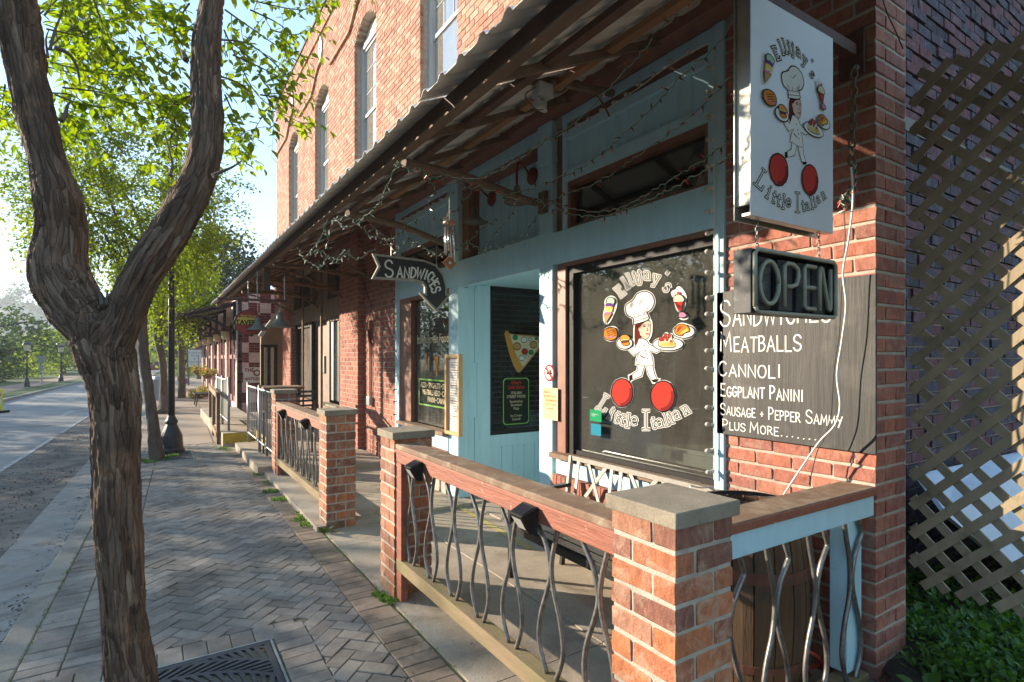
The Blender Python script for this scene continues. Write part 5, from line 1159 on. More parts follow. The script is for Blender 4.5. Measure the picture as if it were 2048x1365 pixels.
# ---- small shop signs ----
def yT(px, py, Y, k=1): p = onY(px, py, Y); return p
ns = thing('no_smoking_sign', 'round white no smoking sign with red ring on the blue post', 'sign', (FX, 5, 1.4)); pc = onX(1098, 746, FX-.036)
M_red = INKS['red']
MB().lathe((FX-.031, pc.y, pc.z), [(.075, 0), (.075, .004)], 24, (-1, 0, 0)).build('disc', M_red, ns); MB().lathe((FX-.0355, pc.y, pc.z), [(.060, 0), (.060, .001)], 24, (-1, 0, 0)).build('face', M_white, ns)
a = MB(); a.obox((FX-.0375, pc.y-.005, pc.z-.005), Vector((.0005, 0, 0)), Vector((0, .040, .0)), Vector((0, 0, .008))); a.lathe((FX-.0372, pc.y-.02, pc.z+.015), [(.012, 0), (.012, .0006)], 10, (-1, 0, 0)); a.build('cigarette_print', M_ink, ns)
MB().obox((FX-.0385, pc.y, pc.z), Vector((.0004, 0, 0)), Vector((0, .042, .042)), Vector((0, -.006, .006))).build('bar_print', M_red, ns)
po = thing('paper_notice', 'orange paper notice taped to the blue post below the no smoking sign', 'notice', (FX, 5, 1.1)); ya, yb = Yf(1116, FX-.034), Yf(1085, FX-.034); z0, z1 = onX(1100, 840, FX-.034).z, onX(1100, 776, FX-.034).z
M_orp = surf('orange_washed_paper', (.80, .62, .36), (.78, .42, .14), 9, .7, .05); MB().box((FX-.034, ya+.004, z0), (FX-.0325, yb-.004, z1)).build('sheet', M_orp, po)
Tn = plane_T((FX-.0345, yb-.02, z1-.05), (0, -1, 0), (0, 0, 1), (-1, 0, 0))
text_mesh('Italian\nStreet Food\n\u2022 Sandwiches\n\u2022 Ice Cream\n\u2022 Cannoli', .038, Tn, 0, 'lettering', INKS['brown'], po, 'LEFT')
# menu in a wooden case on the left post
mc = thing('menu_case', 'narrow wooden menu case with white printed menu on the left blue post', 'sign', (FX-.05, 6, 1)); a0 = onX(893, 710, FX-.08); a1 = onX(918, 878, FX-.08)
ya, yb = Yf(918, FX-.08), Yf(890, FX-.08); z0, z1 = .78, 1.72
M_pine = surf('case_pine', (.62, .40, .18), (.50, .30, .12), 7, .5, .2)
f = MB(); f.box((FX-.085, ya, z0), (FX-.032, ya+.035, z1)); f.box((FX-.085, yb-.035, z0), (FX-.032, yb, z1)); f.box((FX-.0845, ya+.035, z1-.04), (FX-.032, yb-.035, z1)); f.box((FX-.0845, ya+.035, z0), (FX-.032, yb-.035, z0+.04)); f.build('frame', M_pine, mc); MB().box((FX-.05, ya+.03, z0+.03), (FX-.045, yb-.03, z1-.03)).build('sheet', M_white, mc)
a = MB(); b = MB()
for k in range(26): z = z1-.10-k*.030; (b if k % 6 == 3 else a).box((FX-.0515, ya+.07+.03*(k % 3), z), (FX-.0505, yb-.07-.02*(k % 2), z+.009))
a.build('menu_print', INKS['grey'], mc); b.build('heading_print', INKS['darkred'], mc)
# far window lettering and its green edged board
XW = FX+.054
t1 = thing('window_lettering', 'cream lettering and small pizza stickers on the left shop window', 'decal', (XW, 6.5, 1.5))
p = onX(834, 688, XW); Tw = plane_T(p, (0, -1, 0), (0, 0, 1), (-1, 0, 0)); text_mesh('Italian Street Food', .165, Tw, 0, 'lettering', INKS['cream'], t1, 'LEFT', sx=.80, bold=.001)
for px, py, s_ in ((852, 725, .5), (872, 732, 1)):
    c = onX(px, py, XW); MB().prism([c+Vector((0, .05*s_, .11)), c+Vector((0, -.07*s_, .13)), c+Vector((0, -.03*s_, -.14))], (-.001, 0, 0)).build('pizza_sticker', INKS['orange'], t1)
gb = thing('window_board', 'green edged black board listing pizza and spaghetti in the left shop window', 'sign', (XW, 6.5, 1)); q0, q1 = onX(838, 757, XW-.003), onX(900, 812, XW-.003)
za, zb2 = q0.z, q1.z-.05; MB().box((XW-.006, q1.y-.35, zb2), (XW-.003, q0.y, za)).build('border', INKS['green'], gb); MB().box((XW-.0075, q1.y-.35, zb2+.02), (XW-.0065, q0.y-.025, za-.02)).build('panel', INKS['board'], gb)
Tw = plane_T((XW-.008, q0.y-.6, za-.115), (0, -1, 0), (0, 0, 1), (-1, 0, 0)); text_mesh('PIZZA \u2022 SPAGHETTI \u2022 STROMBOLI\nMEATBALL HERO \u2022 CALZONE\nPANINI \u2022 CANNOLI', .098, Tw, 0, 'lettering', INKS['cream'], gb, sx=.72, bold=.001)
# entry glass: pizza slice and board (plane faces the camera side)
YG = Yv+.012
pz = thing('pizza_decal', 'pizza slice sticker on the entry side window', 'decal', (3.6, YG, 1.4))
S2 = lambda pts, ink, l, g=0: MB().prism([onY(a, b, YG)+Vector((0, -.001*l-.0008, 0)) for a, b in (pts if not g else pts)][::-1], (0, .0008, 0)).build(ink+'_print', INKS[ink], pz)
ppt = lambda P: [(700+x/2.9667, 540+y/2.9667) for x, y in P]
S2(ppt(sm([(915, 375), (935, 358), (960, 380), (1120, 395), (1145, 430), (1020, 595), (985, 595), (945, 500)])), 'tan', 0); S2(ppt([(950, 385), (1140, 405), (1140, 430), (1028, 575), (985, 520)]), 'cream', 1); S2(ppt(sm([(922, 380), (938, 368), (960, 440), (1012, 570), (1000, 590), (985, 588), (945, 480)])), 'bun', 2)
k = 3
for x, y, r, ink in ((990, 455, 22, 'tan'), (1088, 445, 21, 'tan'), (1035, 485, 17, 'red'), (1130, 425, 12, 'red'), (1072, 490, 13, 'dgreen'), (978, 402, 13, 'dgreen'), (1030, 415, 16, 'white'), (1015, 525, 15, 'white'), (1105, 408, 9, 'dgreen'), (1048, 515, 8, 'white'), (1065, 412, 7, 'white')):
    S2(ppt(ell(x, y, r+2.5, r+2.5, 14)), 'black', k); S2(ppt(ell(x, y, r, r*.9, 14)), ink, k+1); k += 1
eb = thing('entry_board', 'green edged black board with red heading and menu words on the entry side window', 'sign', (3.6, YG, 1.1)); q0, q1 = onY(1006, 757, YG-.004), onY(1058, 847, YG-.004)
xa, xb, za, zb2 = q0.x, q1.x, q0.z, q1.z-.0
ch_ = .03
def octa(x0, x1, z0, z1, y, c): return [Vector(p) for p in ((x0+c, y, z0), (x1-c, y, z0), (x1, y, z0+c), (x1, y, z1-c), (x1-c, y, z1), (x0+c, y, z1), (x0, y, z1-c), (x0, y, z0+c))]
MB().prism(octa(xa, xb, zb2, za, YG-.004, ch_)[::1], (0, .003, 0)).build('border', INKS['green'], eb); MB().prism(octa(xa+.012, xb-.012, zb2+.012, za-.012, YG-.0055, ch_), (0, .001, 0)).build('panel', INKS['board'], eb)
cx = (xa+xb)/2; Te = plane_T((cx, YG-.006, za-.075), (1, 0, 0), (0, 0, 1), (0, -1, 0))
text_mesh("Ellijay's\nLittle Italian", .062, Te, .0003, 'heading', INKS['red'], eb, sx=.85, bold=.0012); Te = plane_T((cx, YG-.006, za-.20), (1, 0, 0), (0, 0, 1), (0, -1, 0)); text_mesh('ITALIAN\nSTREET FOOD', .048, Te, .0003, 'lettering', INKS['cream'], eb, sx=.9, bold=.0005)
Te = plane_T((cx, YG-.006, za-.305), (1, 0, 0), (0, 0, 1), (0, -1, 0)); text_mesh('Sandwiches\nStromboli\nPizza\n\nIce Cream\nCannoli', .046, Te, .0003, 'lettering', INKS['cream'], eb, sx=.9)
# window stickers low left in the big window
sk = thing('window_stickers', 'green and teal square stickers low in the left corner of the big window', 'sticker', (XG, 3.5, 1.1))
def rect_px(x0, y0, x1, y1, ink, X, par, l=0): a, b = onX(x0, y0, X), onX(x1, y1, X); MB().box((X-.001-l, b.y, min(a.z, b.z)), (X-l, a.y, max(a.z, b.z))).build(ink+'_print', INKS[ink], par)
XK = FX+.008
rect_px(1180, 819, 1203, 845, 'dgreen', XK, sk); rect_px(1182, 847, 1202, 873, 'teal', XK, sk)
a = onX(1183, 829, XK-.002); Ts = plane_T(a, (0, -1, 0), (0, 0, 1), (-1, 0, 0)); text_mesh('Neighborhood\nFavorite', .014, Ts, .0005, 'lettering', M_white, sk, 'LEFT')
# ================= lamps =================
M_lred = surf('red_lamp_enamel', (.24, .03, .025), (.17, .02, .018), 20, .35, .05); M_lgrey = surf('grey_lamp_enamel', (.19, .175, .145), (.14, .13, .11), 20, .45, .1); M_bulb = glass('clear_bulb', (.9, .88, .82), .02, 1.4)
def shade(t, c, R, H, mat, mat2=None):
    c = Vector(c); MB().lathe(c, [(R, 0), (R*.985, H*.05), (R*.74, H*.17), (R*.50, H*.34), (R*.34, H*.52), (R*.27, H*.56), (R*.27, H*.78), (R*.23, H*.90), (R*.12, H), (R*.05, H*1.05)], 22).build('lamp_shade', mat, t, smooth=True)
    MB().lathe(c+Vector((0, 0, -.004)), [(R*.96, .0), (R*.6, H*.3), (R*.02, H*.4)], 18, cap=False).build('shade_lining', mat2 or mat, t, smooth=True); MB().lathe(c+Vector((0, 0, .01)), [(.012, H*.35), (.03, H*.12), (.028, H*.02), (.01, -.01)], 12).build('bulb', M_bulb, t, smooth=True)
for px, py, mx, my, lb in ((1034, 383, 1061, 352, 'red gooseneck lamp nearer the big window over the entry'), (950, 424, 980, 397, 'red gooseneck lamp farther left over the entry')):
    m_ = onX(mx, my, FX+.13); t = thing('gooseneck_lamp', lb, 'lamp', m_, 'red gooseneck lamps over the entry'); yl = m_.y
    c = onX(px, py+22, FX-.14); c.y = onX(px, py, FX-.14).y
    MB().lathe((FX+.158, m_.y, m_.z), [(.085, 0), (.08, .02), (.03, .035)], 20, (-1, 0, 0)).build('wall_plate', M_lred, t, smooth=True)
    MB().tube(catmull([(FX+.13, m_.y, m_.z), (FX+.02, (m_.y+c.y)/2, m_.z+.02), (c.x+.05, c.y, m_.z+.03), (c.x, c.y, m_.z-.0), (c.x, c.y, c.z+.12)], 5), .011, 7).build('gooseneck', M_lred, t, smooth=True); shade(t, c, .125, .16, M_lgrey, M_lred)
# pipe arm with two grey lamps and the bottle cap sign
YL = 9.35; pr = thing('pipe_arm', 'dark pipe arm reaching out over the sidewalk by the far storefront', 'bracket', (1.2, YL, 2.6)); l0, l1 = onY(435, 597, YL), onY(556, 602, YL)
MB().tube([l0, l1, l1+Vector((.12, 0, .0))], .02, 7).build('pipe', M_rust, pr); MB().tube([l1+Vector((.1, 0, 0)), l1+Vector((.1, 0, .42))], .012, 6).build('hanger', M_steel, pr); MB().tube([l0+Vector((.55, 0, 0)), l0+Vector((.55, 0, .45))], .012, 6).build('hanger', M_steel, pr)
MB().box((XA-.05, YL-.05, 2.72), (XA+.05, YL+.05, 3.09)).build('bracket_box', M_rust, pr)
for px, py, w_, yy, lb in ((560, 655, 51, YL, 'grey conical hanging lamp nearer the brown storefront'), (516, 661, 45, YL+.5, 'grey conical hanging lamp in front of the round tavern sign')):
    c = onY(px, py, yy); R_ = w_/2/FPX*(c.x*_s+c.y*_c); t = thing('hanging_lamp', lb, 'lamp', c, 'grey conical lamps'); shade(t, c, R_, R_*1.15, M_lgrey, M_lgrey); MB().tube([c+Vector((0, 0, R_*1.15)), Vector((c.x, yy, l0.z))], .008, 5).build('stem', M_steel, t)
YT = 9.95; c = onY(497, 646, YT); R_ = 26/FPX*(c.x*_s+c.y*_c); t = thing('tavern_sign', 'round red bottle cap shaped tavern sign under the far end of the awning', 'sign', c)
P = []; nn = 56
for k in range(nn): a = 2*pi*k/nn; r = R_*(1.04+.05*cos(a*14)) if sin(a) < .25 else R_*1.0; P.append(c+Vector((r*cos(a), 0, r*sin(a))))
MB().prism(P, (0, .05, 0)).build('cap_rim', M_blk, t); MB().lathe(c, [(R_*.93, 0), (R_*.93, .006)], 36, (0, -1, 0)).build('cap_face', plain('tavern_red', (.28, .02, .02), .4), t)
Q = [c+Vector((R_*.86*cos(a), -.009, R_*.86*sin(a))) for a in [(-8+k*3.0)*pi/180 for k in range(13)]]+[c+Vector((R_*.86*cos(a), -.009, R_*.86*sin(a))) for a in [(152+k*3.0)*pi/180 for k in range(13)]]
MB().poly(Q).build('band_print', INKS['yellow'], t); Tt = plane_T(c+Vector((0, -.011, -R_*.14)), (1, 0, 0), (0, 0, 1), (0, -1, 0))
text_mesh('TAVERN', R_*.50, Tt, 0, 'lettering', M_ink, t, sx=.95, bold=.003); Tt = plane_T(c+Vector((0, -.011, R_*.45)), (1, 0, 0), (0, 0, 1), (0, -1, 0)); text_mesh('River Street', R_*.25, Tt, 0, 'lettering', INKS['yellow'], t, sx=.9, bold=.001)
MB().tube([c+Vector((.0, .02, R_)), Vector((c.x, YT+.02, l0.z+.4))], .01, 5).build('hanger', M_steel, t)
# junction light under the awning
t = thing('flood_light', 'white twin flood light box with loose wires under the awning', 'light', onY(1085, 185, 3.1)); c = onY(1085, 185, 3.1)
MB().box(c-Vector((.06, .05, .04)), c+Vector((.06, .05, .05))).build('housing', M_winfr, t, bevel=.006); MB().lathe(c+Vector((.02, 0, -.05)), [(.015, 0), (.05, -.06), (.048, -.065)], 14, (.4, -.3, 1)).build('lamp_head', M_winfr, t)
MB().lathe(c+Vector((-.05, 0, -.05)), [(.015, 0), (.045, -.05), (.044, -.056)], 14, (-.5, -.3, 1)).build('lamp_head', M_winfr, t)
a = MB(); a.tube(catmull([c+Vector((.06, 0, .02)), c+Vector((.18, .02, .06)), c+Vector((.3, 0, .16)), c+Vector((.5, 0, .1)), c+Vector((.62, 0, -.02))], 6), .008, 6); a.tube(catmull([c+Vector((-.06, 0, .02)), c+Vector((-.13, .02, -.05)), c+Vector((-.05, 0, -.13)), c+Vector((.04, 0, -.1))], 6), .004, 5); a.build('wire', M_arm, t)
MB().tube([c+Vector((-.35, 0, .0)), c+Vector((.1, 0, .10)), c+Vector((.65, 0, .16))], .03, 7).build('mount_arm', M_arm, t)
# outlet box, conduits and hung red cord on the brick wall
t = thing('outlet_box', 'grey electrical outlet box with twin conduits on the brick wall', 'outlet', (FX-.03, 8.7, .8)); p = onX(740, 802, FX-.03)
MB().box((FX-.07, p.y-.08, p.z-.07), (FX-.001, p.y+.08, p.z+.07)).build('box', M_galv, t, bevel=.006)
for dy in (-.03, .04): MB().tube([(FX-.02, p.y+dy, p.z+.07), (FX-.02, p.y+dy, 2.3)], .012, 6).build('conduit', M_brown, t)
a = MB(); a.tube(catmull([(FX-.04-.02*sin(k), p.y+.0+.10*cos(k*2.2)*(1-k/40), 2.25-.35*abs(sin(k*1.1))) for k in range(22)], 4), .007, 5); tag(a.build('hung_cord', plain('dark_red_cord', (.22, .03, .02), .5), smooth=True), 'bundle of dark red cord hung on the brick wall above the conduit', 'cord')
cordpx('wall_wire', 'dark wire dropping diagonally across the dappled brick wall', [(722, 548), (735, 590), (752, 632), (783, 668), (786, 690)], FX-.05, .006, M_cordb, 'wire')
cordpx('drop_cord', 'orange cord looping down from the awning beside the brick wall', [(700, 455), (706, 480), (720, 502), (736, 514)], 2.2, .006, red)
# bar table and stools
t = thing('bar_table', 'small high table with wooden top behind the farthest brick pillar', 'table', (2.3, 9.9, .135)); p0 = onZ(529, 754, 1.2)
cx, cy = onY(562, 754, 10.0).x, 10.0; MB().box((cx-.32, cy-.3, 1.16), (cx+.32, cy+.3, 1.2)).build('table_top', M_railtop, t, bevel=.006); MB().lathe((cx, cy, .13), [(.25, 0), (.25, .02), (.035, .04), (.035, 1.02)], 12).build('pedestal', M_bblk, t)
for k, (sx_, sy_, lb) in enumerate(((1.64, cy-.40, 'black slatted bar stool on the left side of the high table'), (1.99, cy-.38, 'black slatted bar stool on the right side of the high table'))):
    s = thing('bar_stool', lb, 'stool', (sx_, sy_, .135), 'bar stools at the high table')
    for dx in (-.17, .17):
        MB().beam((sx_+dx, sy_-.17, .13), (sx_+dx, sy_-.15, .80), .025, .025).build('leg', M_bblk, s); MB().beam((sx_+dx, sy_+.17, .13), (sx_+dx, sy_+.15, .80), .025, .025).build('leg', M_bblk, s); MB().beam((sx_+dx, sy_-.16, .80), (sx_+dx*1.1, sy_-.22, 1.14), .025, .025).build('back_post', M_bblk, s)
    MB().box((sx_-.19, sy_-.18, .80), (sx_+.19, sy_+.18, .84)).build('seat', M_bblk, s)
    for z in (.9, .98, 1.06, 1.13): MB().beam((sx_-.18, sy_-.17-(z-.8)*.18, z), (sx_+.18, sy_-.17-(z-.8)*.18, z), .015, .035).build('slat', M_bblk, s)
# wind chime
p = onD(899, 440, 4.18); t = thing('wind_chime', 'wind chime with silver tubes and a wooden disc hanging under the awning', 'wind chime', (p.x, p.y, 2.7)); M_chw = surf('chime_wood', (.40, .17, .06), (.3, .12, .04), 20, .4, .05); M_chm = plain('chime_metal', (.72, .70, .66), .25, .9); x, y = p.x, p.y
MB().lathe((x, y, 2.685), [(.045, 0), (.05, .006), (.05, .016), (.045, .022)], 20).build('disc', M_chw, t, smooth=False)
for k in range(6): a = k*pi/3+.3; MB().tube([(x+.036*cos(a), y+.036*sin(a), 2.665), (x+.036*cos(a), y+.036*sin(a), 2.665-.15-.022*k)], .0062, 8).build('chime_tube', M_chm, t, smooth=True)
a = MB(); a.tube([(x, y, 2.69), (x, y, 2.43)], .0015, 4); a.build('cord', M_cordb, t)
for k in range(3): MB().tube([(x+.04*cos(k*2.1), y+.04*sin(k*2.1), 2.705), (x, y, 2.80)], .0015, 4).build('cord', M_white, t)
MB().lathe((x, y, 2.56), [(.014, 0), (.014, .01)], 12).build('striker', M_chw, t); MB().obox((x, y, 2.395), Vector((.028, 0, .028)), Vector((0, .003, 0)), Vector((-.028, 0, .028))).build('wind_sail', M_chw, t); MB().lathe((x, y-.004, 2.395), [(.014, 0), (.012, .006)], 12, (0, -1, 0)).build('sail_jewel', M_chm, t)
chain('chain', 'fine chain carrying the wind chime from the tie arm', (x, y, 3.03), (x, y, 2.80), .0012, .014)
# ================= light strings =================
M_gw = surf('green_wire', (.04, .13, .09), (.03, .09, .06), 30, .5, 0); M_ww = surf('wire_painted_sunlit', (.66, .68, .56), (.44, .48, .38), 30, .5, 0); M_rb = plain('red_mini_bulb', (.75, .07, .03), .25); M_cb = plain('clear_mini_bulb', (.70, .66, .55), .2)  # the pale wire has its sunlit look painted into the colour
def lights(label, P, redb=True, sp=.075, grp='strings of miniature lights under the awning', r=.0026, name='light_string', jag=.010):
    P = catmull(P, 8); t = thing(name, label, 'string lights', P[0], grp); L = 0; Q = [P[0]]; rnd = random.Random(len(label)*7+int(P[0].x*100))
    for p in P[1:]: Q.append(p+Vector((rnd.uniform(-1, 1), rnd.uniform(-1, 1), rnd.uniform(-1, 1)))*jag)
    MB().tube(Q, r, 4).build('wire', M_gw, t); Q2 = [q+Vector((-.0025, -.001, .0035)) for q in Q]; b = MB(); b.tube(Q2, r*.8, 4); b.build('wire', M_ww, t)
    tips = MB(); sock = MB(); acc = 0
    for a, c in zip(Q, Q[1:]):
        d = (c-a).length; acc += d
        if acc > sp:
            acc = rnd.uniform(-.01, .015); dr_ = Vector((rnd.uniform(-1, 1), rnd.uniform(-1, 1), rnd.uniform(-1.4, .7))).normalized(); sock.tube([c, c+dr_*.024], .0062, 5); tips.tube([c+dr_*.024, c+dr_*.048], [.0048, .0012], 5)
    stuff(sock.build('sockets', M_gw, t)); stuff(tips.build('bulbs', M_rb if redb else M_cb, t)); return t
def L_(pts, ds): return [onD(a, b, d) for (a, b), d in zip(pts, ds)]
def ramp_(a, b, n): return [a+(b-a)*i/(n-1) for i in range(n)]
s1 = [(1400, -30), (1379, 0), (1322, 57), (1276, 114), (1219, 177), (1154, 244), (1108, 274), (1040, 320), (975, 352), (920, 358), (868, 343), (848, 352)]
lights('pale wire light string sweeping from the arm up to the awning near the sign', L_(s1, ramp_(2.9, 4.15, 12)))
s2 = [(1467, 46), (1430, 95), (1367, 148), (1310, 210), (1253, 263), (1200, 310), (1139, 347), (1080, 372), (1040, 385), (1010, 392)]; lights('upper light string crossing the beadboard panel to the brick pier', L_(s2, ramp_(3.1, 4.6, 10)))
s3 = [(1472, 130), (1444, 175), (1364, 248), (1284, 305), (1230, 345), (1192, 366), (1140, 388), (1105, 402)]; lights('second light string crossing the transom window to the brick pier', L_(s3, ramp_(3.0, 4.7, 8)))
s4 = [(1476, 262), (1444, 293), (1400, 325), (1356, 350), (1300, 385), (1253, 412), (1200, 424), (1150, 420), (1098, 402)]; lights('third light string sagging across the transom glass', L_(s4, ramp_(3.0, 4.7, 9)))
s5 = [(1474, 305), (1430, 332), (1383, 356), (1345, 378), (1307, 396), (1250, 420), (1208, 432), (1150, 432), (1100, 415), (1070, 400)]; lights('lowest light string sagging below the transom glass', L_(s5, ramp_(3.0, 4.7, 10)))
s6 = [(1090, 412), (1060, 450), (1035, 480), (1000, 497), (965, 500), (940, 488), (920, 492)]; lights('dark light string sagging over the entry header', L_(s6, ramp_(4.7, 5.6, 7)), False)
s7 = [(1040, 395), (1020, 430), (995, 460), (980, 480), (965, 510)]; lights('dark light string dropping past the farther red lamp', L_(s7, ramp_(4.6, 5.3, 5)), False)
s8 = [(795, 322), (775, 370), (760, 405), (740, 425), (718, 444), (690, 455), (668, 440), (660, 470), (652, 500)]; lights('pale light string looping from the first arm to the second arm', L_(s8, ramp_(3.9, 4.9, 9)), False, .06)
s9 = [(665, 445), (700, 430), (735, 465), (770, 480), (800, 470), (812, 450), (835, 440)]; lights('tangled pale light string along the second arm', L_(s9, ramp_(4.9, 5.6, 7)), False, .045, jag=.02)
s10 = [(655, 440), (640, 480), (620, 505), (640, 500), (668, 525), (690, 505), (715, 520), (745, 500)]; lights('green light string looping below the second arm on the left', L_(s10, ramp_(4.9, 5.6, 8)), False, .05, jag=.015)
s11 = [(740, 450), (770, 478), (790, 500), (815, 482), (850, 497), (880, 512), (905, 495), (930, 500), (950, 470), (990, 440)]; lights('green light string draped above the arrow sign', L_(s11, ramp_(5.2, 5.6, 10)), False, .045, jag=.02)
s12 = [(850, 350), (870, 380), (860, 410), (880, 440), (905, 430), (930, 400), (950, 380), (1000, 370)]; lights('light string tangled round the first arm above the wind chime', L_(s12, ramp_(4.1, 4.7, 8)), True, .05, jag=.015)
s13 = [(790, 330), (850, 348), (900, 362), (960, 375), (1020, 392), (1060, 400), (1092, 404)]; lights('light string wound along the first tie arm', L_(s13, ramp_(3.75, 4.9, 7)), True, .05, jag=.03)
s14 = [(700, 500), (680, 520), (655, 515), (640, 535), (610, 520), (598, 500)]; lights('short green light string end hanging before the brown storefront', L_(s14, ramp_(5.6, 6.2, 6)), False, .05)
s15 = [(1470, 46), (1500, 20), (1540, -20), (1580, -40)]; lights('light string end running up behind the hanging sign', L_(s15, ramp_(3.0, 2.6, 4)))
s16 = [(1706, 330), (1716, 350), (1708, 375), (1694, 385), (1684, 402), (1690, 420), (1698, 405), (1690, 390)]; lights('knot of green lights hooked on the heavy chain', L_(s16, [2.72]*8), True, .05)
# globe bulbs
M_glb = plain('globe_bulb', (.45, .43, .38), .15); M_sock = plain('bulb_socket', (.68, .64, .55), .5)
def globes(label, P, sp, grp='strings of clear globe bulbs'):
    P = catmull(P, 8); t = thing('globe_string', label, 'string lights', P[0], grp); a = MB(); a.tube(P, .004, 5); a.build('cable', M_sock, t); acc = 0; rnd = random.Random(3)
    for p, q in zip(P, P[1:]):
        acc += (q-p).length
        if acc >= sp:
            acc = 0; d = Vector((-1, rnd.uniform(.3, .9), rnd.uniform(-.4, .1))).normalized(); g_ = MB(); g_.lathe(q, [(.009, 0), (.0095, .022)], 8, d); g_.build('socket', M_sock, t)
            g_ = MB(); g_.lathe(q+d*.022, [(.006, 0), (.013, .008), (.0165, .018), (.013, .030), (.003, .036)], 10, d); g_.build('globe_bulb', M_glb, t, smooth=True)
globes('globe bulbs running down the blue corner trim beside the menu board', [onX(1428, y, FX-.04) for y in (90, 200, 330, 450, 560, 700, 850, 960)], .108)
globes('globe bulbs along the dark slot above the beadboard over the big window', [onX(1424, 84, FX-.03), onX(1340, 130, FX-.03), onX(1250, 195, FX-.03), onX(1150, 255, FX-.03), onX(1060, 300, FX-.03)], .115)
globes('globe bulbs continuing over the entry and the left bay', [onX(1050, 310, FX-.03), onX(980, 350, FX-.03), onX(900, 392, FX-.03), onX(800, 445, FX-.03)], .13)
globes('globe bulbs running down the left corner of the blue shopfront', [onX(794, y, FX-.04) for y in (446, 540, 640, 740, 830)], .16)
# ================= trees =================
def leaf(mb, p, d, size, rnd, roll=0):
    """ovate leaf folded along the midrib"""
    d = d.normalized(); s1 = d.cross(Vector((0, 0, 1)))
    if s1.length < .1: s1 = Vector((1, 0, 0))
    s1.normalize(); n = s1.cross(d); s1 = (s1*cos(roll)+n*sin(roll)); n = s1.cross(d); w = size*.27; f = size*.07
    mb.rr = rnd
    mb.add([p, p+d*size*.32+s1*w+n*f, p+d*size*.7+s1*w*.72+n*f, p+d*size-n*f*.8, p+d*size*.7-s1*w*.72+n*f, p+d*size*.32-s1*w+n*f, p+d*size*.5], [(0, 1, 2, 6), (6, 2, 3), (0, 6, 4, 5), (6, 3, 4)])
def leaf2(mb, p, d, size, rnd, roll=0):
    d = d.normalized(); s1 = d.cross(Vector((0, 0, 1)))
    if s1.length < .1: s1 = Vector((1, 0, 0))
    s1.normalize(); n = s1.cross(d); s1 = s1*cos(roll)+n*sin(roll); w = size*.3; mb.rr = rnd
    mb.add([p, p+d*size*.5+s1*w, p+d*size, p+d*size*.5-s1*w], [(0, 1, 2, 3)])
def rv(r, a=1): return Vector((r.uniform(-a, a), r.uniform(-a, a), r.uniform(-a, a)))
def twig(wood, lv, P, r, size, step=.045, rad=.006, sub=3, lf=leaf, sublen=.3, dens=1):
    """a drooping twig with side twigs, leaves set alternately"""
    Q = catmull(P, 6); wood.tube(Q, [rad*(1-.7*i/(len(Q)-1)) for i in range(len(Q))], 5)
    def leaves(Q, start=.1):
        acc = 0; side = 1; L = sum((b-a).length for a, b in zip(Q, Q[1:])); tot = 0
        for a, b in zip(Q, Q[1:]):
            d = (b-a).normalized(); acc += (b-a).length; tot += (b-a).length
            while acc > step:
                acc -= step
                if tot < L*start: continue
                side = -side; sd = d.cross(Vector((0, 0, 1))); sd = sd.normalized() if sd.length > .1 else Vector((1, 0, 0))
                dd = d*r.uniform(.1, .7)+sd*side*r.uniform(.5, 1.1)+Vector((0, 0, r.uniform(-1.0, .15)))+rv(r, .3)
                lf(lv, a.lerp(b, r.random())+rv(r, .006), dd, size*r.uniform(.6, 1.2), r.random(), r.uniform(-.7, .7))
    leaves(Q)
    L = sum((b-a).length for a, b in zip(Q, Q[1:])); nsub = int(sub*L/.3*dens)
    for k in range(nsub):
        i = r.randrange(1, len(Q)-1); a = Q[i]; d = (Q[min(i+1, len(Q)-1)]-Q[i-1]).normalized()
        dd = (d*.7+rv(r, .8)+Vector((0, 0, r.uniform(-.4, .3)))).normalized(); l = sublen*r.uniform(.4, 1.1)
        S = [a, a+dd*l*.5+rv(r, .02), a+dd*l+Vector((0, 0, -l*.25))]; Q2 = catmull(S, 4); wood.tube(Q2, [rad*.45*(1-.7*i/(len(Q2)-1)) for i in range(len(Q2))], 4); leaves(Q2, 0)
# ---- the near tree ----
M_bark = barkmat('flaky_bark')
M_bark0 = surf('shaggy_bark', (.21, .13, .085), (.05, .034, .026), 26, .97, 1, 90, (1, 1, .13), bdist=.008, dirt=(.27, .20, .16), dirt_scale=5, dirt_lo=.56, dirt_hi=.74, fine=60)
D0 = 2.2
def tr(px, py, w, d=D0): p = onD(px, py, d); return p, w/2/FPX*d
TR = [(252, 1500, 165), (258, 1440, 140), (262, 1365, 124), (254, 1280, 112), (246, 1190, 108), (240, 1090, 108), (235, 1000, 110), (232, 910, 112), (230, 830, 116), (224, 760, 128), (210, 700, 144), (198, 650, 142)]
LA = [(196, 670, 130), (158, 620, 142), (128, 565, 142), (120, 520, 130), (124, 460, 118), (118, 405, 112), (104, 350, 92), (90, 300, 84), (72, 220, 92), (56, 150, 90), (42, 80, 92), (30, 0, 96), (15, -90, 90), (-5, -200, 84)]
LB = [(222, 690, 110), (250, 630, 105), (275, 570, 98), (310, 510, 95), (345, 455, 88), (375, 400, 84), (400, 345, 80), (412, 290, 84), (416, 235, 88), (412, 180, 74), (412, 120, 68), (418, 60, 70), (425, 0, 64), (432, -90, 60), (440, -180, 55)]
segs_ = []; base = MB()
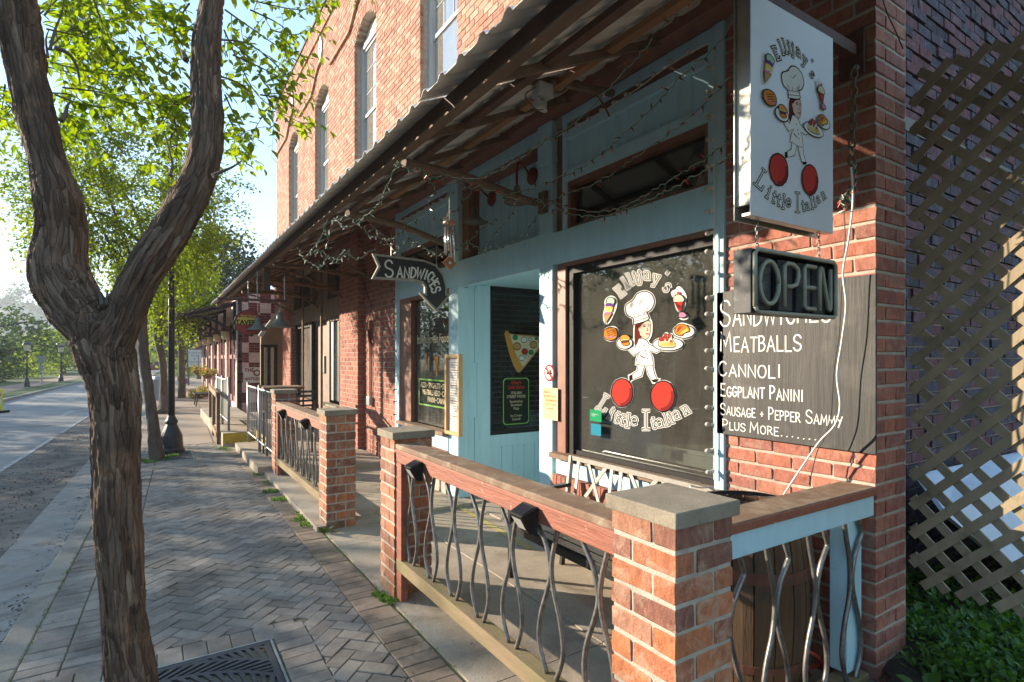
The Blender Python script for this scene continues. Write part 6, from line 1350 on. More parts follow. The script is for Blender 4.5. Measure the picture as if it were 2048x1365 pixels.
for L_i, dd in ((TR, [0]*12), (LA, [0, 0, .0, .0, 0, -.02, -.03, -.04, -.05, -.06, -.08, -.1, -.12, -.15]), (LB, [0, 0, 0, .02, .03, .04, .05, .06, .06, .07, .08, .1, .12, .14, .16])):
    P = []; Rr = []
    for (a, b, w), d_ in zip(L_i, dd): p, r_ = tr(a, b, w, D0+d_); P.append(p); Rr.append(r_*.75)
    Pc = catmull(P, 3); Rc = [v.x for v in catmull([Vector((q, 0, 0)) for q in Rr], 3)]; base.tube(Pc, Rc, 20); segs_ += [(Pc[i], Pc[i+1]) for i in range(len(Pc)-1)]
# knots and swellings
for px, py, w, dd in ((150, 560, 58, -.03), (422, 228, 54, .05)):
    p, r_ = tr(px, py, w, D0+dd); base.lathe(p-Vector((0, 0, r_)), [(r_*.1, 0), (r_*.8, r_*.4), (r_, r_), (r_*.8, r_*1.6), (r_*.1, r_*2)], 10)
tmp = base.build('tmp_trunk', M_bark); md = tmp.modifiers.new('r', 'REMESH'); md.mode = 'VOXEL'; md.voxel_size = .0075; md.use_smooth_shade = False
m2 = tmp.modifiers.new('s', 'SMOOTH'); m2.iterations = 9; m2.factor = .6
dg = bpy.context.evaluated_depsgraph_get(); me = bpy.data.meshes.new_from_object(tmp.evaluated_get(dg)); bpy.data.objects.remove(tmp)
import numpy as np
nv = len(me.vertices); co = np.empty(nv*3); me.vertices.foreach_get('co', co); co = co.reshape(-1, 3); no = np.empty(nv*3); me.vertices.foreach_get('normal', no); no = no.reshape(-1, 3)
A_ = np.array([s[0] for s in segs_]); B_ = np.array([s[1] for s in segs_]); best = np.full(nv, 1e9); axd = np.zeros((nv, 3)); al = np.zeros(nv); per = np.zeros((nv, 3)); cum = 0.; prev = None
for a, b in zip(A_, B_):
    ab = b-a; L = np.linalg.norm(ab); t = np.clip(((co-a) @ ab)/L**2, 0, 1); q = a+t[:, None]*ab; d = np.linalg.norm(co-q, axis=1); k = d < best; best[k] = d[k]; axd[k] = ab/L; cum = cum if prev is not None and np.allclose(prev, a) else float(a[2]); al[k] = (cum+t*L)[k]; per[k] = (co-q)[k]; cum += L; prev = b
disp = np.empty(nv)
for i in range(nv):
    p = per[i]; a = al[i]; v = Vector((p[0]*34, p[1]*34, a*3.2)); w = noise.noise(v*.45+Vector((3, 9, 1)))
    v += Vector((w, w, w))*1.2; n1 = 1-abs(noise.noise(v))*2.2; n2 = noise.noise(v*2.7+Vector((5, 5, 5))); n3 = noise.noise(Vector((co[i][0], co[i][1], co[i][2]))*3.2)
    n4 = 1-abs(noise.noise(v*3.3))*2
    disp[i] = .0085*n1+.0045*n2+.013*n3+.0035*n4
disp -= .010
co += no*disp[:, None]
barkv = per.copy(); barkv[:, 2] = al; me.vertices.foreach_set('co', co.reshape(-1).astype('f'))
t0 = thing('street_tree', 'near forked street tree with shaggy brown bark and bright spring leaves', 'tree', (-.1, 3, -.05))
off = np.array([-.1, 3, -.05]); co2 = co-off; me.vertices.foreach_set('co', co2.reshape(-1).astype('f')); me.name = 'trunk'; me.materials.clear(); me.materials.append(M_bark); me.update(); at_ = me.attributes.new('bark', 'FLOAT_VECTOR', 'POINT'); at_.data.foreach_set('vector', barkv.reshape(-1).astype('f'))
o = bpy.data.objects.new('trunk', me); link(o, t0); ORG[o.name] = Vector((-.1, 3, -.05))
r = random.Random(11); wood = MB(); lv = MB()
def tp(*pts, d=2.6, d2=None): n = len(pts); d2 = d2 or d+.25; return [onD(a, b, d+(d2-d)*i/(n-1)) for i, (a, b) in enumerate(pts)]
TW = [((450, 20), (500, 55), (560, 95), (620, 118)), ((448, 60), (480, 130), (515, 190), (560, 225), (610, 250)), ((450, 190), (478, 250), (500, 285)), ((440, -20), (520, 5), (600, 20), (645, 8)), ((465, 110), (530, 140), (590, 175)), ((455, 230), (470, 270), (462, 310)),
      ((470, -40), (540, -30), (620, -10)), ((440, 80), (500, 90), (560, 140), (575, 190)), ((430, 150), (490, 175), (530, 240)), ((520, 190), (570, 200), (600, 225)), ((540, 60), (590, 70), (630, 55)), ((500, 20), (560, 50), (600, 90)),
      ((95, 100), (140, 60), (200, 40), (250, 45)), ((100, 125), (160, 140), (230, 150), (300, 150)), ((130, -20), (150, 60), (163, 120), (158, 175)), ((180, -20), (215, 70), (260, 130), (305, 200), (335, 240)), ((240, -20), (270, 30), (330, 60)), ((100, 60), (170, 80), (240, 110), (310, 120)), ((120, 20), (190, 10), (280, 5)),
      ((110, 190), (150, 205), (200, 215), (260, 210)), ((140, 160), (200, 180), (250, 190), (310, 185)), ((10, 170), (5, 210), (-5, 240)), ((385, 60), (350, 45), (320, 15)), ((378, 200), (360, 190), (352, 215)), ((370, 10), (340, 30), (300, 20)), ((110, 230), (135, 260), (150, 275)), ((90, 30), (120, -10), (150, -50)), ((375, 235), (350, 215), (338, 200)),
      ((200, 90), (240, 140), (250, 190)), ((160, 60), (190, 120), (200, 170)), ((280, 70), (300, 110), (320, 150)), ((355, 250), (340, 280), (350, 310))]
for i, P in enumerate(TW):
    for rep in range(1 if i < 12 else 2): dd = r.uniform(2.3, 3.0); Pj = [(a+r.uniform(-22, 22)*rep, b+r.uniform(-18, 18)*rep) for a, b in P]; twig(wood, lv, tp(*Pj, d=dd, d2=dd+r.uniform(-.1, .6)), r, .050, .024, .0045, 4.2, leaf, .24)
# limbs and crown above the frame
for k in range(46):
    a = r.uniform(0, 6.28); b = r.uniform(.3, 1.5); c = Vector((-.2+b*1.2*cos(a), 3.1+b*1.2*sin(a), r.uniform(3.9, 5.8))); q = c+rv(r, .35)+Vector((.3*cos(a), .3*sin(a), .1))
    if c.dot(Vector((_s, _c, 0))) < 1.5: continue
    twig(wood, lv, [Vector((-.2, 3.1, 3.6)).lerp(c, .55), c, q], r, .06, .05, .01, 3, leaf2, .4)
for P, ra in (((LA[-1], (-60, -420, 60), (-40, -700, 40)), .06), ((LB[-1], (470, -400, 45), (520, -650, 30)), .05)):
    Q = [tr(a, b, w, 2.5)[0] for a, b, w in P]; wood.tube(catmull(Q, 4), [ra*(1-.08*i) for i in range(9)], 8)
# stubs and bare twigs
for P, ra in ((((340, 352), (345, 330), (338, 300), (330, 270)), .007), (((425, 352), (440, 345), (462, 336), (484, 322)), .009), (((205, 612), (200, 590), (196, 575)), .009), (((213, 610), (214, 592), (216, 583)), .007), (((372, 120), (366, 105), (362, 100)), .012), (((100, 100), (110, 60), (125, 20), (128, -30)), .006), (((96, 115), (92, 80), (98, 60)), .005), (((122, 242), (131, 228), (134, 214), (140, 204)), .011), (((110, 95), (140, 110), (155, 140), (160, 170)), .009)):
    Q = catmull(tp(*P, d=2.12, d2=2.18), 4); wood.tube(Q, [ra*(1-.75*i/(len(Q)-1)) for i in range(len(Q))], 7)
stuff(wood.build('twigs', M_bark2, t0)); stuff(lv.build('leaves', M_leaf, t0))
# ---- other street trees ----
def street_tree(label, base, pts, crown, ntw, lsize, mat, seed, per=30, tl=.55, lim=7, group='young street trees beyond the near one'):
    r = random.Random(seed); t = thing('street_tree', label, 'tree', base, group); a = MB(); P = catmull([p for p, _ in pts], 5); Rr = [v.x for v in catmull([Vector((q, 0, 0)) for _, q in pts], 5)]
    P = [p+rv(r, .008) for p in P]; a.tube(P, Rr, 10); a.build('trunk', M_bark2, t, smooth=True); c, ra = crown; w = MB(); lv = MB(); top = P[-1]; fork = P[len(P)*2//3]
    hubs = []
    for k in range(lim):
        an = 2*pi*k/lim+r.uniform(-.3, .3); e = c+Vector((ra.x*.62*cos(an), ra.y*.62*sin(an), ra.z*r.uniform(-.3, .75))); s0 = fork.lerp(top, r.random()); Q = catmull([s0, s0.lerp(e, .5)+Vector((0, 0, .25))+rv(r, .12), e], 5); w.tube(Q, [Rr[-1]*.8*(1-.75*i/(len(Q)-1)) for i in range(len(Q))], 6); hubs += Q[4:]
    for k in range(ntw):
        while 1:
            v = rv(r); 
            if .25 < v.length < 1: break
        v = v*(1-.25*noise.noise(v*2.5+Vector((seed, 0, 0)))); e = c+Vector((v.x*ra.x, v.y*ra.y, v.z*ra.z)); h = min((r.choice(hubs) for _ in range(5)), key=lambda q: (q-e).length); d = (e-h); d = d.normalized() if d.length > .01 else Vector((0, 0, 1))
        s0 = e-d*min(tl, (e-h).length); S = catmull([s0, s0.lerp(e, .5)+rv(r, .05)+Vector((0, 0, .04)), e+Vector((0, 0, -.07))], 3); w.tube(S, [.006, .005, .005, .004, .003, .002, .002][:len(S)], 3)
        for q in range(per):
            i = r.randrange(len(S)-1); p = S[i].lerp(S[i+1], r.random())+rv(r, lsize*1.6); leaf2(lv, p, d*.4+rv(r, .9)+Vector((0, 0, -.35)), lsize*r.uniform(.7, 1.25), r.random(), r.uniform(-.8, .8))
    stuff(w.build('branches', M_bark2, t)); stuff(lv.build('leaves', mat, t)); return t
def up(px, ys, d, ws): return [(onD(x, y, d), w/2/FPX*d) for x, y, w in zip(px, ys, ws)]
pts = [(Vector((.02, 10.97, -.05)), .13)]+[(onD(x, y, 9.25), w/2.5/FPX*9.25) for x, y, w in ((309, 880, 30), (303, 820, 26), (294, 760, 24), (287, 700, 24), (284, 640, 24), (292, 590, 20), (300, 540, 17), (296, 480, 12))]
street_tree('second street tree with a slim leaning grey trunk behind the near tree', (.02, 10.97, 0), pts, (onD(262, 420, 9.3), Vector((1.85, 1.9, 1.8))), 620, .062, M_leaf2, 21, 46)
pts = [(onZ(325, 828, 0)+Vector((0, 0, -.05)), .2)]+[(onD(x, y, 17), w/2/FPX*17) for x, y, w in ((328, 800, 17), (327, 760, 13), (325, 720, 13), (318, 690, 13), (312, 660, 10), (322, 630, 8))]
street_tree('third street tree beside the dark lamp post farther down the sidewalk', onZ(325, 828, 0), pts, (onD(350, 580, 17), Vector((1.35, 1.9, 1.9))), 330, .085, M_leaf2, 5, 34, .7)
pts = [(Vector((.9, 27, -.05)), .16), (Vector((.9, 27, 1.5)), .12), (Vector((.8, 27, 3)), .1)]
street_tree('fourth street tree far down the sidewalk past the florist sign', (.9, 27, 0), pts, (Vector((.7, 27.3, 4.2)), Vector((2.0, 2.2, 1.9))), 120, .14, M_leaf2, 9, 22, .8)
def bigtree(name, label, cat, base, h, rad, n, ls, mat, seed, trunk=.25, low=.15, group=None, tmat=None, aspect=1.0, clump=9):
    r = random.Random(seed); base = Vector(base); t = thing(name, label, cat, base, group); a = MB(); a.tube([base-Vector((0, 0, .3)), base+Vector((r.uniform(-.2, .2), 0, h*.4)), base+Vector((r.uniform(-.3, .3), .1, h*.85))], [trunk, trunk*.7, trunk*.2], 8)
    for k in range(7):
        z = h*r.uniform(.25, .7); an = r.uniform(0, 6.28); a.tube([base+Vector((0, 0, z)), base+Vector((rad*.5*cos(an), rad*.5*sin(an), z+h*.1)), base+Vector((rad*.85*cos(an), rad*.85*sin(an), z+h*.13))], [trunk*.35, trunk*.2, trunk*.05], 5)
    a.build('trunk', tmat or M_bark2, t); lv = MB(); nc = n//clump
    for k in range(nc):
        while 1:
            v = rv(r)
            if .35 < v.length < 1: break
        v *= 1-.35*noise.noise(v*2.2+Vector((seed, 1, 0)))
        zc = base.z+h*(low+(1-low)/2); c = Vector((base.x+v.x*rad, base.y+v.y*rad*aspect, zc+v.z*h*(1-low)/2))
        for q in range(clump): leaf2(lv, c+rv(r, ls*1.5), Vector((v.x, v.y, v.z*.3-.1))*.8+rv(r, .9), ls*r.uniform(.6, 1.3), r.random(), r.uniform(-1, 1))
    stuff(lv.build('crown', mat, t)); return t
def at(px, d, z=0.): p = onD(px, 700, d); return (p.x, p.y, z)
bigtree('pine_tree', 'dark pine rising behind the chequered tavern', 'tree', at(440, 36), 10.0, 3.0, 6500, .34, M_leafp, 2, .3, .25)
bigtree('pine_tree', 'second dark pine partly hidden behind the street trees', 'tree', at(400, 44), 9.5, 3.6, 5000, .38, M_leafp, 4, .3, .1)
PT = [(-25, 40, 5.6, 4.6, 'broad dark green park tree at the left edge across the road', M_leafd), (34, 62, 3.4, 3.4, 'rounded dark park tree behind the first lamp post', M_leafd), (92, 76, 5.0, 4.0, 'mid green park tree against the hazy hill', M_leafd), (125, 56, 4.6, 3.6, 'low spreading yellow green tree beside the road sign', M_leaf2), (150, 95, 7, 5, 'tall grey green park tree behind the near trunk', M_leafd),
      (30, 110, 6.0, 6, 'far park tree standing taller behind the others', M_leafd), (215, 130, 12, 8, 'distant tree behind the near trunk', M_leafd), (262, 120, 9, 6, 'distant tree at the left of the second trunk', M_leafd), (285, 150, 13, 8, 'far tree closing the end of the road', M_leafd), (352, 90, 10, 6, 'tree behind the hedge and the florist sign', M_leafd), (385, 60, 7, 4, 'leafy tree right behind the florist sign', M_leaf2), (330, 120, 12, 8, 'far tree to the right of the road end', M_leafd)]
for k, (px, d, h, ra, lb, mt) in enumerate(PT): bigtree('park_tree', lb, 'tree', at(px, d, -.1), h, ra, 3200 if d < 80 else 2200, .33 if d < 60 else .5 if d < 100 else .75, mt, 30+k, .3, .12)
for px, d, h, ra, lb in ((10, 45, 1.3, 2.0, 'low bush on the park lawn at the left edge'), (58, 48, 1.5, 2.4, 'rounded green bush behind the first lamp post'), (-30, 38, 1.4, 2.0, 'bush on the lawn outside the left of the lamp post'), (20, 60, 1.2, 2.6, 'pale bush farther back on the lawn')): bigtree('bush', lb, 'bush', at(px, d, -.1), h, ra, 1500, .16, M_leaf2 if d > 46 else M_leafd, int(px+99), .05, .0)
# unseen trees added across the road, sized to shade near road and sidewalk
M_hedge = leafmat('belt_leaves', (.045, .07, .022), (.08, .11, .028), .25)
bw, bl = MB(), MB()
def belt(x, y, h, ra, n, ls, seed, low=.0, clump=7):
    r = random.Random(seed); base = Vector((x, y, -.1)); bw.tube([base, base+Vector((0, 0, h*.45)), base+Vector((.1, .1, h*.85))], [.2, .14, .04], 6)
    for k in range(n//clump):
        while 1:
            v = rv(r)
            if .35 < v.length < 1: break
        v *= 1-.35*noise.noise(v*2.2+Vector((seed, 1, 0))); c = Vector((x+v.x*ra, y+v.y*ra, -.1+h*(low+(1-low)/2)+v.z*h*(1-low)/2))
        for q in range(clump): leaf2(bl, c+rv(r, ls*1.5), Vector((v.x, v.y, v.z*.3-.1))*.8+rv(r, .9), ls*r.uniform(.6, 1.3), r.random(), r.uniform(-1, 1))
for i, y in enumerate(range(14, 84, 5)): belt(-38+random.uniform(-1, 1), y, 15.3+random.uniform(-.6, .5), 3.6, 2600, .55, 400+i)  # added taller row, unseen; darkens the reflections in the shop windows
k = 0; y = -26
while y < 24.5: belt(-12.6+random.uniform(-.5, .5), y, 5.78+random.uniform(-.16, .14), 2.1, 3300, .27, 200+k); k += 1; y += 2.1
for i, (x, y, h, ra) in enumerate(((-12, 29, 4.6, 1.0), (-12, 35, 5.6, 1.0), (-13, 42, 6.5, 1.2), (-13, 50, 7, 1.2))): belt(x, y, h, ra, 1500, .28, 300+i, .3)  # more added trees, spaced to leave stripes of shade farther on
stuff(bw.build('added_shade_tree_trunks', M_bark2)); stuff(bl.build('added_shade_trees', M_hedge))
# hill
def hill(name, d, px0, px1, hf, mat, thick=60):
    m = MB(); n = 90; rows = 8; V_ = []
    for i in range(n+1):
        px = px0+(px1-px0)*i/n; p = onD(px, 700, d); u = Vector((p.x, p.y, 0)).normalized()
        for k in range(rows+1):
            t = k/rows; q = Vector((p.x, p.y, 0))+u*thick*t*2; h = hf(px)*sin(t*pi/2)**.8; h += (2.2+h*.06)*noise.noise(Vector((px*.03, k*1.3, d)))*(t > 0)+1.2*noise.noise(Vector((px*.16, k*3.3, d)))*(t > 0)
            V_.append((q.x, q.y, max(-1, h)))
    F_ = []
    for i in range(n):
        for k in range(rows): a = i*(rows+1)+k; F_.append((a, a+1, a+rows+2, a+rows+1))
    m.add(V_, F_); return structure(m.build(name, mat, smooth=True))
M_hill = surf('wooded_hill', (.045, .075, .03), (.02, .04, .016), .08, 1, 1, .5, bdist=1.5)
hill('hills', 330, -700, 300, lambda x: 44*max(.15, (1-((x-0)/330.)**2*.9)) if x > 0 else 44-(-x)*.02, M_hill)
hill('hills', 430, -900, 1100, lambda x: 27+7*sin(x*.006), M_hill, 60)
r = random.Random(5); lv = MB()
for px, y0, s0 in ((36, 575, 9), (28, 590, 7), (48, 588, 7), (20, 600, 6), (60, 610, 6), (5, 606, 6), (75, 625, 6), (-10, 604, 6)):
    c = onD(px, y0, 345)
    for k in range(130): v = rv(r); leaf2(lv, c+Vector((v.x, v.y, v.z*.7))*s0*.8*(.55+.45*r.random()), rv(r), 1.9, r.random(), r.random())
stuff(lv.build('hilltop_trees', M_leafd))
# ================= lamp posts =================
def lamp_post(label, base, h, r0=.055, head=True):
    b = Vector(base); t = thing('lamp_post', label, 'lamp post', b, 'iron lamp posts along the street'); k = r0/.055
    MB().lathe(b, [(.21*k, 0), (.21*k, .05), (.185*k, .09), (.17*k, .30), (.12*k, .42), (.085*k, .50), (.10*k, .53), (.10*k, .56), (.075*k, .60), (r0, .66)], 16).build('base', M_post, t, smooth=False)
    MB().lathe(b+Vector((0, 0, .66)), [(r0, 0), (r0*.8, h-.66)], 12).build('pole', M_post, t, smooth=True)
    if head:
        z = b+Vector((0, 0, h)); MB().lathe(z, [(.06, 0), (.10, .05), (.07, .08), (.14, .10)], 12).build('neck', M_post, t); MB().lathe(z+Vector((0, 0, .10)), [(.13, 0), (.19, .36)], 8).build('lantern', M_lantern, t); MB().lathe(z+Vector((0, 0, .46)), [(.24, 0), (.16, .12), (.04, .2), (.01, .3)], 8).build('lantern_cap', M_post, t)
    return t
M_lantern = plain('frosted_lantern', (.62, .55, .36), .3)
lamp_post('tall dark lamp post standing beside the second street tree', onZ(343, 905, 0), 4.2)
p = onZ(54, 775, -.05); lamp_post('first lamp post on the verge across the road', p, 2.9 if 0 else 1.68+(716-692)/FPX*(p.x*_s+p.y*_c)-.35, .040)
p = onZ(122, 764, -.05); lamp_post('farther lamp post across the road half behind the near trunk', p, 1.68+(716-698)/FPX*(p.x*_s+p.y*_c)-.3, .045)
# road signs across the road
p = onZ(84, 772, -.03); d = p.x*_s+p.y*_c; k = d/FPX; t = thing('road_sign', 'back of two stacked rectangular road signs on a thin post across the road', 'road sign', p)
z = lambda y: CAMZ+(HZ-y)*k
MB().tube([p, Vector((p.x, p.y, z(712)))], .035, 6).build('post', M_galv, t); ux = Vector((_c, -_s, 0))
for y0, y1, w_ in ((712, 726, 6.5), (730, 741, 4.5)): MB().obox(Vector((p.x, p.y, (z(y0)+z(y1))/2))+Vector((-_s, -_c, 0))*.05, ux*w_*k, Vector((_s, _c, 0))*.015, Vector((0, 0, (z(y0)-z(y1))/2))).build('sign_plate', M_galv, t)
p = onD(2, 800, 14); t = thing('pedestrian_sign', 'yellow edged upright road sign cut by the left edge of the view', 'road sign', (p.x, p.y, -.12)); k = 14/FPX
ux = Vector((_c, -_s, 0)); uy = Vector((_s, _c, 0)); MB().obox(onD(-4, 800, 14), ux*8.5*k, uy*.012, Vector((0, 0, 21*k))).build('frame', plain('sign_yellow', (.75, .72, .03), .5), t)
MB().obox(onD(-4, 797, 13.985), ux*6*k, uy*.006, Vector((0, 0, 13*k))).build('panel', M_white, t); MB().obox(onD(-1.2, 790, 13.97), ux*2*k, uy*.003, Vector((0, 0, 3*k))).build('symbol_print', M_red, t); MB().obox(onD(-3, 824, 14), ux*12*k, uy*.15, Vector((0, 0, .03))).build('base', M_black, t)
MB().obox(onD(-4, 822, 14), ux*.02, uy*.02, Vector((0, 0, .05))).build('stem', M_black, t)
# ================= tavern building =================
M_mar = brickmat('maroon_painted_brick', [(.20, .045, .05), (.23, .055, .06), (.17, .04, .045)], (.16, .07, .07), .3, dark_amt=.2); M_pnk = brickmat('pale_painted_brick', [(.76, .60, .57), (.80, .64, .60), (.72, .58, .55)], (.8, .7, .65), .4, dark_amt=.15)
tv = thing('tavern_building', 'single storey tavern with maroon and pale chequered brick side and arched maroon windows', 'building', (2.0, 18.3, 0)); YT0 = 18.1; XT = 2.02; ZT = 3.58
nf = 0
for i in range(12):
    for k in range(12):
        x0 = XT+i*.305; z0 = .05+k*.298; a = MB(); mt = (M_mar if (i+k) % 2 else M_pnk)
        for c in range(4): 
            a.rr = random.random(); zz = z0+c*.0745
            if c % 2: a.box((x0+.001, YT0, zz), (x0+.30, YT0+.05, zz+.068))
            else: a.box((x0+.001, YT0, zz), (x0+.148, YT0+.05, zz+.068)); a.box((x0+.154, YT0, zz), (x0+.30, YT0+.05, zz+.068))
        a.build('painted_square', mt, tv)
MB().box((XT, YT0+.01, -.1), (XT+5, YT0+.35, ZT+.1)).build('wall', M_pnk, tv)
YE = 32.5; nb = 5; pitch = (YE-YT0)/nb
MB().box((XT+.12, YT0+.36, -.1), (XT+.5, YE, ZT+.05)).build('wall', M_pnk, tv); MB().box((XT-.05, YT0-.04, ZT+.1), (XT+5, YT0+.4, ZT+.18)).build('coping', M_rust, tv)
MB().box((XT-.05, YT0+.4, ZT+.05), (XT+.55, YE+.1, ZT+.13)).build('coping', M_rust, tv); MB().box((XT+.5, YE-.3, -.1), (XT+5, YE, ZT)).build('wall', M_pnk, tv)
for i in range(nb+1):
    y = YT0+pitch*i if i else YT0; cb = MB(); n = 11
    for k in range(22): cb.rr = random.random(); cb.box((XT-.02, y+.0, .05+k*.158), (XT+.119, y+.42+.03*(k % 2), .05+k*.158+.15))
    cb.build('pilaster', M_pnk, tv)
    if i < nb:
        for (ya, yb) in ((y+.6, y+1.35), (y+1.65, y+2.5)):
            f = MB(); f.box((XT+.03, ya, .3), (XT+.118, ya+.09, 2.55)); f.box((XT+.03, yb-.09, .3), (XT+.118, yb, 2.55)); f.box((XT+.029, ya, 1.65), (XT+.118, yb, 1.78)); f.box((XT+.028, ya, .3), (XT+.118, yb, .5))
            n = 8; yc = (ya+yb)/2; ra = (yb-ya)/2
            for k in range(n): a0, a1 = pi*k/n, pi*(k+1)/n; f.beam((XT+.07, yc+ra*cos(a0), 2.55+ra*.55*sin(a0)), (XT+.07, yc+ra*cos(a1), 2.55+ra*.55*sin(a1)), .08, .09)
            f = f.build('window', plain('maroon_trim_%d' % i, (.16, .018, .03), .5) if ya == y+.6 and i == 0 else MATS.get('maroon_trim_0'), tv)
            MB().prism([Vector((XT+.1, ya+.05, .45)), Vector((XT+.1, yb-.05, .45)), Vector((XT+.1, yb-.05, 2.55)), Vector((XT+.1, yc, 2.55+ra*.5)), Vector((XT+.1, ya+.05, 2.55))], (.01, 0, 0)).build('pane', M_glassu, f); MB().box((XT+.112, ya+.02, .35), (XT+.119, yb-.02, 2.7)).build('blind', M_winback, f)  # an unlit room's dimness is painted on the sheet behind the pane
        # brackets and lantern
    a = MB(); y2 = y+.2
    a.box((XT-.10, y2-.05, 2.2), (XT-.021, y2+.05, 3.35)); a.tube(catmull([(XT-.06, y2, 2.35), (XT-.35, y2, 2.62), (XT-.8, y2, 2.85), (XT-1.25, y2, 2.86)], 5), .045, 6); a.beam((XT-.06, y2, 3.25), (XT-1.35, y2, 2.9), .07, .08); a.build('awning_bracket', M_black, tv)
    l = thing('wall_lantern', ['wall lantern nearest the chequered corner of the tavern', 'second wall lantern along the tavern front', 'third wall lantern along the tavern front', 'fourth wall lantern along the tavern front', 'fifth wall lantern along the tavern front', 'farthest wall lantern on the tavern front'][i], 'lantern', (XT-.2, y+1.5, 2.4), 'wall lanterns under the tavern awning'); yy = y+1.5
    MB().lathe((XT-.2, yy, 2.25), [(.05, 0), (.09, .04), (.12, .26)], 6).build('glass', M_lantern, l); MB().lathe((XT-.2, yy, 2.51), [(.15, 0), (.10, .08), (.03, .12), (.02, .2)], 6).build('cap', M_rust, l); MB().beam((XT-.2, yy, 2.66), (XT-.0, yy, 2.66), .03, .03).build('arm', M_black, l)
aw = thing('tavern_awning', 'dark sloping metal awning along the tavern front', 'awning', (1.3, 25, 3)); 
y = YT0+.1
while y < YE: MB().prism([Vector((XT+.0, y+.01, 3.33)), Vector((XT-1.5, y+.01, 2.93)), Vector((XT-1.5, y+.89, 2.93)), Vector((XT+.0, y+.89, 3.33))], (0, 0, .03)).build('roof_panel', M_galv if int(y) % 3 else M_post, aw); y += .9
MB().box((XT-1.52, YT0+.1, 2.88), (XT-1.48, YE, 2.97)).build('edge_beam', M_black, aw)
MB().box((XT-3.3, YE+.5, 3.05), (XT+.5, YE+4.5, 3.25)).build('porch_roof', M_post, aw); MB().box((XT-3.2, YE+.6, -.1), (XT-3.1, YE+.7, 3.05)).build('post', M_black, aw); 
# antique sign
YA2 = YT0-.03; t = thing('antique_sign', 'white sign with maroon lettering on the chequered wall partly hidden', 'sign', (2.6, YA2, 1)); q0, q1 = onY(487, 735, YA2), onY(522, 766, YA2); MB().box((q0.x, YA2, q1.z), (q1.x+.42, YA2+.025, q0.z)).build('board', M_white, t)
M_mt = INKS['darkred']; k = (q1.x-q0.x)/35; Tt = plane_T((q0.x+1.6*k, YA2-.002, q0.z-10*k), (1, 0, 0), (0, 0, 1), (0, -1, 0)); text_mesh('THE', 10.5*k, Tt, 0, 'lettering', M_mt, t, 'LEFT', bold=.004); Tt = plane_T((q0.x+19*k, YA2-.002, q0.z-19*k), (1, 0, 0), (0, 0, 1), (0, -1, 0)); text_mesh('OU', 19*k, Tt, 0, 'lettering', M_mt, t, 'LEFT', bold=.006)
Tt = plane_T((q0.x+2*k, YA2-.002, q0.z-28*k), (1, 0, 0), (0, 0, 1), (0, -1, 0)); text_mesh('ANTIQUE', 8.2*k, Tt, 0, 'lettering', M_mt, t, 'LEFT', bold=.003)
# florist sign
p = onD(392, 733, 34); k = 34/FPX; t = thing('florist_sign', 'white florist sign in a brown frame on posts beyond the tavern', 'sign', (p.x, p.y, 0)); q = onD(391, 717.5, 34)
MB().obox(q, ux*16*k, uy*.05, Vector((0, 0, 20.5*k))).build('frame', M_arm, t); MB().obox(q-uy*.06, ux*13*k, uy*.01, Vector((0, 0, 17.5*k))).build('panel', M_white, t)
for dx in (-14, 14): b = onD(391+dx, 717, 34); MB().box((b.x-.05, b.y-.05, 0), (b.x+.05, b.y+.05, q.z)).build('post', M_arm, t)
Tt = plane_T(q-uy*.075+Vector((0, 0, 10*k)), ux, (0, 0, 1), -uy); text_mesh('Hometown\nFlorist\n&\nYesterday\'s\nDecor', 6.6*k, Tt, 0, 'lettering', INKS['grey'], t)
# hanging baskets, bench with flowers
M_flo = leafmat('flower_mix', (.55, .10, .22), (.75, .55, .06), .4, (1.3, 1.2, 1.1))
def basket(label, c, ra, seed, grp, cat='hanging basket', name='flower_basket', hang=True):
    r = random.Random(seed); c = Vector(c); t = thing(name, label, cat, c, grp); MB().lathe(c-Vector((0, 0, ra*.8)), [(ra*.3, 0), (ra*.75, ra*.35), (ra*.8, ra*.8)], 12).build('pot', M_arm, t); a = MB(); b = MB()
    for k in range(330):
        v = rv(r); v.z = abs(v.z)*.9-.25; (a if k % 3 else b).mi = 0; leaf2(a if k % 3 else b, c+v*ra, v+rv(r, .6), ra*.34, r.random(), r.random())
    stuff(a.build('foliage', M_leaf2, t)); stuff(b.build('flowers', M_flo, t))
    if hang: MB().tube([c, c+Vector((0, 0, ra*2.6))], .008, 4).build('hook', M_black, t)
basket('pink hanging flower basket on the tavern front', onD(397, 741, 24), .26, 3, 'flower baskets by the tavern'); basket('yellow hanging flower basket nearer the corner', onD(415, 748, 21.5), .24, 4, 'flower baskets by the tavern'); basket('planter of flowers standing on the dark bench', onD(412, 784, 20.5), .26, 5, 'flower baskets by the tavern', 'planter', 'planter', False); basket('dark pot of flowers beside the dark bench', onD(396, 790, 23), .30, 6, 'flower baskets by the tavern', 'planter', 'planter', False)
c = onZ(411, 812, 0); t = thing('iron_bench', 'small dark iron bench with a planter by the tavern front', 'bench', c); x, y = c.x, c.y
MB().box((x-.35, y-.25, .40), (x+.3, y+.9, .44)).build('seat', M_black, t); MB().beam((x+.32, y+.3, .44), (x+.38, y+.3, .85), .03, 1.1).build('backrest', M_black, t)
for dx, dy in ((-.3, -.2), (.25, -.2), (-.3, .8), (.25, .8)): MB().beam((x+dx, y+dy, 0), (x+dx*.8, y+dy, .4), .04, .04).build('leg', M_black, t)
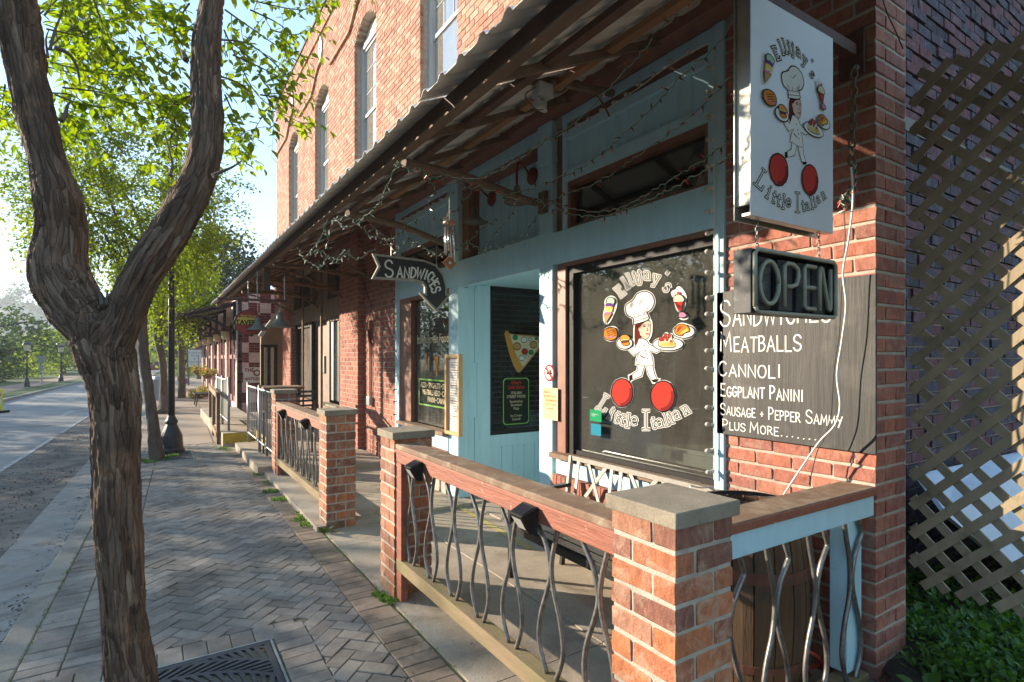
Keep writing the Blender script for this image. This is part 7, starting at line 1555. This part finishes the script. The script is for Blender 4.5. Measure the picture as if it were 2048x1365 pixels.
# small things by the far sidewalk
def board(label, name, cat, px0, y0, px1, y1, d, mat, base_y=None, txt=None):
    k = d/FPX; c = onD((px0+px1)/2, (y0+y1)/2, d); t = thing(name, label, cat, (c.x, c.y, 0)); MB().obox(c, ux*(px1-px0)/2*k, uy*.02, Vector((0, 0, (y1-y0)/2*k))).build('panel', mat, t); MB().box((c.x-.02, c.y+.03, -.05), (c.x+.02, c.y+.06, c.z)).build('post', M_black, t)
board('small red yard sign on the far lawn', 'yard_sign', 'sign', 355, 753, 369, 762, 40, M_red); board('purple yard sign beside the red one', 'yard_sign', 'sign', 361, 757, 376, 768, 36, INKS['purple']); board('grey back of a sign above the yard signs', 'road_sign', 'sign', 361, 738, 370, 752, 40, M_galv)
h = MB(); rr = random.Random(8); a = onD(354, 740, 48); 
for k in range(3000): v = Vector((rr.uniform(-1, 1), rr.uniform(-1, 1), rr.uniform(0, 1))); leaf2(h, Vector((a.x, a.y, 0))+Vector((.9+v.x*1.3, v.y*1.2, v.z*1.3)), rv(rr), .12, rr.random(), rr.random())
tag(h.build('hedge', M_leafg), 'clipped bright green hedge beyond the florist sign', 'hedge')
# lawn patch by the sidewalk
lw = MB(); P = [R(2.15, 34, .004), R(2.15, 60, .004), R(14, 60, .004), R(14, 34, .004)]; lw.quad(*P); structure(lw.build('far_lawn', M_grass)); lw = MB(); P = [R(2.2, 12.4, -.03), R(2.2, 34, -.03), R(6, 34, -.03), R(6, 12.4, -.03)]; lw.quad(*P[::-1]); structure(lw.build('forecourt', M_slab))
lw = MB(); lw.quad(R(-.6, 33.4, -.004), R(2.1, 33.4, -.004), R(2.1, 120, -.004), R(-.6, 120, -.004)); structure(lw.build('far_sidewalk', M_slab))
c = onZ(318, 824, 0); t = thing('litter_bin', 'round grey litter bin behind the third street tree', 'bin', c); 
p = onD(318, 790, 22); MB().lathe((p.x, p.y, 0), [(.25, 0), (.25, .8), (.27, .82), (.2, .95)], 14).build('body', M_galv, t); MB().lathe((p.x, p.y, .84), [(.21, 0), (.21, .06)], 14).build('lid', M_black, t)
def car(label, c, yaw, col, s=1):
    t = thing('parked_car', label, 'car', c); Mx = Matrix.Rotation(yaw, 3, 'Z'); c = Vector(c); m = MB(); W_ = .88*s
    prof = [(-2.2, .35), (-2.25, .8), (-2.1, .98), (-1.7, 1.02), (-1.25, 1.45), (.3, 1.48), (1.0, 1.02), (2.0, .9), (2.2, .7), (2.2, .35)]
    vs = []; 
    for x_, z_ in prof:
        inn = .12 if z_ > 1.1 else 0
        for sd in (-1, 1): vs.append(c+Mx @ Vector((sd*(W_-inn), x_*s, z_*s)))
    n = len(prof); fs = [(2*i, 2*i+1, 2*((i+1) % n)+1, 2*((i+1) % n)) for i in range(n)]+[tuple(2*i for i in range(n)), tuple(2*i+1 for i in reversed(range(n)))]; m.add(vs, fs); m.build('body', col, t, bevel=.05)
    rwm = MB(); rwm.add([c+Mx @ Vector((a*.68, b*s, z*s)) for a, b, z in ((-1, -1.74, 1.06), (1, -1.74, 1.06), (.95, -1.33, 1.41), (-.95, -1.33, 1.41))], [(0, 1, 2, 3)]); rwm.build('rear_window', M_black, t)
    for sx_ in (-1, 1):
        MB().obox(c+Mx @ Vector((sx_*.7, -2.24*s, .82)), Mx @ Vector((.12, 0, 0)), Mx @ Vector((0, .03, 0)), Vector((0, 0, .08))).build('tail_light', M_red, t)
        for yy in (-1.4, 1.4): MB().lathe(c+Mx @ Vector((sx_*.80, yy*s, .33)), [(.33, 0), (.33, .2)], 16, Mx @ Vector((sx_*1., 0, 0))).build('wheel', M_black, t)
p = onZ(309, 746, -.1); car('maroon car seen from behind far down the road', (p.x, p.y, -.12), -.05, plain('maroon_car_paint', (.16, .015, .02), .3)); 
c = onZ(273, 765, -.12); t = thing('traffic_cone', 'orange traffic cone on the road edge beside the near trunk', 'cone', c); MB().lathe(c, [(.14, .03), (.03, .72)], 12).build('cone', red, t); MB().box((c.x-.2, c.y-.2, c.z), (c.x+.2, c.y+.2, c.z+.03)).build('base', M_black, t); MB().lathe(c+Vector((0, 0, .3)), [(.106, 0), (.08, .14)], 12).build('reflective_band', M_white, t)
b = at(300, 105); t = thing('far_house', 'low house with a brown roof at the end of the road', 'house', b); x, y, _z = b; MB().box((x-4, y, -.2), (x+5, y+8, 2.6)).build('wall', M_tan, t); MB().prism([Vector((x-4.6, y-.4, 2.5)), Vector((x+5.6, y-.4, 2.5)), Vector((x+3.5, y-.2, 4.6)), Vector((x-2.5, y-.2, 4.6))], (0, 9, 0)).build('roof', M_arm, t)
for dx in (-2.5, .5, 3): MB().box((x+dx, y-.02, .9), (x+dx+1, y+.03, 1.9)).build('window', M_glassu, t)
M_lit0 = surf('dry_leaves', (.30, .20, .08), (.12, .075, .035), 60, .9, .2)
# ================= plants on the right, moss and litter =================
r = random.Random(4); gz = lambda x, y: .05+.13*min(1, max(0, x-2.4))+.02
gc = MB()
for k in range(7000):
    x = 3.1+abs(r.gauss(0, 1.0)); y = 1.15-abs(r.gauss(0, .75))
    y += r.choice((0, 0, .55)); y = min(y, 1.74)
    if x < 3.36 and y > 1.28: continue
    x += r.uniform(-.35, .05)*(y < .9); c = Vector((x, y, gz(x, y)+r.uniform(.0, .14)*r.random()))
    for q in range(2): leaf(gc, c+rv(r, .02), rv(r)+Vector((0, 0, .25)), r.uniform(.025, .05), r.random(), r.uniform(-.6, .6))
stuff(gc.build('ground_cover', M_leafg))
def rosette(label, c, n, ls, up_=.6, name='leafy_plant', grp=None, mat=None):
    c = Vector(c); t = thing(name, label, 'plant', c, grp)
    me0 = None
    for k in range(n):
        a = 2*pi*k/n*1.618*2+r.uniform(-.2, .2); d = Vector((cos(a), sin(a), up_*r.uniform(.5, 1.5))); m = MB(); s_ = ls*r.uniform(.7, 1.1); st = c+d*ls*.15; dn = d.normalized(); sd = Vector((-sin(a), cos(a), 0)); U = sd.cross(dn)
        prof = [(0, .04), (.2, .6), (.45, 1), (.7, .8), (.9, .35), (1, 0)]; vs = []
        for t_, w_ in prof: q = st+dn*s_*t_-Vector((0, 0, .35*s_*t_*t_)); vs += [q-sd*s_*.26*w_-U*.02*s_, q-U*0.08*s_*0+Vector((0, 0, -.03*s_*w_)), q+sd*s_*.26*w_]
        m.rr = r.random(); m.add(vs, [(3*i+j_, 3*i+j_+1, 3*i+j_+4, 3*i+j_+3) for i in range(5) for j_ in range(2)]); m.build('leaf', mat or M_leafg, t, smooth=True)
rosette('broad leaved plant lying low at the right bottom corner', (4.0, .75, .22), 9, .20); rosette('small broad leaved seedling between the stones at the pier foot', (2.98, 1.12, .12), 5, .13, 1.6); rosette('hosta like plant under the lattice at the right edge', (4.6, .55, .24), 8, .18); rosette('low leafy plant in front of the lattice gap', (3.7, .45, .2), 8, .15)
P0 = onZ(590, 1020, 0); rosette('dark leafy weed at the foot of the third brick pillar', onZ(653, 1068, 0), 7, .11, 1.0, mat=M_leafd); rosette('green weed growing at the ledge below the far railing', onZ(597, 1030, 0), 6, .09, .9); rosette('weed tuft in the joint farther along the ledge', onZ(528, 970, 0), 6, .09, .9); rosette('weed at the foot of the ramp wall', onZ(455, 905, 0), 6, .10, 1)
ms = MB()
def tuft(x, y, n, s, R_): 
    for k in range(n): a = r.uniform(0, 6.28); q = R_*sqrt(r.random()); leaf2(ms, Vector((x+q*cos(a), y+q*sin(a), .0)), Vector((r.uniform(-.5, .5), r.uniform(-.5, .5), 1)), s*r.uniform(.5, 1.2), r.random(), r.uniform(-1, 1))
for (px, py, n) in ((757, 1190, 60), (770, 1200, 60), (785, 1205, 50), (520, 950, 40), (540, 985, 60), (560, 1000, 50), (600, 1040, 30), (620, 1052, 30), (445, 898, 30), (625, 1046, 50), (280, 922, 60), (300, 925, 60), (330, 917, 70), (345, 912, 30)):
    c = onZ(px, py, 0); tuft(c.x, c.y, n*2, .022 if py > 1100 else .035, .05 if py > 1100 else .10)
for k in range(160):
    y = r.uniform(.6, 9); tuft(1.345+r.gauss(0, .008), y, 5, .012, .015); y = r.uniform(2, 12); tuft(kx(y)+r.gauss(0, .006), y, 6, .011, .015)
stuff(ms.build('weeds_and_moss', M_leafg))
# fallen leaves and petals on the walk
fl = MB()
for k in range(420):
    y = r.uniform(1.2, 12) if k % 3 else r.uniform(2, 7); x = r.choice((r.uniform(-.55, 1.3), r.gauss(1.28, .06), r.uniform(1.4, 2.9), r.gauss(-.5, .06))); z = .004 if x < 1.35 else .014 if x > 2.2 else .006
    d = rv(r); d.z *= .12; leaf2(fl, Vector((x, y, z)), d, r.uniform(.008, .026), r.random(), r.uniform(-.35, .35))
stuff(fl.build('fallen_leaves', M_lit0))
# leaf litter and grit in the gutter
lt = MB()
for k in range(2600):
    y = r.uniform(2, 22); x = r.uniform(-2.3, -1.2); cl = noise.noise(Vector((x*1.5, y*.7, 7)))
    if cl < -.05: continue
    p = R(x, y, -.126); s_ = r.uniform(.004, .016); lt.rr = r.random(); lt.add([p+Vector((0, 0, s_*.8)), p+Vector((s_, 0, 0)), p+Vector((-s_*.6, s_, 0)), p+Vector((-s_*.5, -s_, 0))], [(0, 1, 2), (0, 2, 3), (0, 3, 1)])

for k in range(1500):
    y = r.uniform(1.5, 16); cl = noise.noise(Vector((y*.9, 3, 0)))
    if cl < .0 and r.random() < .75: continue
    p = R(-.80-abs(r.gauss(0, .07))*(1+2*max(0, cl)), y, -.119); lt.rr = r.random(); d = rv(r); d.z *= .15; leaf2(lt, p, d, r.uniform(.008, .035), r.random(), r.uniform(-.5, .5))
M_lit = surf('leaf_litter', (.12, .075, .04), (.05, .03, .02), 30, .95, .2); stuff(lt.build('leaf_litter', M_lit))
gr = MB()
for k in range(900):
    x, y = r.uniform(-.5, 3.0), r.uniform(.2, 9); s_ = r.uniform(.0015, .0045); z = .0 if x < 1.35 else .013 if x > 2.2 else .005
    gr.add([Vector((x, y, z+s_)), Vector((x+s_, y, z)), Vector((x-s_*.6, y+s_, z)), Vector((x-s_*.5, y-s_, z))], [(0, 1, 2), (0, 2, 3), (0, 3, 1)])
stuff(gr.build('grit', M_cap))
a = thing('uplight', 'small grey tree uplight at the foot of the second tree', 'light', onZ(316, 915, 0)); p = onZ(316, 915, 0); MB().beam(p+Vector((0, 0, .05)), p+Vector((.02, .05, .2)), .12, .10).build('housing', M_galv, a, bevel=.01); MB().tube([p, p+Vector((0, 0, .1))], .02, 6).build('stake', M_black, a)

# ================= the air =================
hz = MB().box((-600, -600, -1.2), (600, 600, 56)).build('haze', None)
hm = bpy.data.materials.new('haze'); hm.use_nodes = True; nt = hm.node_tree
for n_ in list(nt.nodes):
    if n_.type == 'BSDF_PRINCIPLED': nt.nodes.remove(n_)
pv = nt.nodes.new('ShaderNodeVolumePrincipled'); pv.inputs['Color'].default_value = (.86, .92, 1, 1); pv.inputs['Density'].default_value = .0007; pv.inputs['Anisotropy'].default_value = .2
nt.links.new(pv.outputs[0], nt.nodes['Material Output'].inputs['Volume']); hz.data.materials.clear(); hz.data.materials.append(hm); stuff(hz)
